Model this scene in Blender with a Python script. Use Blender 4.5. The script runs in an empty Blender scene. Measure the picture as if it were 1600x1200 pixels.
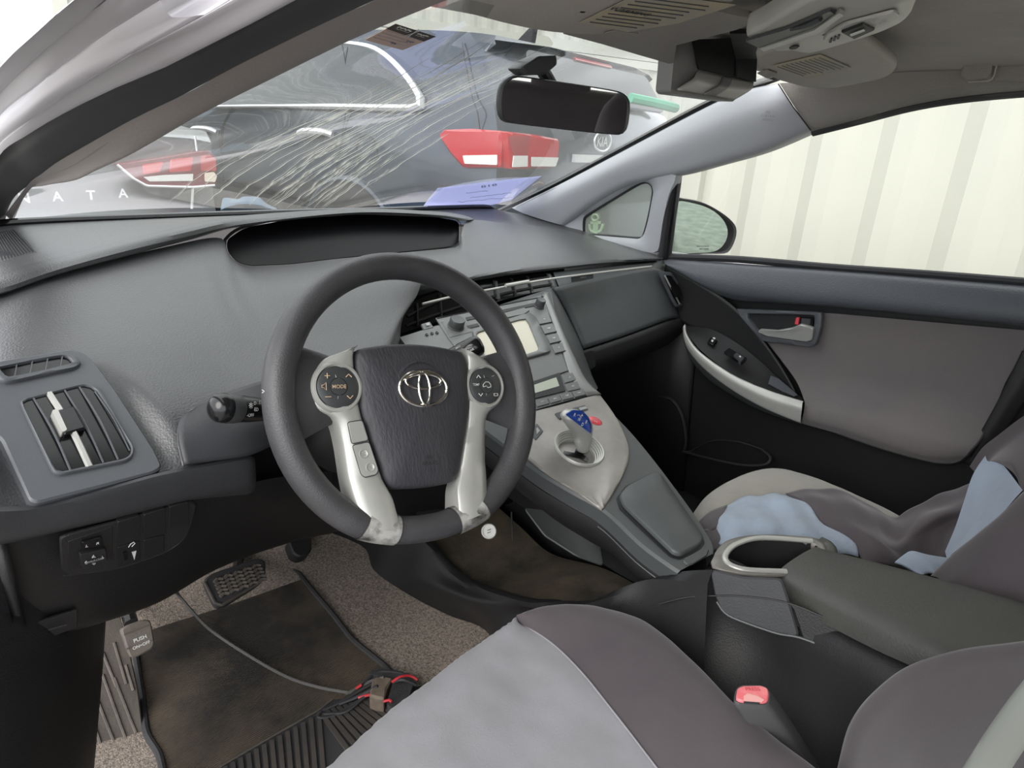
import bpy, bmesh, math, random
from mathutils import Vector as V, Matrix
random.seed(7)
SC = bpy.context.scene
COL = SC.collection
rad = math.radians
# ------------------------------------------------------------------ camera, sky, light, exposure
# metres; x to the passenger side, y to the bonnet, z up; origin on the centre line at steering-wheel height
CAM = V((-.7445, -.6731, .3109)); FPX = 1056.4
def cam_axes(psi, th, ro):
    f = V((math.sin(psi)*math.cos(th), math.cos(psi)*math.cos(th), -math.sin(th)))
    r = V((math.cos(psi), -math.sin(psi), 0)); u = r.cross(f)
    return r*math.cos(ro)+u*math.sin(ro), u*math.cos(ro)-r*math.sin(ro), f
CR_, CU_, CF_ = cam_axes(rad(39.894), rad(20.142), rad(3.862))
cd = bpy.data.cameras.new('camera'); cam = bpy.data.objects.new('camera', cd); COL.objects.link(cam)
M = Matrix((CR_, CU_, -CF_)).transposed().to_4x4(); M.translation = CAM; cam.matrix_world = M
cd.sensor_fit = 'HORIZONTAL'; cd.sensor_width = 36; cd.lens = 36*FPX/1600; cd.clip_start = .02; cd.clip_end = 300
SC.camera = cam
w = bpy.data.worlds.new('overcast_sky'); SC.world = w; w.use_nodes = True
nt = w.node_tree; bg = nt.nodes['Background']
tc = nt.nodes.new('ShaderNodeTexCoord'); sx = nt.nodes.new('ShaderNodeSeparateXYZ'); rp = nt.nodes.new('ShaderNodeValToRGB')
nt.links.new(tc.outputs['Generated'], sx.inputs[0]); nt.links.new(sx.outputs['Z'], rp.inputs[0]); nt.links.new(rp.outputs[0], bg.inputs[0])
rp.color_ramp.elements[0].color = (.86, .90, .95, 1); rp.color_ramp.elements[1].color = (1, 1, 1, 1)
bg.inputs[1].default_value = 1.5
sd = bpy.data.lights.new('sun', 'SUN'); sun = bpy.data.objects.new('sun', sd); COL.objects.link(sun)
sd.energy = 1.3; sd.angle = rad(40); sd.color = (1, .96, .9)
sun.rotation_euler = V((.80, .30, -.58)).to_track_quat('-Z', 'Y').to_euler()   # high, from behind the driver's side
SC.view_settings.view_transform = 'Standard'; SC.view_settings.look = 'None'; SC.view_settings.gamma = 1
SC.view_settings.use_curve_mapping = False; SC.view_settings.exposure = .88
# ------------------------------------------------------------------ survey: a sight line from the camera cut with a real plane of the car
def sight(px, py): return CR_*((px-800)/FPX) - CU_*((py-600)/FPX) + CF_
def X(px, py, x): d = sight(px, py); return CAM + d*((x-CAM.x)/d.x)
def Y(px, py, y): d = sight(px, py); return CAM + d*((y-CAM.y)/d.y)
def Z(px, py, z): d = sight(px, py); return CAM + d*((z-CAM.z)/d.z)
def PL(px, py, p, n): d = sight(px, py); n = V(n); return CAM + d*((V(p)-CAM).dot(n)/d.dot(n))
def YS(l): return [Y(*a) for a in l]
def XS(l): return [X(*a) for a in l]
def ZS(l): return [Z(*a) for a in l]
# ------------------------------------------------------------------ helpers
def empty(name, loc=(0, 0, 0), label=None, cat=None, group=None):
    o = bpy.data.objects.new(name, None); COL.objects.link(o); o.location = loc; o.empty_display_size = .05
    return tag(o, label, cat, group)
def tag(o, label=None, cat=None, group=None, kind=None):
    if label: o['label'] = label
    if cat: o['category'] = cat
    if group: o['group'] = group
    if kind: o['kind'] = kind
    return o
def world_of(o):
    m = Matrix.LocRotScale(o.location, o.rotation_euler, o.scale)
    return world_of(o.parent) @ o.matrix_parent_inverse @ m if o.parent else m
def link(name, me, mat, parent=None, smooth=True, auto=35):
    o = bpy.data.objects.new(name, me); COL.objects.link(o)
    if mat: me.materials.append(mat)
    if smooth:
        me.polygons.foreach_set('use_smooth', [True]*len(me.polygons))
        if auto and hasattr(me, 'set_sharp_from_angle'): me.set_sharp_from_angle(angle=rad(auto))
    if parent:
        o.parent = parent; o.matrix_parent_inverse = world_of(parent).inverted()
    return o
def from_bm(name, bm, mat, parent=None, smooth=True, auto=35, origin=None):
    bmesh.ops.recalc_face_normals(bm, faces=bm.faces)
    me = bpy.data.meshes.new(name); bm.to_mesh(me); bm.free()
    if parent is None:
        c = V(origin) if origin is not None else sum((v.co for v in me.vertices), V())/max(1, len(me.vertices))
        me.transform(Matrix.Translation(-c))
        o = link(name, me, mat, None, smooth, auto); o.location = c; return o
    return link(name, me, mat, parent, smooth, auto)
def cr(p, n, closed=False):
    "n points along a Catmull-Rom curve through p, evenly spaced by length"
    p = [V(q) for q in p]; k = len(p)
    if k == 1: return [p[0].copy() for _ in range(n)]
    dense = []; segs = k if closed else k-1; sub = 10
    for i in range(segs):
        if closed: a, b, c, d = p[(i-1) % k], p[i], p[(i+1) % k], p[(i+2) % k]
        else: a, b, c, d = p[max(i-1, 0)], p[i], p[i+1], p[min(i+2, k-1)]
        t1 = (c-a)*.5; t2 = (d-b)*.5; L = (c-b).length
        if not closed and i == 0: t1 = c-b if k == 2 else (c-b)*1.0-(t2-(c-b))*.0
        for v in (t1, t2):
            if v.length > 1.2*L and v.length > 0: v *= 1.2*L/v.length
        for s in range(sub):
            t = s/sub; t2_, t3 = t*t, t*t*t
            dense.append(b*(2*t3-3*t2_+1)+t1*(t3-2*t2_+t)+c*(-2*t3+3*t2_)+t2*(t3-t2_))
    dense.append(p[0].copy() if closed else p[-1].copy())
    return resample(dense, n, closed)
def resample(d, n, closed=False):
    L = [0]
    for a, b in zip(d, d[1:]): L.append(L[-1]+(b-a).length)
    out = []; j = 0; m = n if closed else n-1
    for i in range(n):
        t = L[-1]*i/max(1, m)
        while j < len(d)-2 and L[j+1] < t: j += 1
        s = (t-L[j])/max(1e-9, L[j+1]-L[j]); out.append(d[j].lerp(d[j+1], min(1, max(0, s))))
    return out
def rnd(pts, r, seg=5, closed=True):
    "round the corners of a polygon"
    pts = [V(p) for p in pts]; k = len(pts); out = []
    for i in range(k):
        a, b, c = pts[i-1], pts[i], pts[(i+1) % k]
        if not closed and i in (0, k-1): out.append(b); continue
        rr = r[i] if isinstance(r, (list, tuple)) else r
        u, v = a-b, c-b; rr = min(rr, u.length*.45, v.length*.45)
        if rr < 1e-6: out.append(b); continue
        p, q = b+u.normalized()*rr, b+v.normalized()*rr
        for s in range(seg+1):
            t = s/seg; out.append(p*(1-t)**2+b*(2*t*(1-t))+q*t*t)
    return out
def grid_bm(rows, closed=False, cap=False):
    bm = bmesh.new(); vs = [[bm.verts.new(p) for p in r] for r in rows]
    for a, b in zip(vs, vs[1:]):
        n = len(a)
        for i in range(n if closed else n-1):
            j = (i+1) % n
            try: bm.faces.new((a[i], a[j], b[j], b[i]))
            except ValueError: pass
    if cap:
        for r in (vs[0], vs[-1]):
            try: bm.faces.new(r)
            except ValueError: pass
    bmesh.ops.remove_doubles(bm, verts=bm.verts, dist=1e-6)
    return bm
def surf(name, rows, mat, parent=None, nu=40, nv=24, lin=False, linu=False, thick=0, auto=40, origin=None):
    "skin over control rows; curves through them unless lin"
    rr = [(resample([V(p) for p in r], nu) if linu else cr(r, nu)) for r in rows]
    if lin: g = rr
    else: g = [list(t) for t in zip(*[cr(c, nv) for c in zip(*rr)])]
    o = from_bm(name, grid_bm(g), mat, parent, auto=auto, origin=origin)
    if thick: solid(o, thick)
    return o
def solid(o, t, off=-1):
    m = o.modifiers.new('thickness', 'SOLIDIFY'); m.thickness = t; m.offset = off; return o
def bevel(o, wd, seg=2, ang=35):
    m = o.modifiers.new('soft_edges', 'BEVEL'); m.width = wd; m.segments = seg; m.limit_method = 'ANGLE'; m.angle_limit = rad(ang); return o
def subsurf(o, n=2):
    m = o.modifiers.new('smooth', 'SUBSURF'); m.levels = n; m.render_levels = n; return o
def nrm(pts):
    n = V()
    for a, b in zip(pts, pts[1:]+pts[:1]): n += a.cross(b)
    n.normalize(); return n
def plate_bm(pts, th, toward=None, bm=None, back=0, inset=0, dome=0):
    "solid plate from an outline; the outline is its visible face, raised th along the normal that faces `toward`"
    bm = bm or bmesh.new(); pts = [V(p) for p in pts]; n = nrm(pts); t = V(toward) if toward is not None else CAM
    c = sum(pts, V())/len(pts)
    if n.dot(t-c) < 0: n = -n; pts = pts[::-1]
    lo = [bm.verts.new(p-n*back) for p in pts]
    if inset: mid = [bm.verts.new(p+n*(th-inset)) for p in pts]
    hi = [bm.verts.new((p+(c-p).normalized()*inset*1.2 if inset else p)+n*th) for p in pts]
    seq = [lo, mid, hi] if inset else [lo, hi]
    k = len(pts)
    for a, b in zip(seq, seq[1:]):
        for i in range(k): bm.faces.new((a[i], a[(i+1) % k], b[(i+1) % k], b[i]))
    if dome:
        cv = bm.verts.new(c+n*(th+dome))
        for i in range(k): bm.faces.new((hi[i], hi[(i+1) % k], cv))
    else: bm.faces.new(hi)
    bm.faces.new(lo[::-1])
    return bm
def plate(name, pts, th, mat, parent=None, toward=None, back=0, inset=0, smooth=True, auto=30, dome=0):
    return from_bm(name, plate_bm(pts, th, toward, None, back, inset, dome), mat, parent, smooth, auto)
def polar(pts, c, e1, e2, n):
    "n points where rays from c at even angles cross the outline"
    d = resample([V(p) for p in pts]+[V(pts[0])], 720, True); tab = sorted((math.atan2((p-c).dot(e2), (p-c).dot(e1)), k) for k, p in enumerate(d)); out = []
    for i in range(n):
        a = -math.pi+2*math.pi*(i+.5)/n
        out.append(d[min(tab, key=lambda q: abs(q[0]-a))[1]])
    return out
def frame(name, outer, inner, th, mat, parent=None, toward=None, depth=0, n=64, rad_in=None, bev=0):
    "a raised frame between two outlines, with an inner wall going down by depth"
    cc = sum((V(p) for p in inner), V())/len(inner); n0 = nrm([V(p) for p in inner]); e1 = (V(inner[0])-cc).normalized(); e2 = n0.cross(e1)
    o, i = polar(outer, cc, e1, e2, n), polar(inner, cc, e1, e2, n)
    nn = nrm(o); c = sum(o, V())/n; t = V(toward) if toward is not None else CAM
    if nn.dot(t-c) < 0: nn = -nn
    rows = [[p for p in o], [p+nn*(th-bev) for p in o]]
    if bev: rows.append([p.lerp(q, min(.45, bev/max(1e-6, (q-p).length)))+nn*th for p, q in zip(o, i)])
    if bev: rows.append([q.lerp(p, min(.45, bev/max(1e-6, (q-p).length)))+nn*th for p, q in zip(o, i)])
    rows += [[p+nn*(th-bev) for p in i], [p-nn*depth for p in i]]
    return from_bm(name, grid_bm(rows, closed=True), mat, parent, auto=50)
def box_bm(c, hx, hy, hz, bm=None, ax=None):
    "box about c with half-axis vectors"
    bm = bm or bmesh.new(); c = V(c)
    if ax: ex, ey, ez = [V(a)*s for a, s in zip(ax, (hx, hy, hz))]
    else: ex, ey, ez = V((hx, 0, 0)), V((0, hy, 0)), V((0, 0, hz))
    v = [bm.verts.new(c+ex*a+ey*b+ez*d) for a in (-1, 1) for b in (-1, 1) for d in (-1, 1)]
    for f in ((0, 1, 3, 2), (4, 6, 7, 5), (0, 4, 5, 1), (2, 3, 7, 6), (0, 2, 6, 4), (1, 5, 7, 3)): bm.faces.new([v[i] for i in f])
    return bm
def box(name, c, hx, hy, hz, mat, parent=None, bev=0, ax=None):
    o = from_bm(name, box_bm(c, hx, hy, hz, None, ax), mat, parent)
    if bev: bevel(o, bev)
    return o
def tube_bm(path, r, n=10, bm=None, up=(0, 0, 1), ry=None, cap=True, closed=False, steps=None, lin=False):
    "tube along a curve; r may be a list (radius along the path)"
    bm = bm or bmesh.new()
    p = [V(q) for q in path]
    if steps and not lin: p = cr(p, steps, closed)
    elif steps: p = resample(p, steps)
    k = len(p); rings = []; prev = None
    for i in range(k):
        if closed: t = (p[(i+1) % k]-p[i-1]).normalized()
        else: t = (p[min(i+1, k-1)]-p[max(i-1, 0)]).normalized()
        if prev is None:
            a = t.cross(V(up)); a = a if a.length > 1e-4 else t.cross(V((1, 0, 0)))
        else: a = prev-t*prev.dot(t)
        a.normalize(); b = t.cross(a); prev = a
        f = i/max(1, k-1)
        rr = r if not isinstance(r, (list, tuple)) else r[min(int(f*(len(r)-1)), len(r)-2)]*(1-(f*(len(r)-1)-min(int(f*(len(r)-1)), len(r)-2)))+r[min(int(f*(len(r)-1)), len(r)-2)+1]*(f*(len(r)-1)-min(int(f*(len(r)-1)), len(r)-2))
        q = rr*(ry if ry else 1)
        rings.append([bm.verts.new(p[i]+a*math.cos(2*math.pi*s/n)*rr+b*math.sin(2*math.pi*s/n)*q) for s in range(n)])
    for i in range(k if closed else k-1):
        A, B = rings[i], rings[(i+1) % k]
        for s in range(n): bm.faces.new((A[s], A[(s+1) % n], B[(s+1) % n], B[s]))
    if cap and not closed: bm.faces.new(rings[0][::-1]); bm.faces.new(rings[-1])
    return bm
def tube(name, path, r, mat, parent=None, n=10, **k): return from_bm(name, tube_bm(path, r, n, **k), mat, parent)
def ell(c, ax, ay, n=32, t0=0, t1=2*math.pi):
    c, ax, ay = V(c), V(ax), V(ay)
    full = abs(t1-t0-2*math.pi) < 1e-6
    return [c+ax*math.cos(t0+(t1-t0)*i/(n if full else n-1))+ay*math.sin(t0+(t1-t0)*i/(n if full else n-1)) for i in range(n)]
def lathe(name, c, axis, prof, mat, parent=None, n=32, ref=(0, 0, 1), auto=40):
    "prof: (radius, height along axis)"
    c, axis = V(c), V(axis).normalized(); a = axis.cross(V(ref)); a = a if a.length > 1e-3 else axis.cross(V((1, 0, 0))); a.normalize(); b = axis.cross(a)
    rows = [[c+axis*h+(a*math.cos(2*math.pi*i/n)+b*math.sin(2*math.pi*i/n))*max(r, 1e-5) for i in range(n)] for r, h in prof]
    return from_bm(name, grid_bm(rows, closed=True), mat, parent, auto=auto)
def text(name, s, c, ex, ey, mat, parent, w=None, h=None, lift=.0004, bold=0, th=.0003):
    "raised lettering centred at c; ex, ey span the writing plane; w = total width or h = letter height"
    cu = bpy.data.curves.new('t', 'FONT'); cu.body = s; cu.align_x = 'CENTER'; cu.align_y = 'CENTER'; cu.resolution_u = 3; cu.offset = bold
    ob = bpy.data.objects.new('t', cu); COL.objects.link(ob)
    me = bpy.data.meshes.new_from_object(ob.evaluated_get(bpy.context.evaluated_depsgraph_get()))
    bpy.data.objects.remove(ob); bpy.data.curves.remove(cu)
    xs = [v.co.x for v in me.vertices]; ys = [v.co.y for v in me.vertices]
    cx, cy = (min(xs)+max(xs))/2, (min(ys)+max(ys))/2
    kx = ky = None
    if w: kx = w/(max(xs)-min(xs))
    if h: ky = h/(max(ys)-min(ys))
    kx = kx or ky; ky = ky or kx
    ex = V(ex).normalized(); nn = ex.cross(V(ey)).normalized(); ey = nn.cross(ex)
    for v in me.vertices: v.co = V(c)+ex*((v.co.x-cx)*kx)+ey*((v.co.y-cy)*ky)+nn*lift
    me.materials.clear()
    return link(name, me, mat, parent, smooth=False)
# ------------------------------------------------------------------ materials
def mat(name, col, rough=.5, metal=0, spec=.5, bump=0, bscale=400, vary=0, vscale=6, col2=None, btype='noise', coat=0, sheen=0, stretch=None, detail=3):
    m = bpy.data.materials.new(name); m.use_nodes = True; t = m.node_tree; N = t.nodes; b = N['Principled BSDF']
    b.inputs['Base Color'].default_value = (*col, 1); b.inputs['Roughness'].default_value = rough; b.inputs['Metallic'].default_value = metal
    b.inputs['Specular IOR Level'].default_value = spec
    if coat: b.inputs['Coat Weight'].default_value = coat; b.inputs['Coat Roughness'].default_value = .08
    if sheen: b.inputs['Sheen Weight'].default_value = sheen; b.inputs['Sheen Roughness'].default_value = .4
    co = N.new('ShaderNodeTexCoord').outputs['Object']
    if stretch:
        mp = N.new('ShaderNodeMapping'); mp.inputs['Scale'].default_value = stretch; t.links.new(co, mp.inputs[0]); co = mp.outputs[0]
    if vary or col2:
        n = N.new('ShaderNodeTexNoise'); n.inputs['Scale'].default_value = vscale; n.inputs['Detail'].default_value = 5; n.inputs['Roughness'].default_value = .65
        t.links.new(co, n.inputs['Vector'])
        r = N.new('ShaderNodeValToRGB'); c2 = col2 or tuple(min(1, c*(1+vary)) for c in col); c1 = col if col2 else tuple(c*(1-vary) for c in col)
        r.color_ramp.elements[0].color = (*c1, 1); r.color_ramp.elements[1].color = (*c2, 1)
        r.color_ramp.elements[0].position = .38; r.color_ramp.elements[1].position = .66
        t.links.new(n.outputs['Fac'], r.inputs[0]); t.links.new(r.outputs[0], b.inputs['Base Color'])
    if bump:
        if btype == 'voronoi':
            n = N.new('ShaderNodeTexVoronoi'); n.inputs['Scale'].default_value = bscale; out = n.outputs['Distance']
        elif btype == 'wave':
            n = N.new('ShaderNodeTexWave'); n.inputs['Scale'].default_value = bscale; n.inputs['Distortion'].default_value = .3; out = n.outputs['Fac']
        else:
            n = N.new('ShaderNodeTexNoise'); n.inputs['Scale'].default_value = bscale; n.inputs['Detail'].default_value = detail; out = n.outputs['Fac']
        t.links.new(co, n.inputs['Vector'])
        bp = N.new('ShaderNodeBump'); bp.inputs['Strength'].default_value = bump; bp.inputs['Distance'].default_value = .002
        t.links.new(out, bp.inputs['Height']); t.links.new(bp.outputs[0], b.inputs['Normal'])
    return m
MT = {
 'dash': mat('grained_dash_plastic', (.036, .037, .040), .40, spec=.8, sheen=.10, bump=.35, bscale=420, vary=.10, vscale=5, detail=2),
 'dash_lo': mat('grained_lower_plastic', (.034, .035, .039), .5, bump=.14, bscale=420, vary=.15, vscale=7),
 'black': mat('matt_black_plastic', (.011, .011, .012), .5, bump=.2, bscale=600),
 'black_lo': mat('dusty_black_plastic', (.013, .013, .015), .55, bump=.3, bscale=500, col2=(.018, .0175, .0175), vscale=5),
 'gloss': mat('gloss_black_plastic', (.008, .008, .009), .18),
 'screen': mat('smoked_display_lens', (.004, .004, .005), .35, spec=.25),
 'vent': mat('vent_bezel_plastic', (.082, .087, .096), .42, bump=.1, bscale=500),
 'rubber': mat('black_weatherstrip_rubber', (.022, .022, .025), .62, bump=.1, bscale=300),
 'wheel': mat('worn_wheel_urethane', (.052, .051, .055), .42, bump=.25, bscale=520, vary=.14, vscale=14),
 'pad': mat('airbag_cover_plastic', (.042, .042, .049), .55, bump=.5, bscale=300, stretch=(1, .35, .35)),
 'silver': mat('silver_painted_plastic', (.47, .47, .445), .36, metal=.35, vary=.05, vscale=20),
 'silver_d': mat('worn_silver_console_plastic', (.33, .315, .295), .38, metal=.35, col2=(.25, .235, .22), vscale=10, bump=.1, bscale=500),
 'chrome': mat('chrome', (.80, .78, .72), .14, metal=1),
 'stack': mat('grey_console_plastic', (.135, .142, .138), .45, bump=.2, bscale=500, vary=.06),
 'console': mat('dark_grey_console_plastic', (.070, .076, .079), .46, bump=.12, bscale=460, vary=.1),
 'lid': mat('olive_grey_armrest_vinyl', (.052, .053, .049), .46, bump=.3, bscale=420, col2=(.064, .064, .058), vscale=9),
 'border': mat('grey_silver_border_plastic', (.20, .205, .20), .4, metal=.2),
 'sleeve': mat('worn_silver_paint', (.50, .495, .47), .4, metal=.3, col2=(.06, .055, .05), vscale=45),
 'buckle': mat('charcoal_buckle_plastic', (.075, .075, .078), .5, bump=.1, bscale=500),
 'collar': mat('bronze_grey_collar_plastic', (.20, .19, .175), .42, metal=.2, col2=(.16, .15, .14), vscale=30),
 'pillar_text': mat('embossed_grey', (.30, .30, .32), .6),
 'knob': mat('dark_knob_plastic', (.05, .053, .055), .4),
 'lcd': mat('unlit_lcd_glass', (.50, .47, .37), .16),
 'lcd2': mat('green_grey_lcd_glass', (.34, .37, .29), .2),
 'white': mat('white_print', (.75, .75, .73), .5),
 'grey_print': mat('grey_print', (.36, .37, .37), .5),
 'amber': mat('amber_print', (.62, .45, .30), .5),
 'dark_print': mat('dark_print', (.03, .03, .035), .6),
 'blue': mat('translucent_blue_knob', (.012, .06, .36), .12, coat=.6),
 'red': mat('red_button_plastic', (.72, .07, .09), .3),
 'pink': mat('faded_red_release_button', (.80, .17, .20), .4, col2=(.85, .27, .28), vscale=60),
 'pillar': mat('pale_grey_pillar_plastic', (.43, .44, .47), .5, bump=.15, bscale=420),
 'pillar_d': mat('taupe_pillar_plastic', (.26, .235, .225), .55, bump=.15, bscale=420),
 'liner': mat('headliner_fabric', (.36, .33, .295), .9, bump=.5, bscale=700, vary=.08, vscale=9, sheen=.2),
 'rail': mat('grained_roof_rail_plastic', (.28, .26, .24), .55, bump=.5, bscale=260),
 'visor': mat('visor_vinyl', (.42, .385, .345), .6, bump=.25, bscale=400, col2=(.38, .35, .315), vscale=8),
 'label': mat('faded_warning_label', (.36, .34, .30), .6, col2=(.46, .40, .26), vscale=18),
 'overhead': mat('overhead_console_plastic', (.52, .51, .47), .42, metal=.15),
 'paint': mat('silver_body_paint', (.52, .50, .53), .40, metal=.2, coat=.1),
 'door_pad': mat('slate_door_pad_vinyl', (.082, .088, .10), .42, bump=.5, bscale=330),
 'door_fab': mat('brown_grey_door_fabric', (.145, .132, .134), .9, bump=.4, bscale=900, sheen=.25, col2=(.165, .148, .142), vscale=4),
 'seat_l': mat('pale_grey_seat_cover_fabric', (.25, .248, .27), .85, bump=.14, bscale=800, sheen=.15, col2=(.215, .215, .225), vscale=5),
 'seat_d': mat('plum_grey_seat_cover_fabric', (.068, .057, .063), .85, bump=.14, bscale=800, sheen=.25, col2=(.056, .047, .053), vscale=7),
 'seat_b': mat('pale_blue_seat_cover_fabric', (.30, .36, .45), .8, bump=.35, bscale=700, sheen=.2, col2=(.24, .28, .34), vscale=7),
 'seat_o': mat('grey_tan_seat_fabric', (.27, .255, .225), .9, bump=.35, bscale=900, sheen=.2, col2=(.22, .21, .19), vscale=10),
 'carpet': mat('dusty_loop_carpet', (.36, .30, .25), .95, bump=1, bscale=420, col2=(.11, .094, .084), vscale=230, detail=4),
 'mat_rub': mat('dark_binding', (.035, .034, .036), .7, bump=.4, bscale=400),
 'foot': mat('dusty_footrest_plastic', (.10, .085, .072), .75, bump=.3, bscale=300, col2=(.062, .053, .047), vscale=12),
 'pedal': mat('dusty_pedal_rubber', (.15, .128, .11), .75, bump=.3, bscale=300, col2=(.08, .07, .062), vscale=18),
 'metal_d': mat('dark_steel', (.05, .05, .05), .4, metal=.5),
 'wire': mat('grey_cable_sheath', (.10, .095, .09), .5),
 'wire_r': mat('red_wire_sheath', (.5, .035, .045), .4),
 'tape': mat('dusty_connector_body', (.16, .125, .095), .7, col2=(.10, .08, .062), vscale=60),
 'mirror': mat('mirror_glass', (.92, .93, .92), .01, metal=1),
 'mirror_g': mat('tinted_mirror_glass', (.40, .50, .44), .02, metal=1),
 'box_grey': mat('grey_sensor_housing', (.24, .235, .23), .4),
 'suv': mat('dark_blue_car_paint', (.026, .040, .062), .22, coat=1, metal=.3),
 'sedan': mat('grey_metallic_car_paint', (.22, .235, .245), .3, coat=.7, metal=.4),
 'bright': mat('bright_trim', (.85, .86, .87), .2, metal=.6),
 'tail': mat('red_lamp_lens', (.50, .008, .012), .12, coat=.7),
 'tail_d': mat('dark_red_lamp_lens', (.16, .012, .018), .15, coat=.6),
 'lens': mat('clear_lamp_lens', (.78, .77, .74), .15, coat=.7),
 'glass_d': mat('dark_car_glass', (.02, .026, .03), .06, coat=.5),
 'tyre': mat('tyre_rubber', (.02, .02, .021), .8),
 'cont': mat('cream_container_paint', (.47, .47, .41), .5, col2=(.44, .44, .385), vscale=1.2),
 'green': mat('green_bar_paint', (.10, .42, .27), .45),
 'asphalt': mat('yard_gravel', (.34, .33, .31), .95, bump=.6, bscale=60, vary=.25, vscale=8),
 'paper': mat('handwritten_paper', (.60, .62, .80), .8),
 'ink': mat('ink', (.12, .12, .20), .7),
 'blue_rag': mat('blue_plastic', (.075, .13, .19), .5),
 'sticker': mat('peach_sticker_paper', (.62, .47, .40), .7),
 'sticker_d': mat('dark_sticker_header', (.05, .035, .035), .7),
 'anchor': mat('pale_green_decal', (.47, .60, .42), .6),
}
# ================================================================== dashboard
dash = empty('dashboard', (0, .45, -.02), 'dark grey grained dashboard with a black display recess under a pale brow', 'dashboard')
D = dash
# --- defroster shelf between the windscreen and the brow
R_ws = [Y(-90, 366, .84), Y(20, 351, .88), Y(250, 341, .95), Y(450, 334, 1.0), Y(600, 330, 1.03), Y(760, 325, 1.03), V((.60, .99, .088)), V((.68, .93, .082))]
R_cr = YS([(-90, 450, .52), (0, 426, .535), (63, 408, .55), (210, 371, .60), (315, 346, .66), (385, 336, .70), (560, 326, .745), (690, 331, .75), (727, 337, .75), (741, 343, .75), (790, 349, .76), (856, 356, .78), (950, 377, .66), (1037, 402, .485)])
mid = [a.lerp(b, .5)+V((0, 0, -.004)) for a, b in zip(cr(R_ws, 14), cr(R_cr, 14))]
surf('defroster_shelf', [R_ws, mid, R_cr], MT['dash'], D, 60, 10)
# --- brow: pale rounded lip over the face
R_cr2 = R_cr[:10]
R_b1 = YS([(-90, 462, .485), (0, 442, .495), (75, 418, .51), (205, 381, .555), (320, 353, .615), (385, 341, .655), (560, 329, .70), (690, 334, .705), (727, 340, .72)])+[R_cr[9]]
R_b2 = YS([(-90, 482, .475), (0, 459, .485), (84, 429, .50), (195, 399, .54), (300, 372, .60), (381, 351, .64), (560, 333, .68), (688, 338, .685), (726, 343.5, .69)])+[R_cr[9]]
R_b3 = YS([(-90, 484, .50), (0, 461, .52), (84, 431, .54), (195, 401, .58), (300, 374, .645), (381, 353, .69), (560, 335, .73), (688, 340, .73), (726, 345.5, .74)])+[R_cr[9]]
surf('display_brow', [R_cr2, R_b1, R_b2, R_b3], MT['dash'], D, 70, 14)
# --- driver-side face: sweeps down from the brow to the knee panel
F0 = YS([(-90, 482, .50), (0, 460, .51), (84, 430, .53), (180, 404, .565), (258, 386, .60), (325, 372, .635), (349, 374, .64), (354, 392, .615), (371, 411, .595), (392, 416, .585), (455, 413, .575), (520, 405, .575), (600, 397, .575), (650, 393, .575)])
F1 = YS([(-90, 528, .36), (0, 508, .37), (90, 488, .385), (180, 470, .40), (255, 458, .415), (330, 452, .425), (350, 452, .43), (364, 452, .43), (380, 452, .435), (400, 451, .435), (460, 447, .44), (525, 440, .445), (605, 430, .45), (660, 424, .455)])
F2 = YS([(-90, 604, .20), (0, 580, .21), (90, 566, .225), (180, 556, .24), (260, 550, .25), (330, 545, .265), (350, 544, .268), (370, 543, .27), (390, 541, .275), (415, 539, .28), (470, 533, .29), (535, 520, .31), (600, 498, .345), (652, 460, .41)])
F3 = YS([(-90, 700, .075), (0, 684, .085), (90, 670, .10), (180, 655, .12), (260, 645, .135), (330, 634, .15), (352, 631, .155), (376, 627, .16), (400, 622, .165), (430, 615, .17), (490, 605, .18), (550, 590, .20), (600, 560, .25), (630, 496, .37)])
F4 = YS([(-90, 815, .03), (0, 800, .035), (60, 790, .05), (150, 765, .06), (252, 738, .075), (310, 728, .085), (340, 722, .092), (364, 717, .097), (388, 713, .10), (430, 690, .13), (490, 670, .15), (550, 645, .17), (600, 600, .23), (625, 530, .35)])
face = surf('driver_side_face', [F0, F1, F2, F3, F4], MT['dash'], D, 110, 80)
# --- passenger-side pad, right of the display
P0 = [Y(600, 397, .575), Y(700, 388, .60), Y(716, 384, .61), Y(721, 366, .64), Y(727, 348, .70), R_cr[9], R_cr[10], R_cr[11], R_cr[12], R_cr[13]]
P1 = YS([(640, 412, .50), (705, 402, .53), (722, 398, .54), (733, 390, .57), (745, 380, .60), (765, 375, .62), (800, 374, .63), (860, 377, .63), (955, 390, .555), (1037, 404, .475)])
P2 = YS([(650, 445, .45), (715, 438, .445), (733, 434, .445), (750, 430, .445), (770, 427, .45), (795, 424, .455), (830, 420, .465), (890, 414, .475), (965, 407, .47), (1036, 403, .465)])
P3 = YS([(652, 462, .455), (715, 445, .45), (733, 441, .45), (750, 437, .45), (770, 434, .455), (795, 430, .46), (830, 426, .47), (890, 419, .48), (965, 411, .475), (1036, 407, .47)])
surf('passenger_side_pad', [P0, P1, P2, P3], MT['dash'], D, 60, 36)
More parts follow.
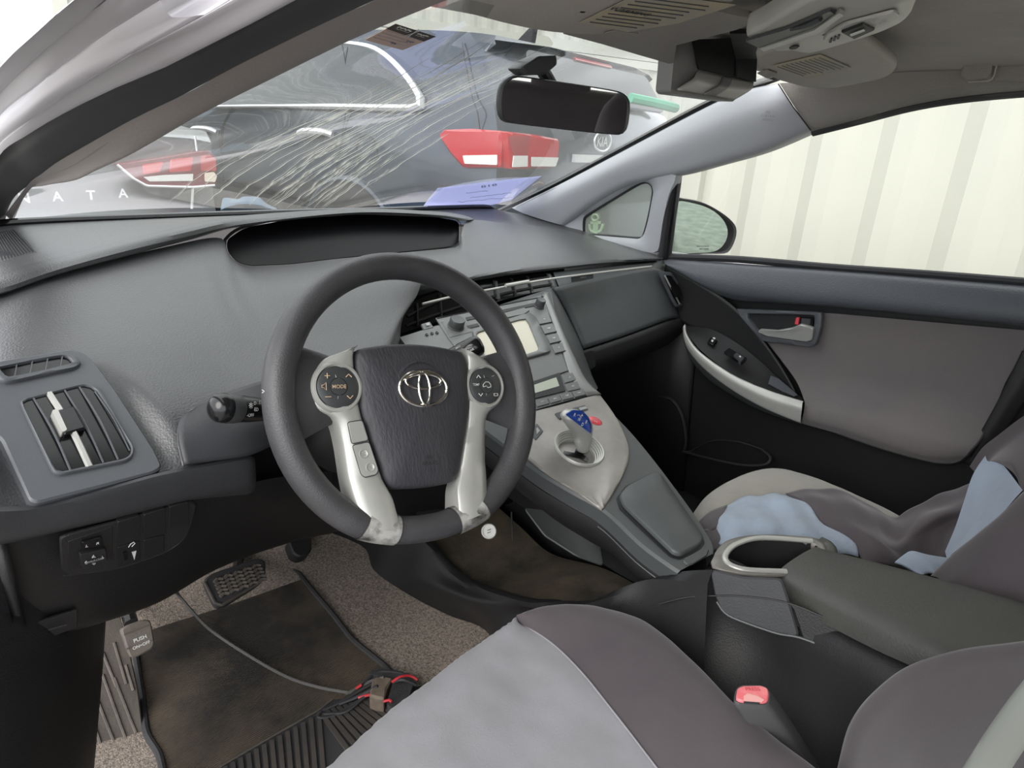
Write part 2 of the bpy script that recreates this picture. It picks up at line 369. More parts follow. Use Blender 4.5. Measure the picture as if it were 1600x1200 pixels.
# --- display cavity and lens
c0 = YS([(354, 376, .66), (381, 357, .69), (455, 343, .72), (560, 336, .735), (680, 340, .735), (717, 346, .73), (716, 384, .66), (700, 388, .66), (600, 397, .645), (520, 405, .64), (455, 413, .63), (392, 416, .63), (371, 411, .635), (355, 393, .65)])
rear = [p+V((0, .07, -.012)) for p in c0]
fro = [F0[6], Y(381, 352, .69), Y(455, 341, .71), Y(560, 334, .73), Y(680, 339, .73), Y(718, 345, .72), P0[2], P0[1], F0[12], F0[11], F0[10], F0[9], F0[8], F0[7]]
surf('display_recess', [cr(fro, 80, True)+[cr(fro, 80, True)[0]], cr(c0, 80, True)+[cr(c0, 80, True)[0]]], MT['black'], D, 81, 2, lin=True, linu=True)
plate('instrument_display', rnd(c0, .02, 4), .002, MT['screen'], D)
sc2 = [a*.0+b for a, b in zip(c0, [Y(470, 354, .70), Y(560, 348, .71), Y(650, 350, .71), Y(650, 385, .67), Y(560, 392, .665), Y(470, 400, .66)])]
# --- tweeter grille at the left end of the shelf, ribbed
g = YS([(-70, 440, .575), (-60, 398, .70), (0, 368, .80), (22, 364, .81), (44, 383, .705), (62, 406, .605), (0, 424, .575)])
sp = plate('speaker_grille', [p+V((0, 0, .003)) for p in g], .003, MT['dash_lo'], D, toward=(0, .6, 1))
bm = bmesh.new()
for i in range(26):
    t = i/25; a = Y(-70, 440, .575).lerp(Y(62, 406, .605), t)+V((0, 0, .0065)); b = Y(-60, 398, .70).lerp(Y(22, 364, .81), t)+V((0, 0, .0065))
    bm = tube_bm([a, b], .0012, 5, bm)
o = from_bm('grille_ribs', bm, MT['dash'], sp)
# --- left vent panel
vp_n = None
def VP(px, py): return PL(px, py, VP0, VPN)
VA, VB, VC = Y(110, 552, .225), Y(252, 735, .082), Y(20, 640, .145)
VPN = (VB-VA).cross(VC-VA).normalized(); VPN = VPN if VPN.y < 0 else -VPN; VP0 = VA+VPN*.002
out = [VP(*a) for a in [(-60, 582), (0, 567), (110, 549), (128, 554), (145, 568), (180, 614), (240, 708), (252, 734), (240, 742), (150, 766), (56, 790), (45, 786), (0, 690), (-60, 650)]]
vent = plate('side_vent_panel', rnd(out, .006, 3), .005, MT['vent'], D, inset=.002, back=.02)
# the face is sunk behind the vent panel
ve1 = (out[1]-out[7]).normalized(); ve2 = VPN.cross(ve1); voc = sum(out, V())/len(out); big = [((voc+(p-voc)*1.0-VP0).dot(ve1), (voc+(p-voc)*1.0-VP0).dot(ve2)) for p in out]
def inside(u, v):
    r = False
    for (a, b), (c, d) in zip(big, big[1:]+big[:1]):
        if (b > v) != (d > v) and u < (c-a)*(v-b)/(d-b)+a: r = not r
    return r
for v_ in face.data.vertices:
    q_ = dash.location*0+v_.co; h_ = (q_-VP0).dot(VPN)
    u_, w_ = (q_-VP0).dot(ve1), (q_-VP0).dot(ve2)
    if h_ > -.006:
        if inside(u_, w_): k_ = 1
        else:
            dd = 9
            for (a, b), (c, d) in zip(big, big[1:]+big[:1]):
                tt = max(0, min(1, ((u_-a)*(c-a)+(w_-b)*(d-b))/max(1e-9, (c-a)**2+(d-b)**2))); dd = min(dd, math.hypot(u_-a-tt*(c-a), w_-b-tt*(d-b)))
            k_ = max(0, 1-max(0, dd-.004)/.03); k_ = k_*k_*(3-2*k_)
        v_.co -= VPN*(h_+.006)*k_
top_o = [VP(*a) for a in [(-12, 580), (96, 560), (112, 563), (126, 576), (114, 583), (10, 606), (0, 604), (-14, 590)]]
top_i = [VP(*a) for a in [(-4, 583), (94, 564), (104, 566), (112, 575), (106, 577), (16, 598), (8, 597)]]
frame('defroster_slot_bezel', rnd(top_o, .004), rnd(top_i, .002), .010, MT['vent'], D, bev=.0015)
plate('defroster_slot', rnd(top_i, .002), .0062, MT['gloss'], D)
for px in (22, 46, 70, 93):
    a, b = VP(px-2, 599-(px-16)*.22), VP(px+2, 581-(px-0)*.19)
    from_bm('defroster_vane', box_bm((a+b)/2+VPN*.0066, .0006, (a-b).length/2, .0022, None, [(b-a).cross(VPN).normalized(), (b-a).normalized(), VPN]), MT['vent'], D)
mo = [VP(*a) for a in [(27, 632), (130, 605), (150, 610), (207, 705), (205, 720), (195, 727), (90, 749), (80, 745)]]
mi = [VP(*a) for a in [(31, 634), (129, 608), (146, 613), (203, 706), (201, 717), (192, 723), (92, 744), (84, 741)]]
frame('vent_bezel', rnd(mo, .006), rnd(mi, .006), .0085, MT['vent'], D, bev=.0012)
plate('vent_cavity', rnd(mi, .006), .0055, MT['gloss'], D)
for (a, b), w_, m_ in [(((50, 628), (108, 742)), .0011, 'vent'), (((75, 621), (138, 736)), .0035, 'silver'), (((99, 616), (159, 729)), .0011, 'vent'), (((122, 611), (182, 724)), .0011, 'vent'), (((146, 618), (200, 710)), .0008, 'vent')]:
    A, B = VP(*a)+VPN*.0066, VP(*b)+VPN*.0066; m = A.lerp(B, .5)+VPN*.002+(B-A).cross(VPN).normalized()*-.0015
    o = tube('vent_vane', [A, m, B], w_, MT[m_], D, 6, steps=10)
    if m_ == 'silver': o['label'] = 'bright metal centre vane'
k = [VP(*a) for a in [(76, 654), (110, 645), (130, 681), (97, 690)]]
plate('vent_slider', rnd(k, .002), .013, MT['gloss'], D, inset=.002)
k = [VP(*a) for a in [(76, 655), (85, 652), (100, 685), (92, 689)]]
plate('slider_grip', rnd(k, .002), .0145, MT['silver'], D)
# --- column cover panel let into the face
cvp = YS([(284, 729, .082), (276, 690, .105), (279, 662, .127), (294, 645, .137), (322, 631, .15), (365, 615, .166), (410, 600, .18), (440, 598, .185), (450, 640, .15), (430, 690, .124), (386, 712, .098), (330, 722, .088)])
cvp = [p+V((0, -.007, .004)) for p in cvp]
surf('column_cover_panel', [[cvp[0], cvp[0].lerp(cvp[11], .5), cvp[11], cvp[10], cvp[9]], [cvp[1], Y(330, 690, .105)+V((0, -.009, .006)), Y(370, 680, .11)+V((0, -.009, .006)), Y(400, 672, .12)+V((0, -.009, .006)), Y(440, 662, .14)+V((0, -.009, .006))], [cvp[2], Y(320, 660, .125)+V((0, -.009, .006)), Y(360, 650, .133)+V((0, -.009, .006)), Y(400, 640, .145)+V((0, -.009, .006)), cvp[8]], [cvp[3], cvp[4], cvp[5], cvp[6], cvp[7]]], MT['dash_lo'], D, 24, 18, thick=.006)
tube('panel_seam', cvp[:8], .0011, MT['dash'], D, 5, steps=30)
# --- pale lower lip under the face
L0 = YS([(-90, 800, .034), (0, 792, .040), (52, 788, .046), (150, 766, .056), (252, 738, .071), (330, 723, .082), (388, 712, .094), (398, 716, .10)])
L1 = YS([(-90, 812, .022), (0, 803, .030), (54, 797, .038), (152, 773, .05), (254, 746, .065), (332, 731, .076), (390, 721, .088), (399, 724, .096)])
L2 = YS([(-90, 850, .026), (0, 845, .036), (58, 834, .042), (172, 808, .056), (297, 777, .075), (350, 768, .084), (391, 758, .092), (400, 752, .10)])
L3 = YS([(-90, 858, .045), (0, 851, .055), (60, 838, .062), (175, 812, .078), (298, 782, .095), (350, 776, .105), (389, 772, .115), (398, 765, .125)])
surf('lower_lip', [L0, L1, L2, L3], MT['dash_lo'], D, 60, 16)
# --- knee panel
K0 = [p+V((0, .012, .004)) for p in L3]+YS([(440, 745, .17), (520, 735, .23)])
K1 = YS([(-90, 920, .085), (0, 905, .085), (60, 895, .085), (175, 868, .105), (290, 838, .135), (360, 815, .16), (400, 806, .18), (420, 800, .19), (460, 790, .22), (520, 780, .26)])
K2 = YS([(-90, 1010, .12), (0, 1000, .12), (60, 988, .12), (150, 968, .135), (250, 935, .19), (330, 890, .25), (390, 865, .29), (420, 855, .30), (470, 840, .32), (520, 830, .33)])
K3 = YS([(-90, 1022, .16), (0, 1018, .16), (60, 1000, .16), (150, 975, .18), (250, 938, .25), (330, 893, .31), (390, 868, .35), (420, 857, .36), (470, 842, .38), (520, 832, .38)])
surf('knee_panel', [K0, K1, K2, K3], MT['black'], D, 60, 24)
surf('knee_panel_inner', [YS([(380, 610, .28), (470, 600, .30), (560, 590, .31), (660, 590, .32), (780, 600, .34)]), YS([(380, 700, .23), (470, 700, .26), (560, 700, .27), (660, 690, .29), (790, 690, .32)]), YS([(390, 790, .22), (470, 790, .26), (560, 790, .28), (660, 780, .31), (800, 770, .34)]), YS([(400, 845, .31), (470, 838, .34), (545, 828, .36), (650, 810, .39), (800, 790, .42)])], MT['black'], D, 30, 20, thick=.006)
def KP(px, py, lift=0): return PL(px, py, KPP+KPN*lift, KPN)
ka, kb, kc = Y(100, 880, .082), Y(290, 800, .102), Y(110, 850, .072)
KPN = (kb-ka).cross(kc-ka).normalized(); KPN = KPN if KPN.y < 0 else -KPN; KPP = ka+KPN*.008
sw = [KP(*a) for a in [(92, 838), (108, 832), (298, 781), (306, 786), (297, 822), (284, 843), (257, 861), (215, 876), (176, 887), (108, 897), (95, 890)]]
swp = plate('switch_panel', rnd(sw, .004, 3), .003, MT['black_lo'], D, inset=.0012)
def sw_plate(name, pts, h, m, parent=swp, **k): return plate(name, rnd([KP(*a) for a in pts], .0015, 3), h, MT[m], parent, inset=.0008, **k)
sw_plate('mirror_switch_panel', [(104, 842), (174, 819), (174, 872), (104, 888)], .0038, 'black')
sw_plate('side_selector', [(124, 840), (155, 832), (156, 846), (124, 850)], .007, 'gloss')
sw_plate('mirror_adjuster', [(120, 858), (160, 849), (163, 868), (124, 879)], .0085, 'black_lo')
for nm, q in [('blank_switch', [(181, 811), (216, 801), (216, 838), (181, 848)]), ('blank_switch', [(222, 800), (256, 790), (256, 830), (222, 838)]), ('blank_switch', [(262, 788), (292, 780), (292, 815), (262, 822)]), ('dimmer_switch', [(181, 851), (216, 841), (216, 874), (181, 882)]), ('blank_switch', [(222, 840), (254, 832), (254, 858), (222, 868)])]:
    sw_plate(nm, q, .0045, 'black')
def KT(s, px, py, m, w=None, h=None, lift=.009):
    ex = (KP(px+20, py-5.3)-KP(px, py)).normalized(); return text('lettering', s, KP(px, py)+KPN*lift, ex, (KP(px, py-10)-KP(px, py)), MT[m], swp, w, h, bold=.008)
KT('L', 131, 844, 'white', h=.004, lift=.008); KT('R', 148, 840, 'white', h=.004, lift=.008)
KT('MIRROR', 141, 866, 'grey_print', w=.017, lift=.0093)
for q in ([(127, 870), (130, 867), (130, 872)], [(157, 862), (154, 859), (154, 864)], [(141, 858), (144, 861), (138, 862)], [(141, 873), (144, 870), (138, 871)]):
    plate('arrow_mark', [KP(*a) for a in q], .0097, MT['grey_print'], swp)
plate('dimmer_mark', [KP(*a) for a in [(203, 858), (210, 856), (207, 870)]], .005, MT['white'], swp)
tube('dimmer_mark', [KP(201, 855, .005), KP(204, 850, .005), KP(209, 847, .005), KP(211, 849, .005), KP(206, 854, .005)], .0005, MT['white'], swp, 5)
plate('dimmer_wheel', [KP(*a) for a in [(189, 858), (195, 856), (196, 868), (191, 870)]], .006, MT['gloss'], swp)
tube('panel_edge', [KP(*a) for a in [(100, 899), (176, 889), (216, 878), (257, 863), (284, 845), (296, 824)]], .0009, MT['dash_lo'], swp, 5, steps=24)
# fuse cover low on the knee panel
q = YS([(57, 967, .112), (118, 948, .122), (119, 975, .132), (58, 997, .122)])
plate('fuse_cover', [p+V((0, -.012, .006)) for p in q], .003, MT['black_lo'], D, inset=.001)
tube('fuse_cover_grip', [Y(76, 984, .10), Y(104, 976, .105)], .001, MT['dash_lo'], D, 5)
# end cap at the open door
E0 = [V((-.762, .50, .085)), V((-.766, .30, .02)), V((-.768, .15, -.03)), V((-.768, .07, -.075)), V((-.768, .04, -.12))]
E1 = [p+V((.03, .0, -.0)) for p in E0]
surf('end_cap', [[V((-.762, .9, .06))]+E0, [V((-.762, .9, -.3)), V((-.766, .5, -.3)), V((-.768, .3, -.3)), V((-.768, .2, -.3)), V((-.768, .13, -.3)), V((-.768, .12, -.25))]], MT['black'], D, 30, 2, lin=True, thick=.01)
# --- under-dash black bulkhead that closes the space behind the panels
fw_ = surf('wall_front', [[V((-.74, .86, -.62)), V((.70, .86, -.62))], [V((-.74, .84, -.30)), V((.70, .84, -.30))], [V((-.74, .84, -.02)), V((.70, .84, -.02))]], MT['black'], None, 10, 6, lin=True)
tag(fw_, kind='structure')
# --- passenger side: vent strip, glove box, end vent
Gd = .0
strip = YS([(640, 500, .455), (655, 470, .47), (733, 444, .475), (845, 428, .49), (1034, 410, .485), (1012, 421, .462), (860, 452, .445), (760, 472, .44)])
S0 = YS([(630, 492, .455), (655, 467, .465), (733, 443, .468), (845, 427, .485), (1036, 408, .478)]); S1 = YS([(622, 522, .44), (700, 498, .44), (760, 476, .44), (860, 452, .445), (1040, 424, .455)])
surf('upper_strip', [S0, S1], MT['gloss'], D, 40, 4, lin=True)
ch = YS([(655, 473, .44), (700, 462, .442), (745, 453.5, .444), (800, 443.5, .448), (850, 435, .452), (930, 424.5, .457), (1012, 415, .46)])
tube('chrome_strip', [p+V((0, -.012, .0)) for p in ch], .0026, MT['silver'], D, 8, steps=30)
tube('vent_tab_bar', [Y(790, 446.5, .428), Y(826, 440, .43)], .0042, MT['silver'], D, 8)
# centre vents: upright fins and a pair of blades in the dark slot
s0_, s1_ = cr(S0, 60), cr(S1, 60)
def slot(t, v, d=0): i = t*59; k = min(int(i), 58); return s0_[k].lerp(s0_[k+1], i-k).lerp(s1_[k].lerp(s1_[k+1], i-k), v)+V((0, -d, 0))
for t in (.05, .12, .30, .36, .42, .50):
    a, b = slot(t, .05, .002), slot(t, .85, .002); e = (slot(t+.01, .5)-slot(t, .5)).normalized()
    from_bm('vent_divider', box_bm((a+b)/2, .0035 if t in (.30, .50) else .0014, .006, (a-b).length/2, None, [e, V((0, -1, 0)), (a-b).normalized()]), MT['console'] if t in (.30, .50) else MT['black_lo'], D)
for v in (.30, .72):
    tube('vent_blade', [slot(t, v, .003) for t in (.02, .12, .3, .42, .5)], .0018, MT['black_lo'], D, 5, steps=20, ry=2.2)
fs = [slot(t, 0, .004) for t in (.52, .7, .85, .99)]; fe = [slot(t, .98, .004) for t in (.52, .7, .85, .99)]
surf('strip_fascia', [fs, fe], MT['console'], D, 20, 3, lin=True)
# upper glove box
U0 = YS([(862, 450, .438), (935, 433, .45), (1012, 419, .452), (1030, 424, .45)])
U1 = YS([(884, 490, .425), (955, 470, .43), (1028, 450, .435), (1045, 455, .435)])
U2 = YS([(908, 546, .385), (975, 524, .39), (1042, 499, .40), (1058, 500, .41)])
ug = surf('upper_glove_box_lid', [U0, U1, U2], MT['console'], D, 24, 16, thick=.012)
Lw = surf('lower_glove_box_lid', [YS([(880, 553, .37), (908, 548, .378), (975, 526, .385), (1043, 502, .395), (1072, 500, .42)]), YS([(884, 576, .37), (914, 573, .375), (985, 546, .382), (1060, 514, .392), (1080, 508, .42)]), YS([(884, 590, .41), (920, 580, .42), (990, 556, .43), (1064, 524, .44), (1085, 518, .45)])], MT['black_lo'], D, 24, 10, thick=.01)
q = YS([(903, 553, .366), (923, 546, .37), (926, 572, .362), (912, 580, .358)])
plate('glove_box_latch', rnd([p+V((0, -.004, 0)) for p in q], .004, 3), .006, MT['black_lo'], D, inset=.001)
q = YS([(904, 553, .364), (922, 547, .368), (923, 552, .366), (906, 559, .362)])
plate('latch_grip', rnd(q, .003, 3), .008, MT['black'], D, inset=.001)
q = YS([(892, 432, .447), (925, 427, .449), (926, 436, .446), (893, 441, .444)]); plate('airbag_lamp_plate', q, .003, MT['dash_lo'], D)
text('lettering', 'PASSENGER', (q[0]+q[2])/2+V((0, -.004, .002)), q[1]-q[0], q[0]-q[3], MT['grey_print'], D, w=.02)
SB0 = YS([(853, 457, .44), (870, 505, .36), (891, 553, .26), (913, 596, .19), (930, 612, .165)]); SB1 = YS([(866, 447, .446), (888, 492, .433), (908, 536, .40), (920, 572, .37), (931, 606, .30)])
surf('stack_side_panel', [SB0, [a.lerp(b, .5)+V((0, -.006, .006)) for a, b in zip(SB0, SB1)], SB1], MT['console'], D, 24, 8)
# right end vent
rv = YS([(1018, 424, .45), (1036, 426, .45), (1062, 462, .435), (1063, 474, .43), (1046, 480, .42), (1040, 470, .425)])
rv = [p+V((-.004, -.022, .004)) for p in rv]; RVN = nrm(rv); RVN = RVN if RVN.dot(CAM-rv[0]) > 0 else -RVN
endp = surf('passenger_end_panel', [YS([(1012, 418, .45), (1037, 405, .472), (1046, 405, .50)]), YS([(1040, 455, .435), (1072, 460, .45), (1080, 462, .48)]), YS([(1042, 500, .40), (1072, 500, .42), (1082, 505, .46)])], MT['console'], D, 14, 12, thick=.01)
frame('end_vent_bezel', rnd(rv, .006), rnd([p.lerp(sum(rv, V())/6, .18) for p in rv], .005), .008, MT['vent'], D, bev=.001)
plate('end_vent_cavity', [p.lerp(sum(rv, V())/6, .16) for p in rv], .004, MT['gloss'], D)
for t in (.3, .55):
    A, B = rv[0].lerp(rv[5], t), rv[1].lerp(rv[2], t+.1)
tube('end_vent_vane', [p+V((-.005, -.028, .005)) for p in [Y(1027, 430, .44), Y(1037, 450, .43), Y(1041, 456, .427)]], .002, MT['silver'], D, 6); tube('end_vent_vane', [p+V((-.005, -.028, .005)) for p in [Y(1044, 462, .424), Y(1050, 474, .42)]], .002, MT['silver'], D, 6)
plate('end_vent_slider', [p+V((-.004, -.024, .004)) for p in YS([(1037, 448, .426), (1047, 446, .432), (1053, 461, .424), (1044, 464, .418)])], .006, MT['gloss'], D)
# ================================================================== steering wheel (turned about ten degrees clockwise)
WC = V((-.3373, 0, 0)); wt = rad(27); wr = rad(-9.5)
WN = V((0, -math.cos(wt), math.sin(wt))); w0x = V((1, 0, 0)); w0y = V((0, math.sin(wt), math.cos(wt)))
WX = w0x*math.cos(wr)+w0y*math.sin(wr); WY = -w0x*math.sin(wr)+w0y*math.cos(wr)
def WP(x, y, h=0): return WC+WX*x+WY*y+WN*h
wheel = empty('steering_wheel', WC, 'dark grey steering wheel with two silver lower spokes and a chrome oval emblem', 'steering wheel')
rows = []
for i in range(97):
    a = 2*math.pi*i/96; c, s = math.cos(a), math.sin(a)
    R = .1665; flat = max(0, -s-.86)/.14; y = R*s
    rr = .0165+.0012*abs(c); ra = .0195
    y2 = y+.006*flat
    e = V((c, s)); rows.append([WP(R*c+e.x*rr*math.cos(t), y2+e.y*rr*math.cos(t), ra*math.sin(t)*(1 if math.sin(t) > 0 else 1.05)) for t in [2*math.pi*k/20 for k in range(20)]])
from_bm('rim', grid_bm(rows, closed=True), MT['wheel'], wheel, auto=60)
# airbag cover: domed shield
half = [(0, .066), (.03, .0645), (.055, .061), (.074, .055), (.0775, .03), (.0765, .005), (.072, -.025), (.061, -.065), (.05, -.098), (.045, -.106), (.035, -.110), (0, -.112)]
outl = half+[(-x, y) for x, y in half[-2:0:-1]]
O = cr([V((x, y, 0)) for x, y in outl], 72, True)
rows = []
for f, h in ((1.0, -.02), (1.0, .002), (.985, .006), (.95, .009), (.8, .0135), (.55, .017), (.25, .019), (.01, .0195)):
    rows.append([WP(p.x*f, -.02+(p.y+.02)*f, h-.006*max(0, (-.02-p.y)/.09)*0) for p in O])
from_bm('airbag_cover', grid_bm(rows, closed=True), MT['pad'], wheel, auto=60)
# hub shell behind
rows = []
for f, h in ((.98, -.018), (.9, -.045), (.6, -.06), (.3, -.065)): rows.append([WP(p.x*f, -.01+(p.y+.01)*f, h) for p in O])
from_bm('hub_shell', grid_bm(rows, closed=True, cap=True), MT['black'], wheel)
# side arms joining rim and hub
for s in (-1, 1):
    path = [(.06, .012, -.014, .036, .012), (.10, .012, -.012, .033, .013), (.125, .010, -.008, .031, .014), (.142, .008, -.004, .035, .015), (.156, .006, 0, .046, .013), (.165, .004, 0, .062, .008)]
    P = cr([V((a, b, c)) for a, b, c, _, _ in path], 16); hw = cr([V((d, e, 0)) for *_, d, e in path], 16)
    from_bm('side_arm', grid_bm([[WP(s*p.x, p.y+q.x*math.cos(t), p.z+q.y*math.sin(t)) for t in [2*math.pi*k/16 for k in range(16)]] for p, q in zip(P, hw)], closed=True, cap=True), MT['wheel'], wheel, auto=60)
# silver spoke trims: one piece each side from the button pod down to the rim
for s in (-1, 1):
    inner = [(.072, .062), (.0785, .055), (.0795, .03), (.0785, .005), (.074, -.025), (.0635, -.062), (.053, -.098), (.045, -.118), (.0425, -.135), (.041, -.148), (.0405, -.158)]
    outer = [(.096, .052), (.112, .046), (.130, .027), (.134, .012), (.128, -.010), (.106, -.024), (.099, -.05), (.095, -.09), (.0905, -.120), (.086, -.138), (.0805, -.150)]
    I = cr([V((a, b, 0)) for a, b in inner], 44); U = cr([V((a, b, 0)) for a, b in outer], 44)
    rows = []
    for j, (a, b) in enumerate(zip(I, U)):
        t = j/43; base = .004+.004*math.sin(math.pi*min(1, t*1.3))-.0 if t < .75 else .004+.012*((t-.75)/.25)
        base = .006+(.0125*max(0, (t-.72)/.28) if t > .72 else 0)
        rows.append([WP(s*q.x, q.y, hh) for q, hh in [(a, -.02), (a, base-.001), (a.lerp(b, .06), base+.0015), (a.lerp(b, .4), base+.004), (a.lerp(b, .72), base+.002), (a.lerp(b, .94), base-.002), (b, base-.006), (b, -.025)]])
    t_ = from_bm('spoke_trim', grid_bm(rows), MT['silver'], wheel, auto=40)
    tag(t_, 'silver spoke trim on the left' if s < 0 else 'silver spoke trim on the right')
    # facet: darker outer flank between the spoke and the rim's lower gap
    fl = [(.098, -.05), (.094, -.09), (.089, -.125), (.082, -.155)]
    # worn sleeve where the spoke meets the rim
    rows = []
    for x in (.0400, .045, .05, .055, .06, .065, .07, .075, .0800):
        y0 = -math.sqrt(.1665**2-x**2); y0 += .006*max(0, -y0/.1665-.86)/.14; e = V((x, -math.sqrt(.1665**2-x**2))).normalized()
        rows.append([WP(s*(x+e.x*.0182*math.cos(t)), y0+e.y*.0181*math.cos(t), .0208*math.sin(t)) for t in [math.pi*2*k/32 for k in range(33)]])
    from_bm('spoke_sleeve', grid_bm(rows, cap=False), MT['sleeve'] if 'sleeve' in MT else MT['silver'], wheel, auto=60)
    # button pod
    cx, cy = .1015, .012; hz = .0105
    lathe('pod_bezel', WP(s*cx, cy, hz-.008), WN, [(.031, -.004), (.0305, .004), (.0285, .0072), (.0262, .0075), (.0250, .0055), (.0245, .002)], MT['silver'], wheel, 40)
    lathe('pod_buttons', WP(s*cx, cy, hz-.008), WN, [(.0248, .002), (.0246, .0065), (.022, .0082), (.0105, .0084), (.0102, .0074), (.0098, .0074), (.0095, .0092), (.0, .0098)], MT['knob'], wheel, 40)
    for a in (90+12, 270-8):
        p0 = V((math.cos(rad(a)), math.sin(rad(a)), 0))
        tube('button_gap', [WP(s*cx+p0.x*.0108, cy+p0.y*.0108, hz+.0005), WP(s*cx+p0.x*.0235, cy+p0.y*.0235, hz-.0012)], .0004, MT['grey_print'], wheel, 4)
    def bt(tx, x, y, m, **k): return text('lettering', tx, WP(s*cx+x, cy+y, hz+.0022), WX, WY, MT[m], wheel, bold=.006, **k)
    def stroke(pts, m, r=.00055): tube('symbol', [WP(s*cx+x, cy+y, hz+.0014) for x, y in pts], r, MT[m], wheel, 5)
    if s < 0:
        bt('MODE', 0, 0, 'amber', w=.0165)
        stroke([(-.016, .0125), (-.010, .0125)], 'amber'); stroke([(-.013, .0095), (-.013, .0155)], 'amber')
        stroke([(-.017, -.0115), (-.010, -.0115)], 'amber'); stroke([(.009, .011), (.0125, .0145), (.016, .011)], 'amber'); stroke([(.009, -.0105), (.0125, -.014), (.016, -.0105)], 'amber')
        stroke([(-.020, .002), (-.018, .002), (-.015, .005), (-.015, -.004), (-.018, -.001), (-.020, -.001), (-.020, .002)], 'amber', .0004)
    else:
        bt('TEMP', -.0175, .001, 'white', w=.0105)
        stroke([(-.015, .010), (-.012, .0135), (-.009, .010)], 'white'); stroke([(-.014, -.0105), (-.011, -.014), (-.008, -.0105)], 'white')
        stroke([(-.006, -.002), (-.006, .001), (-.002, .0045), (.003, .0045), (.006, .001), (.006, -.002), (.001, -.003), (-.001, -.0005), (-.006, -.002)], 'white', .0005)
        stroke([(.010, -.011), (.016, -.011), (.016, -.014), (.010, -.014), (.010, -.011)], 'white', .0004); stroke([(.009, .012), (.013, .013)], 'grey_print', .0005)
# phone buttons on the left spoke
def LS(u, v, h=.0105): return WP(-u, v, h)
b1 = [(.094, -.029), (.076, -.027), (.070, -.051), (.0905, -.054)]; b2 = [(.090, -.0555), (.0695, -.0525), (.060, -.086), (.063, -.091), (.078, -.093), (.082, -.089)]
for nm, q in (('blank_button', b1), ('telephone_button', b2)):
    bb = plate(nm, rnd([LS(*a, .0095) for a in q], .003, 3), .0022, MT['silver'], wheel, inset=.0008)
    tube('button_gap', rnd([LS(*a, .0112) for a in q], .003, 3), .00055, MT['dark_print'], wheel, 4, closed=True)
for (u, v) in ((.0775, -.066), (.0705, -.082)):
    lathe('button_dimple', LS(u, v, .0114), WN, [(.0052, 0), (.0050, .0012), (.0038, .0004), (0, .0002)], MT['silver'], wheel, 20)
    tube('symbol', [LS(u+.002, v+.0016, .0126), LS(u-.0022, v+.0016, .0126)], .0004, MT['grey_print'], wheel, 4); tube('symbol', [LS(u+.002, v-.001, .0126), LS(u-.0022, v-.001, .0126)], .0004, MT['grey_print'], wheel, 4)
# chrome emblem: three ellipses
ex, ey, eh = .003, .008, .0195
tube('emblem_ring', [WP(ex+.0325*math.cos(a), ey+.0215*math.sin(a), eh) for a in [2*math.pi*i/48 for i in range(48)]], .0022, MT['chrome'], wheel, 8, closed=True)
tube('emblem_crossbar', [WP(ex+.024*math.cos(a), ey+.0085+.0092*math.sin(a), eh+.0012) for a in [2*math.pi*i/40 for i in range(40)]], .0018, MT['chrome'], wheel, 8, closed=True)
tube('emblem_upright', [WP(ex+.0075*math.cos(a), ey-.0005+.0195*math.sin(a), eh+.0018) for a in [2*math.pi*i/40 for i in range(40)]], .0018, MT['chrome'], wheel, 8, closed=True)
lathe('emblem_well', WP(ex, ey, eh-.0035), WN, [(.036, 0), (.0355, .0012), (.033, .0016)], MT['pad'], wheel, 40)
text('lettering', 'SRS', WP(.004, -.0755, .0142), WX, WY, MT['dark_print'], wheel, h=.0045, bold=.006, lift=.0042)
text('lettering', 'AIRBAG', WP(.004, -.083, .0136), WX, WY, MT['dark_print'], wheel, h=.0045, bold=.006, lift=.0042)
text('lettering', '(-)', WP(.004, -.0915, .0125), WX, WY, MT['dark_print'], wheel, h=.005, bold=.006, lift=.0042)
pm = [PL(x_, y_, WC+WN*.016, WN) for x_, y_ in ((409.5, 609), (413, 611.5), (409.5, 614))]
tube('rim_mark', pm, .0006, MT['white'], wheel, 4)
# column shroud behind the wheel
shroud = empty('steering_column', WP(0, 0, -.09), 'black steering column shroud behind the steering wheel', 'steering column')
P = [WC-WN*d for d in (.055, .09, .14, .22)]
from_bm('column_shroud', grid_bm([[p+V((math.cos(t)*a, 0, 0))+w0y*(math.sin(t)*b-c) for t in [2*math.pi*k/28 for k in range(28)]] for p, a, b, c in zip(P, (.06, .068, .07, .075), (.058, .066, .07, .07), (.0, .005, .01, .015))], closed=True, cap=True), MT['black'], shroud)
text('lettering', 'P', WC-WN*.11+w0y*.06, w0x, WN, MT['black'], shroud, h=.004)
# stalks
st = empty('turn_signal_stalk', Y(410, 645, .10), 'black light and indicator stalk left of the steering wheel', 'stalk')
a, b = Y(336, 637, .045), Y(425, 640, .082); ax = (b-a).normalized(); n2 = ax.cross(V((0, -.5, .8))).normalized()
lathe('stalk_body', a, ax, [(0, -.004), (.005, -.0036), (.010, -.0018), (.0138, .0015), (.0158, .0055), (.0166, .011), (.0164, .022), (.0160, .036), (.0156, .052), (.0135, .075), (.010, .12)], MT['gloss'], st, 32, auto=60)
lathe('stalk_knob', a, ax, [(.0166, .013), (.0170, .015), (.0170, .028), (.0165, .030)], MT['knob'], st, 28)
front = (CAM-a); front = (front-ax*front.dot(ax)).normalized(); upv = front.cross(ax)
def stk(o_, f, u): return a+ax*o_+(front*math.cos(u)+upv*math.sin(u))*f
c = stk(.036, .0162, .22)
for i in range(8):
    d = (ax*math.cos(i*math.pi/4)+upv*math.sin(i*math.pi/4)); tube('lamp_symbol', [c+d*.0020, c+d*.0034], .0003, MT['white'], st, 4)
tube('lamp_symbol', ell(c, ax*.0013, upv*.0013, 10), .0003, MT['white'], st, 4, closed=True)
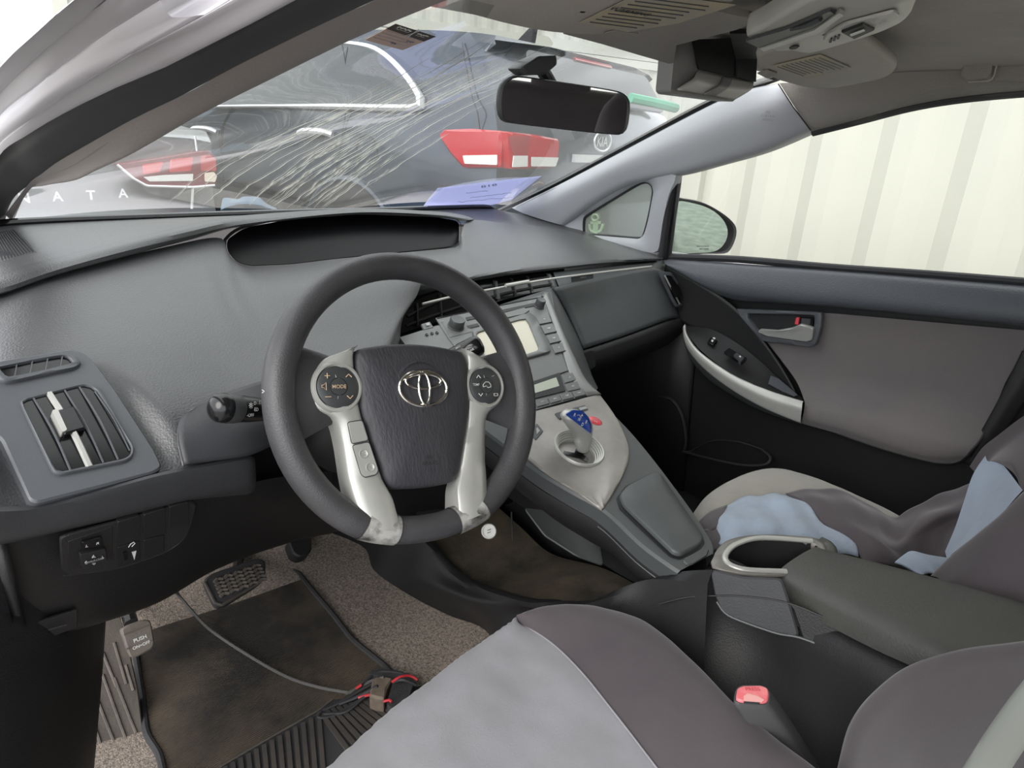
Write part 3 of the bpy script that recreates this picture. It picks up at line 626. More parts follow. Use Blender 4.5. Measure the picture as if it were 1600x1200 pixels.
for (o_, u, s_) in ((.043, .42, 'D'), (.044, -.02, 'ED'), (.037, -.45, '-OFF'), (.053, .52, 'D-')):
    text('lettering', s_, stk(o_, .0162, u), ax, upv*math.cos(u)-front*math.sin(u)*0, MT['white'], st, h=.0038, bold=.01)
st2 = empty('wiper_stalk', Y(700, 565, .10), 'black wiper stalk right of the steering wheel hub in front of the radio', 'stalk')
a2, b2 = Y(752, 537, .055), Y(690, 568, .085); ax2 = (b2-a2).normalized()
lathe('stalk_body', a2, ax2, [(0, -.002), (.007, -.0015), (.0125, .001), (.0148, .005), (.0152, .012), (.0150, .032), (.0142, .033), (.0140, .06), (.011, .12)], MT['gloss'], st2, 28)
fr2 = (CAM-a2); fr2 = (fr2-ax2*fr2.dot(ax2)).normalized(); up2 = ax2.cross(fr2)
def stk2(o_, f, u): return a2+ax2*o_+(fr2*math.cos(u)+up2*math.sin(u))*f
for (o_, u, s_, h_) in ((.016, -.1, 'REAR', .0032), (.016, -.5, 'O', .0035), (.037, .25, 'ON', .0032), (.037, -.2, 'OFF', .0032), (.030, .7, 'MIST', .0026)):
    text('lettering', s_, stk2(o_, .0152, u), -ax2, up2, MT['white'], st2, h=h_, bold=.01)
tube('symbol', [stk2(.020, .0152, -.75), stk2(.013, .0152, -.7)], .0004, MT['white'], st2, 4)
# ================================================================== centre stack and console bridge
CSP = [(.60, .05), (.445, -.008), (.25, -.085), (.10, -.155), (0, -.19), (-.12, -.222), (-.24, -.245), (-.4, -.27)]
def CS(px, py, lift=0):
    "the sight line cut with the stack's profile"
    d = sight(px, py)
    for (y0, z0), (y1, z1) in zip(CSP, CSP[1:]):
        n = V((0, z1-z0, y0-y1)); t = (V((0, y0, z0))-CAM).dot(n)/d.dot(n); p = CAM+d*t
        if t > 0 and min(y0, y1)-1e-6 <= p.y <= max(y0, y1)+1e-6: return p+CSN(p)*lift
    return p
def CSN(p):
    for (y0, z0), (y1, z1) in zip(CSP, CSP[1:]):
        if min(y0, y1)-1e-6 <= p.y <= max(y0, y1)+1e-6: return V((0, z1-z0, y0-y1)).normalized()
    return V((0, -.3, .95)).normalized()
def CL(l, lift=0): return [CS(*a, lift) for a in l]
def cplate(name, pts, th, m, parent, r=.002, inset=.0008, lift=0):
    q = CL(pts, lift); return plate(name, rnd(q, r, 3) if r else q, th, MT[m], parent, inset=inset)
con = empty('center_console', CS(905, 700), 'grey centre stack flowing into a floating console bridge with padded lid', 'console')
L = [(622, 528), (652, 574), (700, 622), (745, 664), (792, 700), (842, 738), (892, 768), (944, 798), (1000, 850), (1040, 880), (1060, 893)]
Rr = [(862, 450), (878, 520), (905, 580), (935, 620), (985, 672), (1018, 711), (1052, 755), (1085, 800), (1106, 832), (1116, 852), (1116, 864)]
rows = []
for a, b in zip(L, Rr):
    A, B = CS(*a), CS(*b); n = CSN((A+B)/2); e = (B-A).normalized()
    rows.append([A-n*.030-e*-.004, A-n*.004, A+e*.004]+[CS(a[0]+(b[0]-a[0])*k/30, a[1]+(b[1]-a[1])*k/30) for k in range(2, 29)]+[B-e*.004, B-n*.004, B-n*.030-e*.004])
g = [list(t) for t in zip(*[cr(c, 110) for c in zip(*rows)])]
WELL = CS(904, 702); WELLN = CSN(WELL)
def punch(bm, r):
    "cut a round hole for the shift well"
    bmesh.ops.delete(bm, geom=[f for f in bm.faces if any(((v.co-WELL)-WELLN*(v.co-WELL).dot(WELLN)).length < r for v in f.verts)], context='FACES'); return bm
from_bm('bridge_panel', punch(grid_bm(g), .0385), MT['console'], con, auto=30)
# side wall below the bridge on the driver's side, two steps
A = CL(L[3:]); w1 = [p+V((.004, .004, -.030)) for p in A]; w2 = [p+V((.012, .004, -.065)) for p in A]; w3 = [p+V((.05, .0, -.105)) for p in A]
surf('bridge_side', [w1, [p+V((-.002, 0, -.004)) for p in w1], w2, w3], MT['black_lo'], con, 40, 10)
from_bm('bridge_side_seam', tube_bm([p+V((-.002, 0, -.004)) for p in cr(w1, 30)][18:], .0011, 5), MT['console'], con)
B = CL(Rr[3:]); surf('bridge_side', [[p+V((-.004, 0, -.028)) for p in B], [p+V((-.02, 0, -.10)) for p in B]], MT['black_lo'], con, 30, 4)
surf('bridge_underside', [w3, [p+V((-.02, 0, -.10)) for p in B]], MT['black'], con, 30, 4)
# end of the bridge
A, Bq = CS(*L[-1]), CS(*Rr[-1]); e = Bq-A
surf('bridge_end', [[A+V((0, 0, -.004)), A.lerp(Bq, .3)+V((0, -.012, -.005)), A.lerp(Bq, .7)+V((0, -.012, -.005)), Bq+V((0, 0, -.004))], [A+V((0, .0, -.05)), A.lerp(Bq, .3)+V((0, -.01, -.05)), A.lerp(Bq, .7)+V((0, -.01, -.05)), Bq+V((0, 0, -.05))], [A+V((.03, .02, -.1)), A.lerp(Bq, .3)+V((0, .02, -.1)), A.lerp(Bq, .7)+V((0, .02, -.1)), Bq+V((-.03, .02, -.1))]], MT['console'], con, 20, 10)
# stack face: pale grey field carrying radio and climate panel
sf = [(624, 529), (640, 503), (690, 490), (760, 476), (836, 462), (848, 500), (866, 548), (888, 594), (914, 624), (830, 652), (760, 640), (720, 610), (650, 572), (627, 545)]
def field(name, Lp, Rp, lift, m, parent, n=10, nv=40, th=.002):
    rr = []
    for a, b in zip(Lp, Rp):
        A, B_ = CS(*a, lift), CS(*b, lift); nn = CSN((A+B_)/2); rr.append([A-nn*th]+[CS(a[0]+(b[0]-a[0])*i/n, a[1]+(b[1]-a[1])*i/n, lift) for i in range(n+1)]+[B_-nn*th])
    g = [list(t) for t in zip(*[resample(list(c), nv) for c in zip(*rr)])]
    return from_bm(name, grid_bm(g), MT[m], parent, auto=30)
field('stack_face', [(624, 529), (648, 560), (690, 590), (740, 622), (796, 653)], [(847, 462), (863, 505), (879, 552), (894, 596), (914, 620)], .003, 'stack', con)
# silver border on the right, and the silver shift panel
def cpath(l, lift): return [CS(*a, lift) for a in l]
surf('stack_border', [cr(cpath([(846, 463), (862, 505), (878, 552), (893, 596), (917, 621)], .002), 30), cr(cpath([(850, 461), (868, 505), (887, 553), (908, 598), (935, 620)], .005), 30), cr(cpath([(855, 458), (872, 505), (893, 553), (915, 596), (938, 619)], .001), 30)], MT['border'], con, 30, 8, thick=.003)
spn = [(834, 642), (876, 632), (916, 621), (936, 619), (955, 645), (972, 675), (981, 702), (979, 727), (966, 755), (941, 797), (900, 770), (862, 747), (829, 722), (792, 690), (800, 665)]
q = CL(spn, .001)
rr = []
for a, b in [((800, 652), (936, 619)), ((797, 662), (955, 645)), ((794, 676), (969, 670)), ((793, 690), (980, 700)), ((829, 722), (979, 727)), ((862, 747), (968, 752)), ((900, 770), (957, 772)), ((940, 796.5), (942, 796.5))]:
    A, B_ = CS(*a, .002), CS(*b, .002); nn = CSN((A+B_)/2); e = (B_-A)
    rr.append([A-nn*.004]+[CS(a[0]+(b[0]-a[0])*f, a[1]+(b[1]-a[1])*f, .003)+nn*h for f, h in ((0, .0005), (.12, 0), (.3, -.0008), (.5, -.001), (.7, .0006), (.86, .0025), (1, .001))]+[B_-nn*.004])
rr = [cr(r, 44) for r in rr]
g = [list(t) for t in zip(*[cr(c, 70) for c in zip(*rr)])]
from_bm('shift_panel', punch(grid_bm(g), .0385), MT['silver_d'], con, auto=50)
# shift gate: ridged silver well
sc = CS(904, 702); sn = CSN(sc)
lathe('gate_bezel', sc, sn, [(.0445, .000), (.0440, .0055), (.0428, .0068), (.0405, .0062), (.0402, .0035), (.0385, .003), (.0382, .000), (.0365, -.0005), (.0362, -.0035), (.0345, -.004), (.0340, -.0075), (.0325, -.008), (.0315, -.013)], MT['silver'], con, 56)
lathe('gate_floor', sc, sn, [(.0325, -.0125), (.022, -.0105), (.0, -.0095)], MT['silver_d'], con, 40)
def gp(x, y, h=-.0095): return sc+V((1, 0, 0))*x+(V((0, 1, 0))-sn*sn.y).normalized()*y+sn*h
slot = [gp(-.026, .006), gp(-.019, .013), gp(-.004, .002), gp(.006, .010), gp(.019, .002), gp(.013, -.006), gp(.008, -.005), gp(.013, -.018), gp(.004, -.024), gp(-.004, -.012)]
plate('gate_slot', rnd(slot, .002, 3), .0006, MT['gloss'], con)
# buttons on the shift panel
for q, s in (([(866, 648), (892, 641), (897, 650), (873, 657)], ''), ([(893, 640), (918, 634), (926, 642), (899, 649)], 'EV'), ([(834, 668), (838, 664), (848, 676), (836, 690), (832, 684)], 'P')):
    b = cplate('mode_button', q, .0045, 'console', con, .0012, .001)
    c = CL(q); cc = sum(c, V())/len(c)+CSN(c[0])*.0052
    if s: plate('button_mark', [cc+(p-cc)*.42+CSN(c[0])*.0 for p in [x+CSN(c[0])*.0052 for x in c[:4]]], .0004, MT['grey_print'], con)
hz = CS(929, 661); hn = CSN(hz); hx = (CS(941, 668)-CS(917, 654)).normalized()*.0135; hy = hn.cross(hx).normalized()*.0105
bm = grid_bm([[p for p in ell(hz+hn*h, hx*f, hy*f, 32)] for f, h in ((1.02, 0), (1, .004), (.93, .006), (.5, .0068), (.01, .007))], closed=True)
from_bm('hazard_button', bm, MT['red'], con, auto=60)
tri = [hz+hn*.0076+hy*.42, hz+hn*.0076-hy*.36+hx*.36, hz+hn*.0076-hy*.36-hx*.36]
tube('hazard_symbol', [p-hn*.0006 for p in tri], .0006, MT['white'], con, 5, closed=True)
# padded lid on the bridge
lid = [(966, 778), (978, 764), (1018, 743), (1030, 745), (1092, 836), (1097, 848), (1090, 857), (1062, 871), (1050, 868), (972, 793)]
lo_ = CL([(963, 779), (976, 761), (1019, 739.5), (1033, 742), (1096, 835), (1101, 849), (1093, 860), (1062, 875), (1047, 871), (968, 796)])
fr = plate('lid_seam', rnd(lo_, .004), .0012, MT['black'], con)
ld = CL(lid); c = sum(ld, V())/len(ld); ring = rnd(ld, .008, 5)
rows = [[c+(p-c)*f+CSN(c)*h for p in ring] for f, h in ((1, .000), (1, .005), (.985, .0075), (.955, .0088), (.5, .0095), (.01, .0096))]
from_bm('bridge_lid', grid_bm(rows, closed=True), MT['console'], con, auto=60)
cplate('lid_catch', [(1066, 876), (1101, 856), (1107, 860), (1104, 870), (1080, 884), (1070, 883)], .003, 'console', con, .004, .0015)
# ------------------------------------------------------------------ radio
rad_o = empty('car_radio', CS(790, 540), 'grey double height car radio with a tan unlit screen behind the wheel rim', 'radio')
field('radio_face', [(680, 500), (700, 532), (730, 572), (768, 620)], [(850, 466), (858, 500), (870, 540), (886, 582)], .0048, 'stack', rad_o)
tube('face_gap', [CS(*a, .0055) for a in [(682, 501), (760, 484.5), (849, 466.5)]], .0011, MT['black'], rad_o, 5, steps=16)
tube('face_gap', [CS(*a, .0055) for a in [(770, 620), (830, 602), (886, 582.5)]], .0009, MT['black'], rad_o, 5, steps=16)
for q in ([(726, 500), (838, 476), (840, 480), (728, 504.5)], [(762, 508), (822, 493), (820, 498), (764, 514)], [(728, 513), (745, 509), (748, 513), (731, 517)]):
    cplate('disc_slot', q, .0062, 'black', rad_o, .0006, 0)
cplate('disc_slot_lip', [(762, 500), (818, 485), (826, 489), (818, 495), (764, 506)], .0075, 'stack', rad_o, .001, .0015)
so = CL([(736, 520), (786, 506), (822, 494), (832, 494), (858, 548), (858, 554), (760, 582), (752, 578)], .0055)
si = CL([(742, 526), (786, 512), (817, 503), (822, 505), (840, 549), (838, 553), (768, 575), (760, 572)], .0055)
frame('screen_bezel', so, si, .004, MT['stack'], rad_o, depth=.003, bev=.001, n=48)
plate('screen', [p-CSN(p)*.0 for p in CL([(742, 526), (786, 512), (817, 503), (822, 505), (840, 549), (838, 553), (768, 575), (760, 572)], .0052)], .0012, MT['lcd'], rad_o)
for (px, py, r) in ((711, 514, .0150), (841, 482, .0105)):
    p = CS(px, py, .004); n = CSN(p)
    lathe('control_knob', p, n, [(r*1.12, 0), (r*1.1, .003), (r, .004), (r*.97, .017), (r*.88, .0192), (r*.6, .0186), (0, .0184)], MT['knob'], rad_o, 32)
    for i in range(4): pass
cplate('knob_panel', [(688, 504), (726, 497), (736, 522), (702, 531)], .0058, 'stack', rad_o, .001, .0006)
for q, s in (([(836, 499), (856, 495), (861, 507), (841, 511)], '<'), ([(843, 513), (862, 509), (868, 522), (850, 526)], 'DISP'), ([(852, 528), (869, 524), (875, 537), (858, 541)], '/AA'), ([(860, 543), (877, 539), (882, 552), (866, 556)], 'V')):
    b = cplate('side_button', q, .0068, 'stack', rad_o, .0012, .001)
    c = CL(q, .0072); text('lettering', s, sum(c, V())/4+CSN(c[0])*.0004, c[1]-c[0], c[0]-c[3], MT['white'], rad_o, h=.0035, bold=.01)
    d = CL([q[3], q[2]], .0068); tube('button_gap', d, .0008, MT['black'], rad_o, 5)
for s, px, py in (('PWR', 690, 506), ('VOL', 710, 501), ('TUNE', 826, 476), ('FILE', 842, 473)): text('lettering', s, CS(px, py, .0064), CS(px+20, py-5)-CS(px, py), CS(px-3, py-10)-CS(px, py), MT['grey_print'], rad_o, h=.0028, bold=.01)
cplate('function_button', [(657, 509), (671, 505), (677, 514), (662, 518)], .0042, 'stack', rad_o, .001, .001)
plate('button_mark', CL([(664, 510), (669, 508.5), (671, 512), (666, 513.5)], .0066), .0004, MT['grey_print'], rad_o)
for px, py in ((666, 526), (674, 524), (682, 523)):
    p = CS(px, py, .004); lathe('indicator_socket', p, CSN(p), [(.003, 0), (.0028, .0016), (.0018, .0005), (0, .0004)], MT['gloss'], rad_o, 14)
    text('lettering', 'o', CS(px-1, py-6.5, .004), CS(px+20, py-5)-CS(px, py), CS(px-3, py-10)-CS(px, py), MT['grey_print'], rad_o, h=.0016)
for q in ([(733, 560), (748, 556), (756, 570), (744, 573)],):
    cplate('side_button', q, .0068, 'stack', rad_o, .001, .001); c = CL(q, .0075); text('lettering', '>', sum(c, V())/4, c[1]-c[0], c[0]-c[3], MT['white'], rad_o, h=.0035)
# ------------------------------------------------------------------ climate control panel
cl = empty('climate_panel', CS(855, 610), 'climate control panel with small green grey display under the car radio', 'climate panel')
field('panel_face', [(776, 628), (786, 644), (796, 654)], [(894, 579), (905, 597), (914, 620)], .0042, 'stack', cl, nv=16)
cplate('display_surround', [(800, 610), (872, 586), (882, 614), (818, 630)], .0064, 'black_lo', cl, .0008, 0)
cplate('display', [(808, 614), (867, 593.5), (872, 607), (818, 623)], .0068, 'lcd2', cl, .0008, 0)
for q, s in (([(876, 590), (895, 585), (899, 597), (881, 602)], '-+'), ([(881, 604), (900, 599), (905, 611), (886, 615)], 'OO')):
    cplate('mode_button', q, .0064, 'stack', cl, .001, .001); c = CL(q, .0069); text('lettering', s, sum(c, V())/4, c[1]-c[0], c[0]-c[3], MT['white'], cl, h=.0028)
xs = [(834, 629), (857, 624.5), (878, 619.5), (902, 613), (913, 611)]
bq = [((834, 629), (852, 625), (857, 634), (838, 639)), ((854, 624.5), (871, 620), (876, 629), (859, 633.5)), ((873, 619.5), (890, 615.5), (895, 624.5), (878, 628.5)), ((892, 615), (909, 611), (913, 620), (897, 624)), ((815, 634), (832, 629.5), (836, 639.5), (818, 644))]
for q, s in zip(bq, ('AUTO', 'A/C', 'OFF', 'REAR', 'MAX')):
    cplate('mode_button', q, .0064, 'stack', cl, .001, .001); c = CL(q, .0069); text('lettering', s, sum(c, V())/4, c[1]-c[0], c[0]-c[3], MT['white'], cl, w=.0075)
# ------------------------------------------------------------------ shift lever
lev = empty('shift_lever', sc, 'stubby silver shift lever with a translucent blue top standing in the ridged gate', 'shift lever')
def LV(px, py, y=.045): return Y(px, py, y)
secs = [((904, 706), (915, 707), .040), ((902, 702), (918, 704), .041), ((899, 692), (921, 694), .043), ((897, 682), (922, 684), .045), ((891, 672), (923, 674), .046), ((884, 662), (923, 666), .047), ((879, 653), (921, 658), .048), ((880, 647), (917, 650), .049), ((885, 641.5), (910, 642.5), .050)]
rows = []
for a, b, y in secs:
    A, B_ = LV(*a, y), LV(*b, y); c = (A+B_)/2; hx_ = (B_-A)/2; vd = (c-CAM).normalized()
    dp = vd.cross(V((0, 0, 1)).cross(vd)).normalized(); dd = hx_.cross((LV(905, 640)-LV(905, 720)).normalized()).normalized()*hx_.length*.6
    rows.append([c+hx_*math.cos(t)+dd*math.sin(t) for t in [2*math.pi*k/24 for k in range(24)]])
g = [list(t) for t in zip(*[cr(c, 36) for c in zip(*rows)])]
from_bm('lever_body', grid_bm(g, closed=True, cap=True), MT['silver'], lev, auto=60)
top = [LV(903+(a[0]-903)*1.12, 658+(a[1]-658)*1.08, .030) for a in [(885, 648), (895, 641.5), (909, 642.5), (918, 652), (922, 664), (922, 677), (914, 671), (900, 660)]]
tc_ = sum(top, V())/8
def toward_cam(p, d): return p+(CAM-p).normalized()*d
rows = [[toward_cam(tc_+(p-tc_)*f, h) for p in rnd(top, .004, 3)] for f, h in ((1.0, -.012), (1, .009), (.96, .0115), (.6, .0130), (.02, .0138))]
from_bm('blue_top', grid_bm(rows, closed=True), MT['blue'], lev, auto=60)
ex_ = (LV(918, 668, .03)-LV(890, 650, .03)).normalized(); ey_ = (LV(908, 643, .03)-LV(900, 657, .03)).normalized()
for s, px, py in (('R', 898, 648), ('N', 905, 655), ('D', 910, 663), ('B', 916, 659), ('+', 909, 649)):
    text('lettering', s, toward_cam(LV(px, py, .030), .0150), LV(px+10, py+2.5, .03)-LV(px, py, .03), LV(px+1, py-10, .03)-LV(px, py, .03), MT['white'], lev, h=.0055, bold=.02)
tube('gate_pattern', [toward_cam(LV(*a, .03), .0150) for a in [(902, 649), (905, 648), (908, 653)]], .0004, MT['white'], lev, 4)
# ------------------------------------------------------------------ floor tunnel with open tray, and armrest box
tun = empty('floor_console', (0, -.1, -.45), 'black floor console with a dusty open tray under the bridge', 'console')
rim = [V((-.115, .60, -.44)), X(672, 857, -.115), X(720, 905, -.112), X(800, 935, -.110), X(880, 944, -.105), X(915, 944, -.10), X(960, 925, -.085), X(1010, 907, -.06), X(1060, 899, -.05), X(1110, 893, -.045)]
base = [V((-.27, .66, -.56)), Z(560, 852, -.585), Z(585, 892, -.588), Z(640, 930, -.589), Z(700, 961, -.589), Z(765, 992, -.589), V((-.165, -.02, -.588)), V((-.15, -.15, -.588)), V((-.14, -.28, -.588)), V((-.12, -.38, -.588))]
inner = [p+V((.016, 0, .001)) for p in rim]; deep = [V((p.x+.03, p.y, min(p.z-.03, -.445+max(0, (-.1-p.y))*.8))) for p in rim]
surf('tray_wall', [base, [b.lerp(r, .55)+V((-.006, 0, 0)) for b, r in zip(base, rim)], [r+V((-.003, 0, -.008)) for r in rim], rim, inner, [p+V((.004, 0, -.012)) for p in inner], deep], MT['black'], tun, 60, 24)
tf = [p+V((-.004, 0, .002)) for p in deep]
fl = mat('tray_floor_dust', (.045, .041, .035), .75, bump=.4, bscale=200, col2=(.125, .098, .066), vscale=9)
surf('tray_floor', [tf, [V((.0, p.y, p.z-.005)) for p in tf], [V((.12, p.y, p.z-.002)) for p in tf]], fl, tun, 40, 8)
surf('tray_wall', [[V((.12, y, z)) for y, z in ((.6, -.45), (.3, -.45), (0, -.45), (-.2, -.40))], [V((.14, y, z)) for y, z in ((.6, -.25), (.3, -.27), (0, -.30), (-.2, -.30))], [V((.17, y, z)) for y, z in ((.6, -.6), (.3, -.6), (0, -.6), (-.2, -.6))]], MT['black_lo'], tun, 20, 8)
surf('tray_back', [[V((-.12, .33, -.46)), V((.0, .36, -.46)), V((.13, .36, -.46))], [V((-.12, .42, -.2)), V((0, .42, -.16)), V((.13, .42, -.16))]], MT['black_lo'], tun, 10, 4, lin=True)
pk = YS([(818, 795, .14), (870, 800, .12), (905, 815, .09), (935, 842, .05), (942, 885, .0), (900, 870, .03), (850, 838, .09)])
plate('side_pocket', rnd(pk, .008, 4), .003, MT['console'], tun, inset=.001)
tube('tray_corner_seam', [Y(799, 800, .26), Y(801, 845, .26)], .0016, MT['console'], tun, 6)
p = Y(764, 830, .20); d = (CAM-p).normalized()
lathe('power_socket', p-d*.01, d, [(.015, -.02), (.015, .006), (.0135, .009), (.012, .009), (.0115, .006), (.0, .006)], MT['white'], tun, 24)
for i in (-1, 1): tube('socket_mark', [p+V((-.004, 0, .003*i)), p+V((.004, 0, .003*i))], .0008, MT['grey_print'], tun, 5)
# armrest
arm = empty('armrest_box', (.03, -.4, -.25), 'black armrest box with oval silver rimmed cup holder in front of its olive grey lid', 'armrest')
zc = -.215
def AZ(px, py, z=zc): return Z(px, py, z)
hole_o = [AZ(*a) for a in [(1119, 884), (1124, 862), (1148, 846), (1195, 839), (1270, 844), (1284, 850), (1285, 868), (1270, 882), (1222, 899), (1160, 893)]]
# holder body: silver collar at the front, wrapping down the sides
hl = [AZ(*a) for a in [(1134, 880), (1136, 866), (1152, 852), (1190, 844.5), (1266, 849), (1281, 856), (1282, 868), (1262, 882), (1225, 893), (1160, 890)]]
fr_o = [AZ(*a) for a in [(1113, 888), (1114, 873), (1122, 858), (1142, 844), (1192, 837.5), (1272, 842), (1287, 850), (1288, 872), (1268, 888), (1224, 901), (1165, 900)]]
front = frame('cup_holder_collar', cr(fr_o, 60, True), cr(hl, 60, True), .003, MT['collar'], arm, toward=(0, -.3, 2), depth=.012, bev=.001, n=60)
rim_l = cr([AZ(*a)+V((0, 0, .003)) for a in [(1228, 896), (1165, 893), (1138, 884), (1133, 870), (1150, 853), (1190, 843), (1268, 848)]], 40)
from_bm('silver_rim', tube_bm(rim_l, .0042, 10, ry=.8), MT['silver'], arm)
hc = cr(hl, 40, True)
cc = sum(hc, V())/40
surf('cup_well', [[p for p in hc]+[hc[0]], [cc+(p-cc)*.96+V((0, 0, -.03)) for p in hc]+[cc+(hc[0]-cc)*.96+V((0, 0, -.03))], [cc+(p-cc)*.9+V((0, 0, -.075)) for p in hc]+[cc+(hc[0]-cc)*.9+V((0, 0, -.075))], [cc+(p-cc)*.02+V((0, 0, -.076)) for p in hc]+[cc+(hc[0]-cc)*.02+V((0, 0, -.076))]], MT['black_lo'], arm, 41, 16, lin=False, linu=True)
# lid: rises gently to the rear, rounded shoulders
Ll = [AZ(1228, 897, -.213), Z(1235, 912, -.213), Z(1280, 940, -.20), Z(1330, 972, -.185), Z(1400, 1010, -.165), Z(1445, 1035, -.15)]
lidrows = []
for (lx, rx, y, z) in ((.034, .15, -.318, -.212), (.022, .152, -.35, -.205), (.006, .150, -.39, -.193), (-.012, .145, -.44, -.178), (-.028, .138, -.49, -.162), (-.04, .13, -.56, -.142), (-.05, .125, -.66, -.12)):
    lidrows.append([V((lx-.003, y, z-.032)), V((lx-.002, y, z-.02)), V((lx+.004, y, z-.006)), V((lx+.022, y, z)), V(((lx+rx)/2, y, z+.002)), V((rx-.02, y, z)), V((rx-.004, y, z-.006)), V((rx, y, z-.022)), V((rx, y, z-.05))])
lidrows[0] = [p+V((0, .0, 0)) for p in lidrows[0]]
edge = hl
for r in lidrows[:1]: pass
nose = [V((lidrows[0][i].x*.5+lidrows[1][i].x*.5, lidrows[0][i].y+.004, lidrows[0][i].z-.02)) for i in range(9)]
surf('armrest_lid', [lidrows[0]]+lidrows, MT['lid'], arm, 50, 60, auto=60)
lipp = [AZ(*a)+V((0, 0, .002)) for a in [(1226, 899), (1262, 886), (1284, 870), (1285, 852), (1270, 843)]]
tube('lid_front_roll', [p+V((.006, -.008, -.006)) for p in lipp], .010, MT['lid'], arm, 12, steps=24)
# box sides
sd_t = [X(1110, 893, -.03)+V((.0, 0, 0)), V((-.006, -.285, -.235)), V((.005, -.33, -.25)), V((-.002, -.38, -.245)), V((-.018, -.44, -.228)), V((-.034, -.49, -.212)), V((-.046, -.56, -.192)), V((-.055, -.66, -.17))]
fc = [V((-.04, -.30, -.30)), V((-.02, -.31, -.31))]
sd_m = [p+V((-.012, 0, -.07)) for p in sd_t]; sd_b = [V((-.14 if p.y > -.30 else -.10, p.y, -.585)) for p in sd_t]
surf('box_side', [[p+V((.03, 0, .012)) for p in sd_t], sd_t, sd_m, [V((-.075, p.y, -.42)) for p in sd_t], sd_b], MT['black_lo'], arm, 50, 24)
# grey collar skirt on the driver's side
sk = [X(1112, 889, -.03), X(1168, 900, -.0), X(1222, 901, .02), X(1252, 996, -.005), X(1215, 990, -.015), X(1150, 967, -.03), X(1128, 955, -.04), X(1117, 930, -.045)]
sk = [PL(px, py, (-.040, -.28, -.24), (-.93, -.28, .24)) for px, py in [(1110, 889), (1165, 901), (1222, 903), (1236, 945), (1250, 994), (1212, 987), (1150, 966), (1130, 955), (1118, 932)]]
plate('collar_skirt', rnd(sk, .006, 3), .004, MT['dash_lo'], arm, inset=.002)
ls = [PL(px, py, (-.040, -.28, -.24), (-.93, -.28, .24)) for px, py in [(1226, 904), (1232, 940), (1300, 968), (1370, 1000), (1440, 1035), (1445, 1060), (1398, 1056), (1320, 1022), (1254, 994), (1240, 950)]]
plate('lid_skirt', ls[2:9]+[ls[9], ls[1]], .0035, MT['black_lo'], arm, inset=.0015)
tube('side_seam', [PL(px, py, (-.044, -.28, -.24), (-.93, -.28, .24)) for px, py in [(1120, 940), (1132, 957), (1152, 968), (1212, 989), (1252, 997), (1320, 1024), (1398, 1058)]], .0016, MT['console'], arm, 6, steps=40)
tube('lid_seam', [PL(px, py, (-.0455, -.28, -.24), (-.93, -.28, .24)) for px, py in [(1030, 944), (1070, 934), (1115, 931), (1165, 932), (1230, 942), (1300, 970), (1370, 1000), (1440, 1032)]], .0010, MT['black'], arm, 6, steps=40)
# ================================================================== passenger door
PX = .70
door = empty('door_1', (.72, 0, 0)); tag(door, 'passenger door with slate upper pad, brown grey fabric and silver pull', kind='structure')
def DX(l): return [X(*a) for a in l]
# backing skin of the door, black
bk0 = DX([(1030, 410, .745), (1160, 425, .745), (1300, 435, .745), (1450, 447, .745), (1610, 462, .745), (1700, 470, .745)])
bk1 = DX([(1045, 480, .75), (1160, 500, .75), (1300, 520, .75), (1450, 540, .75), (1610, 560, .75), (1700, 575, .75)])
bk2 = DX([(1060, 560, .755), (1160, 600, .755), (1300, 660, .755), (1450, 700, .755), (1610, 730, .755), (1700, 760, .755)])
bk3 = DX([(1000, 700, .755), (1130, 760, .755), (1300, 840, .755), (1450, 860, .755), (1610, 880, .755), (1700, 900, .755)])
bk4 = DX([(950, 800, .755), (1100, 900, .755), (1300, 1000, .755), (1450, 1050, .755), (1610, 1100, .755), (1700, 1100, .755)])
surf('door_skin', [bk0, bk1, bk2, bk3, bk4], MT['black'], door, 40, 30, thick=.02)
# upper pad under the window line
u0 = DX([(1036, 404, .718), (1100, 408, .718), (1200, 415, .718), (1330, 424, .718), (1460, 434, .718), (1620, 447, .718), (1720, 455, .718)])
u1 = DX([(1037, 408, .700), (1100, 414, .698), (1200, 422, .697), (1330, 432, .697), (1460, 443, .697), (1620, 457, .697), (1720, 465, .697)])
u2 = DX([(1040, 412, .690), (1105, 432, .684), (1200, 446, .683), (1330, 458, .683), (1460, 470, .683), (1620, 486, .683), (1720, 495, .683)])
u3 = DX([(1042, 415, .690), (1112, 450, .685), (1205, 466, .684), (1330, 477, .684), (1460, 490, .684), (1620, 506, .684), (1720, 516, .684)])
u4 = DX([(1043, 416, .70), (1130, 463, .70), (1210, 473, .70), (1330, 482, .70), (1460, 495, .70), (1620, 512, .70), (1720, 522, .70)])
surf('upper_pad', [u0, u1, u2, u3, u4], MT['door_pad'], door, 60, 24)
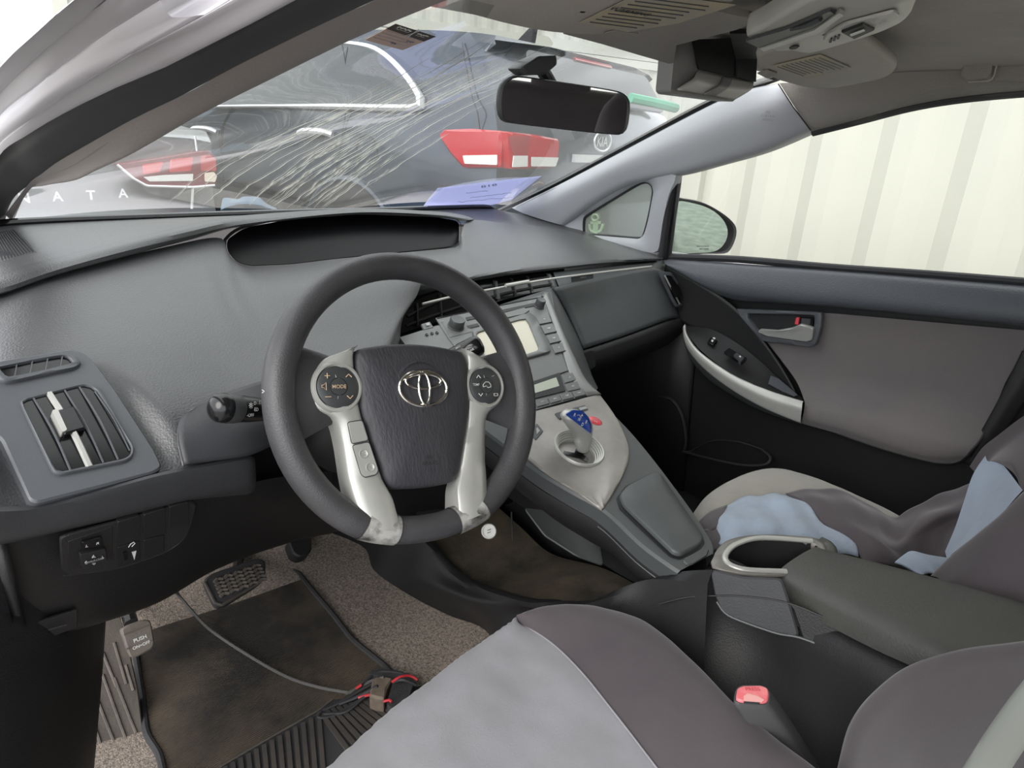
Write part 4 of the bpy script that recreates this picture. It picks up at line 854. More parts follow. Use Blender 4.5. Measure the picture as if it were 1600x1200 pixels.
# fabric insert with the armrest roll along its foot
f0 = DX([(1165, 490, .722), (1230, 489, .722), (1289, 489, .714), (1340, 493, .712), (1430, 501, .712), (1520, 509, .712), (1601, 516, .712)])
f1 = DX([(1188, 523, .722), (1235, 521, .722), (1284, 520, .715), (1340, 525, .714), (1430, 533, .714), (1520, 541, .714), (1599, 548, .714)])
f2 = DX([(1201, 538, .716), (1235, 548, .715), (1300, 565, .714), (1390, 578, .714), (1480, 588, .714), (1572, 596, .714)])
f3 = DX([(1242, 592, .710), (1310, 602, .708), (1390, 616, .708), (1470, 630, .708), (1552, 645, .708)])
f4 = DX([(1256, 624, .690), (1315, 630, .680), (1390, 648, .676), (1465, 668, .676), (1534, 684, .680)])
f5 = DX([(1257, 636, .668), (1315, 647, .664), (1385, 668, .662), (1460, 690, .662), (1518, 704, .668)])
f6 = DX([(1254, 652, .664), (1312, 668, .660), (1380, 690, .660), (1455, 712, .662), (1508, 716, .672)])
f7 = DX([(1250, 661, .675), (1310, 678, .675), (1380, 702, .675), (1455, 722, .680), (1490, 724, .695)])
surf('fabric_panel', [f0, f1, f2, f3, f4, f5, f6, f7], MT['door_fab'], door, 40, 70, auto=60)
tube('fabric_edge', [*f7[1:], f6[-1], f5[-1], f4[-1], f3[-1]], .0022, MT['black_lo'], door, 6, steps=40)
# dark sweep between the dash end and the fabric
s0 = DX([(1041, 413, .705), (1092, 441, .702), (1150, 481, .702), (1200, 540, .702), (1238, 600, .702), (1254, 640, .70)])
s1 = DX([(1036, 440, .715), (1075, 470, .715), (1120, 500, .715), (1170, 550, .715), (1215, 605, .715), (1240, 640, .71)])
s2 = DX([(1040, 480, .72), (1070, 505, .72), (1105, 525, .72), (1150, 565, .72), (1195, 612, .72), (1225, 645, .715)])
surf('dark_sweep', [s0, s1, s2], MT['black_lo'], door, 40, 14, thick=.004)
# armrest pod: switch plate, silver band, dark underside
top_i = DX([(1076, 509, .705), (1110, 514, .705), (1150, 535, .705), (1190, 566, .705), (1215, 590, .70), (1254, 622, .70)])
top_o = DX([(1072, 508, .655), (1076, 524, .645), (1100, 552, .64), (1145, 585, .64), (1195, 608, .645), (1254, 628, .66)])
pt = surf('switch_plate', [top_i, [a.lerp(b, .5)+V((0, 0, -.003)) for a, b in zip(top_i, top_o)], top_o], MT['black_lo'], door, 40, 8)
b0 = DX([(1069, 508, .662), (1072, 524, .648), (1092, 551, .638), (1140, 585, .636), (1195, 610, .642), (1254, 629, .655)])
b1 = DX([(1067, 511, .662), (1070, 530, .646), (1092, 558, .635), (1140, 593, .632), (1195, 620, .637), (1253, 638, .650)])
b2 = DX([(1068, 524, .664), (1074, 545, .648), (1100, 576, .638), (1145, 610, .635), (1195, 638, .640), (1251, 661, .652)])
surf('silver_pull', [[p+V((.004, 0, .002)) for p in b0], b0, b1, [a.lerp(b, .5)+V((-.001, 0, 0)) for a, b in zip(b1, b2)], b2, [p+V((.006, 0, -.002)) for p in b2]], MT['silver'], door, 50, 24, auto=60)
c2 = DX([(1069, 536, .69), (1082, 566, .68), (1110, 596, .672), (1150, 622, .672), (1190, 643, .672), (1251, 663, .67)])
surf('pull_underside', [[p+V((.004, 0, 0)) for p in b2], c2, [p+V((.05, 0, .0)) for p in c2]], MT['console'], door, 40, 8)
plate('grip_well', DX([(1204, 588, .672), (1216, 592, .685), (1246, 618, .69), (1240, 620, .672), (1222, 612, .668), (1200, 600, .664)]), .002, MT['door_pad'], door)
def SWP(l): return [PL(px, py, (.665, .2, -.148), (-.25, -.05, 1)) for px, py in l]
o = plate('lock_switch', rnd(SWP([(1105, 538), (1110, 531), (1121, 536), (1114, 543)]), .001, 2), .008, MT['gloss'], door, inset=.001)
plate('lock_mark', SWP([(1110.5, 537.5), (1112, 535), (1115, 536.5), (1113, 539)]), .0086, MT['white'], door); plate('lock_mark', SWP([(1113, 533), (1115, 531.5), (1118, 533), (1116, 535)]), .0086, MT['white'], door)
plate('window_switch_well', rnd(SWP([(1131, 553), (1139, 547), (1167, 563), (1159, 571)]), .0015, 2), .006, MT['gloss'], door)
plate('window_switch', rnd(SWP([(1146, 560), (1150, 556), (1163, 564), (1157, 571)]), .0015, 2), .010, MT['knob'], door, inset=.001)
plate('switch_mark', SWP([(1154, 562.5), (1156, 561.5), (1157.5, 563.5), (1156, 564.5)]), .0106, MT['white'], door)
# door handle in its bezel
bo = DX([(1150, 482, .708), (1288, 487, .708), (1286, 510, .708), (1278, 538, .708), (1270, 542, .708), (1198, 533, .708), (1190, 529, .708)])
bi = DX([(1166, 489, .708), (1276, 492, .708), (1275, 509, .708), (1269, 530, .708), (1264, 533, .708), (1196, 523, .708), (1190, 519, .708)])
frame('handle_bezel', rnd(bo, .006), rnd(bi, .005), .010, MT['vent'], door, toward=(0, 0, 0), depth=.02, bev=.002)
plate('handle_recess', bi, .001, MT['black'], door, toward=(0, 0, 0), back=.004)
h = DX([(1186, 518, .695), (1188, 514, .695), (1215, 516, .692), (1238, 512, .69), (1252, 506, .69), (1262, 508, .692), (1272, 512, .695), (1270, 530, .698), (1262, 533, .698), (1200, 524, .697)])
plate('handle_lever', rnd(h, .003, 3), .006, MT['silver'], door, toward=(0, 0, 0), inset=.002, back=.003)
plate('lock_housing', DX([(1248, 494, .70), (1272, 496, .70), (1271, 509, .70), (1248, 508, .70)]), .004, MT['gloss'], door, toward=(0, 0, 0), inset=.001)
plate('lock_tab', DX([(1246, 496, .698), (1251, 495, .698), (1249, 507, .698), (1244, 506, .698)]), .006, MT['red'], door, toward=(0, 0, 0))
plate('lock_slider', DX([(1254, 497, .698), (1268, 498, .698), (1267, 507, .698), (1253, 506, .698)]), .005, MT['knob'], door, toward=(0, 0, 0), inset=.001)
# map pocket low on the door
mp = DX([(1080, 705, .71), (1110, 690, .71), (1150, 690, .71), (1190, 702, .71), (1204, 715, .70), (1196, 726, .69), (1160, 727, .685), (1110, 717, .69), (1068, 706, .70)])
tube('pocket_lip', [mp[8], mp[7], mp[6], mp[5], mp[4], mp[3]], .004, MT['black_lo'], door, 8, steps=40)
tube('pocket_lip', [mp[8], mp[0], mp[1], mp[2], mp[3]], .0025, MT['black_lo'], door, 8, steps=40)
spk = DX([(1030, 620, .715), (1050, 625, .712), (1066, 650, .71), (1072, 690, .71), (1068, 706, .71)])
tube('speaker_rim', spk, .005, MT['black_lo'], door, 8, steps=30)
# window channel and rear edge of the door
tube('window_seal', DX([(1030, 400, .722), (1040, 401, .722), (1150, 405, .722), (1300, 418, .722), (1450, 429, .722), (1610, 442, .722), (1720, 452, .722)]), .0085, MT['rubber'], door, 8, steps=40)
re = DX([(1600, 548, .70), (1560, 630, .695), (1520, 700, .69), (1505, 722, .69)]); re2 = DX([(1640, 560, .70), (1590, 640, .70), (1548, 705, .70), (1536, 728, .70)])
surf('rear_edge', [re, [a.lerp(b, .4)+V((-.008, 0, 0)) for a, b in zip(re, re2)], re2], MT['black_lo'], door, 24, 8, thick=.004)
# door glass
g_side = mat('pale_window_glass', (1, 1, 1), 0)
def glass(name, tint, dust, streak=0):
    m = bpy.data.materials.new(name); m.use_nodes = True; t = m.node_tree; N = t.nodes; N.remove(N['Principled BSDF']); out = N['Material Output']
    tr = N.new('ShaderNodeBsdfTransparent'); tr.inputs[0].default_value = (*tint, 1)
    gl = N.new('ShaderNodeBsdfGlossy'); gl.inputs['Roughness'].default_value = .02
    fr = N.new('ShaderNodeFresnel'); fr.inputs[0].default_value = 1.45
    mul = N.new('ShaderNodeMath'); mul.operation = 'MULTIPLY'; mul.inputs[1].default_value = .35; t.links.new(fr.outputs[0], mul.inputs[0])
    m1 = N.new('ShaderNodeMixShader'); t.links.new(mul.outputs[0], m1.inputs[0]); t.links.new(tr.outputs[0], m1.inputs[1]); t.links.new(gl.outputs[0], m1.inputs[2])
    df = N.new('ShaderNodeBsdfDiffuse'); df.inputs[0].default_value = (.72, .71, .66, 1); tl = N.new('ShaderNodeBsdfTranslucent'); tl.inputs[0].default_value = (.72, .71, .66, 1)
    m2 = N.new('ShaderNodeMixShader'); m2.inputs[0].default_value = .55; t.links.new(df.outputs[0], m2.inputs[1]); t.links.new(tl.outputs[0], m2.inputs[2])
    m3 = N.new('ShaderNodeMixShader'); t.links.new(m1.outputs[0], m3.inputs[1]); t.links.new(m2.outputs[0], m3.inputs[2]); t.links.new(m3.outputs[0], out.inputs[0])
    if not streak: m3.inputs[0].default_value = dust; return m
    co = N.new('ShaderNodeTexCoord').outputs['Object']
    def noise(scale, sc, det, dist=0):
        mp = N.new('ShaderNodeMapping'); mp.inputs['Scale'].default_value = sc; mp.inputs['Rotation'].default_value = (0, 0, rad(-6)); t.links.new(co, mp.inputs[0])
        n = N.new('ShaderNodeTexNoise'); n.inputs['Scale'].default_value = scale; n.inputs['Detail'].default_value = det; n.inputs['Distortion'].default_value = dist
        t.links.new(mp.outputs[0], n.inputs['Vector']); return n.outputs['Fac']
    def ramp(src, pts):
        r = N.new('ShaderNodeValToRGB'); e = r.color_ramp.elements
        e[0].position, e[1].position = pts[0][0], pts[1][0]; e[0].color = (pts[0][1],)*3+(1,); e[1].color = (pts[1][1],)*3+(1,)
        for p, v in pts[2:]: k = e.new(p); k.color = (v, v, v, 1)
        t.links.new(src, r.inputs[0]); return r.outputs[0]
    def math_(op, a, b):
        n = N.new('ShaderNodeMath'); n.operation = op; n.use_clamp = True
        for i, v in enumerate((a, b)):
            if isinstance(v, float): n.inputs[i].default_value = v
            else: t.links.new(v, n.inputs[i])
        return n.outputs[0]
    # dried run-off: thin wavering lines that follow the fall of the glass
    st = ramp(noise(1, (20, .7, .7), 2.2, .12), [(.485, 0), (.50, 1), (.515, 0)])
    st2 = ramp(noise(1, (52, 1.2, 1.2), 2, .12), [(.485, 0), (.50, .6), (.515, 0)])
    br = ramp(noise(1, (9, 4, 4), 3), [(.40, 0), (.62, 1)])
    reg = ramp(noise(1, (1.6, .9, .9), 1), [(.36, .15), (.60, 1)])
    sep = N.new('ShaderNodeSeparateXYZ'); t.links.new(co, sep.inputs[0])
    side = N.new('ShaderNodeMapRange'); side.inputs['From Min'].default_value = .12; side.inputs['From Max'].default_value = -.10; t.links.new(sep.outputs['X'], side.inputs['Value'])
    lines = math_('MULTIPLY', math_('MAXIMUM', st, math_('MULTIPLY', st2, br)), math_('MULTIPLY', reg, side.outputs[0]))
    sp = ramp(noise(1, (150, 120, 120), 3), [(.5, 0), (.72, .5)])
    film = ramp(noise(1, (2.6, 1.8, 1.8), 4), [(.3, dust*.5), (.75, dust*1.8)])
    veil = math_('ADD', film, math_('MULTIPLY', sp, film))
    tot = math_('ADD', veil, math_('MULTIPLY', lines, float(streak)))
    t.links.new(tot, m3.inputs[0]); return m
MT['side_glass'] = glass('side_window_glass', (.97, .98, .965), .02); MT['screen_glass'] = glass('dusty_windscreen_glass', (.93, .96, .955), .085, .001); MT['quarter_glass'] = glass('dusty_quarter_glass', (.72, .76, .74), .16)
wg = surf('window_2', [DX([(1030, 402, .735), (1300, 416, .735), (1720, 450, .735)]), [V((.67, .50, .20)), V((.68, .05, .24)), V((.68, -.6, .26))], [V((.60, .40, .36)), V((.61, .05, .42)), V((.61, -.6, .46))]], MT['side_glass'], None, 20, 10); tag(wg, kind='structure')
# ================================================================== right A pillar with quarter window
pil = empty('trim_1', (.62, .5, .2)); tag(pil, 'pale grey windscreen pillar trim around the quarter window', kind='structure')
def ZP(px, py):   # leaning inner plane of the pillar
    return PL(px, py, (.655, .50, .20), (-1, -.12, -.42))
ptop = [ZP(*a) for a in [(800, 328), (835, 312), (868, 294), (960, 246), (1055, 195), (1120, 162), (1165, 143), (1200, 133), (1222, 130)]]
pbot = [ZP(*a) for a in [(905, 368), (905, 347), (915, 332), (952, 302), (996, 280), (1061, 262), (1125, 252), (1190, 232), (1267, 203)]]
# upper band
u_t = [ZP(*a) for a in [(800, 325), (868, 292), (960, 244), (1055, 194), (1120, 161), (1165, 142), (1216, 131)]]
u_b = [ZP(*a) for a in [(880, 352), (925, 318), (985, 287), (1062, 272), (1118, 257), (1190, 236), (1267, 203)]]
u_m = [a.lerp(b, .35)+V((-.020, -.008, .0)) for a, b in zip(u_t, u_b)]; u_m2 = [a.lerp(b, .75)+V((-.014, -.004, .0)) for a, b in zip(u_t, u_b)]
surf('pillar_cover', [[p+V((.01, .01, 0)) for p in u_t], u_t, u_m, u_m2, u_b, [p+V((.04, 0, -.0)) for p in u_b]], MT['pillar'], pil, 60, 24, auto=60)
# foot of the pillar down to the dash, sail and rear leg, around the quarter window
qo = [ZP(*a) for a in [(800, 325), (868, 292), (930, 300), (990, 279), (1040, 268), (1066, 274), (1050, 300), (1034, 350), (1018, 400), (1036, 408), (960, 386), (870, 358), (838, 340)]]
qo = [ZP(*a) for a in [(803, 326), (868, 293), (945, 280), (1000, 268), (1062, 272), (1047, 300), (1038, 340), (1030, 396), (1000, 392), (940, 378), (862, 357), (840, 340)]]
qi = [ZP(*a) for a in [(905, 346), (908, 338), (985, 290), (1000, 284), (1010, 288), (1013, 300), (1006, 340), (999, 366), (994, 373), (950, 370), (908, 367), (905, 362)]]
N_ = 72; oo = resample(rnd(qo, .02, 4)+[rnd(qo, .02, 4)[0]], N_, True); ii = resample(rnd(qi, .01, 4)+[rnd(qi, .01, 4)[0]], N_, True)
cq = sum(ii, V())/N_
def angs(l):
    ax_ = V((0, 1, 0)); u = (ax_-0*ax_); n_ = V((-1, -.12, -.42)).normalized(); e1 = (V((0, 1, 0))-n_*n_.y).normalized(); e2 = n_.cross(e1)
    return sorted(l, key=lambda p: math.atan2((p-cq).dot(e2), (p-cq).dot(e1)))
oo, ii = angs(oo), angs(ii)
rows = [[p+V((.02, 0, 0)) for p in oo], [p+V((-.004, 0, 0)) for p in oo], [p.lerp(q, .4)+V((-.002, 0, 0)) for p, q in zip(oo, ii)], [p.lerp(q, .8)+V((.008, 0, 0)) for p, q in zip(oo, ii)], [p+V((.018, 0, 0)) for p in ii], [p+V((.03, 0, 0)) for p in ii]]
from_bm('quarter_panel', grid_bm(rows, closed=True), MT['pillar'], pil, auto=50)
tube('quarter_seal', [p+V((.020, 0, 0)) for p in cr(qi, 60, True)], .0042, MT['rubber'], pil, 8, closed=True)
text('lettering', 'SRS', ZP(1203, 176)+V((-.021, -.008, 0)), ZP(1220, 177)-ZP(1203, 176), ZP(1202, 165)-ZP(1203, 176), MT['pillar_text'], pil, h=.005)
text('lettering', 'CURTAIN', ZP(1203, 182)+V((-.021, -.008, 0)), ZP(1220, 183)-ZP(1203, 182), ZP(1202, 165)-ZP(1203, 176), MT['pillar_text'], pil, h=.005)
text('lettering', 'AIRBAG', ZP(1203, 188)+V((-.021, -.008, 0)), ZP(1220, 189)-ZP(1203, 188), ZP(1202, 165)-ZP(1203, 176), MT['pillar_text'], pil, h=.005)
qg = plate('window_3', [p+V((.024, 0, 0)) for p in qi], .003, MT['quarter_glass'], None); tag(qg, kind='structure')
# black door frame upright behind the quarter window
dfr = empty('trim_2', (.7, .4, .1)); tag(dfr, 'black door frame upright and seals beside the quarter window', kind='structure')
for w_, off, r_, m_ in ((0, 0, .009, 'rubber'), (8, .004, .007, 'gloss'), (15, .012, .006, 'rubber')):
    tube('door_seal', [X(1054+w_*.55, 272, .655+off), X(1051+w_*.62, 290, .665+off), X(1042+w_*.75, 340, .69+off), X(1033+w_*.8, 405, .708+off)], r_, MT[m_], dfr, 8, steps=20)
# ================================================================== windscreen, its black edge, header
Tl, Tr_ = V((-.56, -.15, .363)), V((.60, -.02, .385))
WL_ = cr([X(*a) for a in [(14, 352, -.664), (38, 301, -.657), (115, 282, -.645), (210, 238, -.630), (315, 178, -.608), (427, 122, -.577), (560, 57, -.53), (690, 5, -.47)]], 7)
WR_ = cr(u_t, 7); WM_ = [V((.0, 1.03-.94*t, .098+.352*t+.035*math.sin(math.pi*t))) for t in [i/6 for i in range(7)]]
rowsw = []
for a, m, b in zip(WL_, WM_, WR_):
    a, b = a+V((-.012, .012, .006)), b+V((.012, .012, .006)); q1 = a.lerp(m, .5); q2 = m.lerp(b, .5); bow = V((0, .035, .012))
    rowsw.append([a, a.lerp(m, .25)+bow*.8, q1+bow, a.lerp(m, .75)+bow*.6, m, m.lerp(b, .25)+bow*.6, q2+bow, m.lerp(b, .75)+bow*.8, b])
ws = surf('window_1', rowsw, MT['screen_glass'], None, 40, 24, origin=(0, .5, .25)); tag(ws, kind='structure')
fb = empty('trim_3', (0, .9, .1)); tag(fb, 'black ceramic edge band of the windscreen', kind='structure')
e = [p+V((0, -.015, .0)) for p in R_ws]
tube('lower_band', [p+V((0, .0, .004)) for p in R_ws[:6]]+[V((.56, 1.03, .092))], .009, MT['gloss'], fb, 8, steps=60, ry=.8)
tube('side_band', [ZP(*a)+V((.012, .012, .002)) for a in [(770, 336), (800, 322), (868, 290), (960, 241), (1055, 190), (1120, 157), (1165, 138), (1215, 122), (1260, 100)]], .0085, MT['gloss'], fb, 8, steps=40)
# ================================================================== headliner, visors, overhead console
def roofz(x, y): return .487-.07*max(0, abs(x)-.1)**2-.03*max(0, y+.05)*1.5-.02*max(0, -y-1.0)
roof_rows = []
for y in (.19, .08, -.1, -.3, -.6, -1.0, -1.4, -1.8, -2.1):
    xs_ = [-.60, -.5, -.35, -.2, 0, .2, .35, .5, .56, .595]
    roof_rows.append([V((x, y if abs(x) < .35 else y-.10*max(0, (abs(x)-.35)/.25)*(1 if y > 0 else .0), roofz(x, y))) for x in xs_])
hl_ = surf('ceiling', roof_rows, MT['liner'], None, 50, 50, thick=.012, origin=(0, -.8, .45)); tag(hl_, kind='structure')
rr_ = empty('trim_4', (.62, -.2, .4)); tag(rr_, 'taupe grained roof rail above the passenger window', kind='structure')
r0 = [X(1218, 130, .585), X(1290, 125, .585), X(1400, 108, .585), X(1500, 85, .585), X(1620, 55, .585), X(1760, 20, .585)]
r1 = [X(1240, 165, .60), X(1320, 150, .60), X(1410, 132, .60), X(1500, 115, .60), X(1620, 95, .60), X(1760, 75, .60)]
r2 = [X(1266, 203, .625), X(1340, 184, .625), X(1420, 163, .625), X(1500, 149, .625), X(1610, 138, .625), X(1760, 128, .625)]
r3 = [p+V((.03, 0, -.004)) for p in r2]
surf('roof_rail', [r0, r1, r2, r3], MT['rail'], rr_, 40, 16)
tube('rail_seam', [X(1216, 131, .578), X(1240, 168, .594), X(1267, 204, .619)], .0013, MT['black_lo'], rr_, 6)
tube('door_seal', [p+V((.012, 0, -.004)) for p in r2], .008, MT['rubber'], rr_, 8, steps=30)
# grab handle
gh = empty('grab_handle', X(1560, 100, .56), 'taupe folding grab handle on the roof rail above the passenger window', 'grab handle')
gq = [X(*a, .572) for a in [(1506, 118), (1508, 104), (1524, 90), (1560, 78), (1640, 64), (1640, 78), (1580, 86), (1562, 92), (1556, 104), (1553, 120), (1545, 127), (1510, 128)]]
plate('handle_grip', rnd(gq, .006, 4), .014, MT['rail'], gh, inset=.003, back=.01)
gq = [X(*a, .572) for a in [(1556, 104), (1562, 92), (1580, 86), (1640, 78), (1640, 128), (1555, 125)]]
plate('handle_pocket', gq, .003, MT['rail'], gh, back=.01)
tube('handle_edge', [X(1513, 128, .557), X(1545, 126, .557), X(1553, 119, .557), X(1557, 104, .557), X(1563, 92, .557), X(1585, 85, .557), X(1640, 78, .557)], .0014, MT['visor'], gh, 6, steps=40)
# sun visors
def visor(name, outline, z, lab, th=.018, tilt=(0, 0, 1)):
    v = empty(name, Z(*outline[0], z), lab, 'sun visor')
    pts = [PL(px, py, (0, 0, z), tilt) for px, py in outline]
    c_ = sum(pts, V())/len(pts); rg = rnd(pts, .02, 4); n_ = V(tilt).normalized()
    rows = [[c_+(p-c_)*f+n_*h for p in rg] for f, h in ((.02, 0), (.9, 0), (.97, .002), (1, .007), (.98, th*.8), (.9, th), (.02, th))]
    from_bm('visor_panel', grid_bm(rows, closed=True), MT['visor'], v, auto=60); return v
vt = (0, .16, 1)
v1 = visor('sun_visor', [(688, 14), (720, 22), (760, 33), (800, 43), (850, 52), (900, 56.5), (935, 57), (985, 51), (1050, 38), (1120, 20), (1160, 2), (1150, -40), (900, -90), (690, -60)], .415, 'folded driver sun visor carrying a wide faded warning label', tilt=vt)
def VS(px, py, z, d=.0): return PL(px, py, (0, 0, z), vt)-V(vt).normalized()*d
lb = plate('warning_label', [VS(*a, .415, .0012) for a in [(905, 33), (1000, -14), (1150, 5), (1060, 34), (980, 48)]], .0004, MT['label'], v1)
def lines(n, A, B, C_, D_, m, parent, r, nm='printed_line'):
    bm = bmesh.new()
    for i in range(n):
        t = (i+.5)/n; a, b = A.lerp(D_, t), B.lerp(C_, t); b = a.lerp(b, random.uniform(.8, .98)); a = a.lerp(b, .03); bm = tube_bm([a, b], r, 4, bm)
    o = from_bm(nm, bm, m, parent); return o
lines(9, VS(915, 33, .415, .002), VS(1000, 44, .415, .002), VS(1140, 8, .415, .002), VS(1005, -10, .415, .002), MT['grey_print'] if 0 else MT['vent'], v1, .0006)
text('lettering', 'WARNING', VS(985, 14, .415, .0024), VS(1025, 21, .415)-VS(985, 14, .415), VS(985, 14, .415)-VS(960, 24, .415), MT['dark_print'], v1, h=.008, bold=.02)
gq = [VS(*a, .415, .001) for a in [(942, 50), (960, 45), (1000, 50), (985, 58), (955, 60)]]
plate('visor_clip_recess', rnd(gq, .006), .001, MT['rail'], v1)
v2 = visor('sun_visor', [(1180, 86), (1250, 70), (1324, 55), (1340, 58), (1403, 103), (1398, 116), (1380, 126), (1335, 135), (1302, 141), (1255, 138.5), (1212, 127), (1184, 110)], .405, 'folded passenger sun visor with a small square warning label beside the dome light', tilt=(0, .16, 1))
plate('warning_label', [VS(*a, .405, .0012) for a in [(1206, 101), (1282, 83), (1330, 104), (1262, 122)]], .0004, MT['label'], v2)
lines(10, VS(1210, 102, .405, .002), VS(1258, 119, .405, .002), VS(1326, 104, .405, .002), VS(1282, 86, .405, .002), MT['vent'], v2, .0005)
plate('visor_clip_recess', rnd([VS(*a, .405, .001) for a in [(1182, 112), (1200, 107), (1215, 113), (1200, 121)]], .006), .001, MT['rail'], v2)
# header panel between the visors
hp = empty('trim_5', (0, .1, .45)); tag(hp, 'taupe header panel above the windscreen between the visors', kind='structure')
plate('header_panel', [VS(*a, .425) for a in [(880, 50), (940, 66), (1000, 84), (1052, 99), (1057, 68), (1150, 44), (1190, 30), (1100, 10), (960, 0)]], .002, MT['rail'], hp, back=.006)
plate('header_gap', [VS(*a, .44) for a in [(1140, 50), (1192, 50), (1250, 72), (1180, 90), (1150, 90)]], .002, MT['black'], hp, back=.004)
# overhead console
oc = empty('overhead_console', Z(1300, 40, .42), 'pale grey overhead console with map light switch and slots', 'overhead console')
oc_t = (0, .10, 1)
def OC(px, py, d=0): return PL(px, py, (0, 0, .425), oc_t)-V(oc_t).normalized()*d
oo_ = [OC(*a) for a in [(1163, 43), (1190, 30), (1270, -20), (1440, -30), (1428, 4), (1416, 18), (1380, 35), (1326, 53), (1278, 68), (1240, 76), (1215, 69), (1192, 57)]]
c_ = sum(oo_, V())/len(oo_); rg = rnd(oo_, .012, 4); n_ = -V(oc_t).normalized()
from_bm('console_shell', grid_bm([[c_+(p-c_)*f+n_*h for p in rg] for f, h in ((1, -.012), (1, .004), (.985, .008), (.95, .010), (.02, .011))], closed=True), MT['overhead'], oc, auto=50)
plate('reading_lamp_lens', rnd([OC(*a, .012) for a in [(1166, 42), (1230, 22), (1300, -10), (1310, -4), (1275, 18), (1190, 54)]], .004), .003, MT['knob'], oc)
plate('lens_trim', [OC(*a, .0125) for a in [(1190, 53), (1275, 20), (1315, -10), (1322, -6), (1282, 25), (1196, 57)]], .004, MT['silver'], oc)
plate('switch_pod', rnd([OC(*a, .012) for a in [(1288, 42), (1296, 30), (1320, 14), (1370, 0), (1400, -8), (1410, 0), (1385, 15), (1345, 30), (1310, 43)]], .006), .003, MT['overhead'], oc, inset=.001)
plate('dome_switch', [OC(*a, .015) for a in [(1318, 22), (1352, 8), (1370, 18), (1338, 33)]], .003, MT['black'], oc, inset=.001)
plate('switch_line', [OC(*a, .019) for a in [(1332, 22), (1354, 13), (1356, 15), (1334, 24.5)]], .001, MT['white'], oc)
for i in range(3): plate('microphone_slot', [OC(*a, .0155) for a in [(1298+i*6, 42-i*3), (1301+i*6, 35-i*3), (1304+i*6, 35-i*3), (1302+i*6, 42-i*3)]], .0008, MT['black'], oc)
plate('console_button', rnd([OC(*a, .0115) for a in [(1234, 58), (1242, 54), (1252, 54), (1246, 59), (1238, 60)]], .003), .001, MT['black_lo'], oc)
text('lettering', 'DOOR', OC(1378, 9, .0155), OC(1392, 3)-OC(1378, 9), OC(1372, 3)-OC(1378, 9), MT['grey_print'], oc, h=.006)
text('lettering', 'OFF', OC(1370, 4, .0155), OC(1384, -2)-OC(1370, 4), OC(1364, -2)-OC(1370, 4), MT['grey_print'], oc, h=.006)
tube('lamp_grip', [OC(1240, 20, .015), OC(1262, 11, .017), OC(1285, 2, .015)], .003, MT['knob'], oc, 6, steps=12)
# sensor box on the header behind the mirror
sb = empty('sensor_box', Y(1115, 110, .0), 'boxy black and grey camera unit hanging from the header beside the mirror', 'camera')
def B1(px, py, y=.0): return Y(px, py, y)
L_ = [B1(1056, 66, .02), B1(1047, 143, .02), B1(1049, 147, .02), B1(1146, 160, -.03), B1(1148, 155, -.03), B1(1178, 128, -.05), B1(1178, 60, -.05)]
plate('housing', rnd([Y(*a, .01) for a in [(1056, 62), (1048, 142), (1052, 147), (1145, 159), (1152, 152), (1178, 126), (1186, 60)]], .003), .0, MT['box_grey'], sb, back=.028, inset=0)
plate('dark_face', [Y(*a, .006) for a in [(1080, 62), (1090, 108), (1178, 128), (1182, 58)]], .003, MT['black'], sb)
plate('dark_side_face', [Y(*a, .004) for a in [(1150, 60), (1148, 120), (1178, 128), (1181, 58)]], .004, MT['rubber'], sb)
r0 = [Y(*a, .002) for a in [(1091, 110), (1132, 119), (1178, 128)]]; r1 = [Y(*a, -.006) for a in [(1084, 124), (1126, 135), (1174, 140)]]; r2 = [Y(*a, .0) for a in [(1060, 141), (1105, 148), (1148, 156)]]
surf('rounded_chin', [r0, r1, r2], MT['overhead'], sb, 16, 10, thick=.004)
r0 = [Y(*a, -.003) for a in [(1131, 119), (1145, 121.5)]]; r1 = [Y(*a, -.011) for a in [(1122, 135), (1138, 137)]]; r2 = [Y(*a, -.004) for a in [(1100, 148), (1118, 150)]]
surf('chin_band', [r0, r1, r2], MT['box_grey'], sb, 6, 10, thick=.003)
# rear-view mirror
rv_o = empty('rear_view_mirror', Y(880, 165, .14), 'black framed rear view mirror hanging from the windscreen on a short arm', 'mirror')
mo_ = [(776, 170), (778, 140), (788, 124), (805, 118), (900, 131), (965, 142), (979, 150), (984, 163), (981, 195), (976, 206), (966, 211), (900, 205), (800, 193), (783, 188)]
mn = V((-.30, -.92, -.078)).normalized(); mp0 = Y(880, 165, .14)
def MP(px, py, d=0): return PL(px, py, mp0, mn)+mn*d
om = cr([MP(*a) for a in mo_], 64, True); cm = sum(om, V())/64
rows = [[cm+(p-cm)*f+mn*h for p in om] for f, h in ((.5, -.028), (.85, -.024), (.97, -.012), (1, -.002), (.99, .003), (.955, .005), (.94, .0035))]
from_bm('mirror_shell', grid_bm(rows, closed=True, cap=False), MT['knob'], rv_o, auto=60)
plate('reflecting_glass', [cm+(p-cm)*.945+mn*.003 for p in om], .0004, MT['mirror'], rv_o, smooth=False)
st_ = [(806, 107), (835, 88), (863, 87), (864, 101), (850, 113), (845, 117), (820, 118)]
plate('mirror_base', rnd([Y(*a, .15) for a in st_], .004), .012, MT['knob'], rv_o, inset=.003, back=.02)
tube('mirror_arm', [Y(846, 108, .165), Y(855, 122, .17), Y(870, 150, .165)], .010, MT['knob'], rv_o, 10, steps=10)
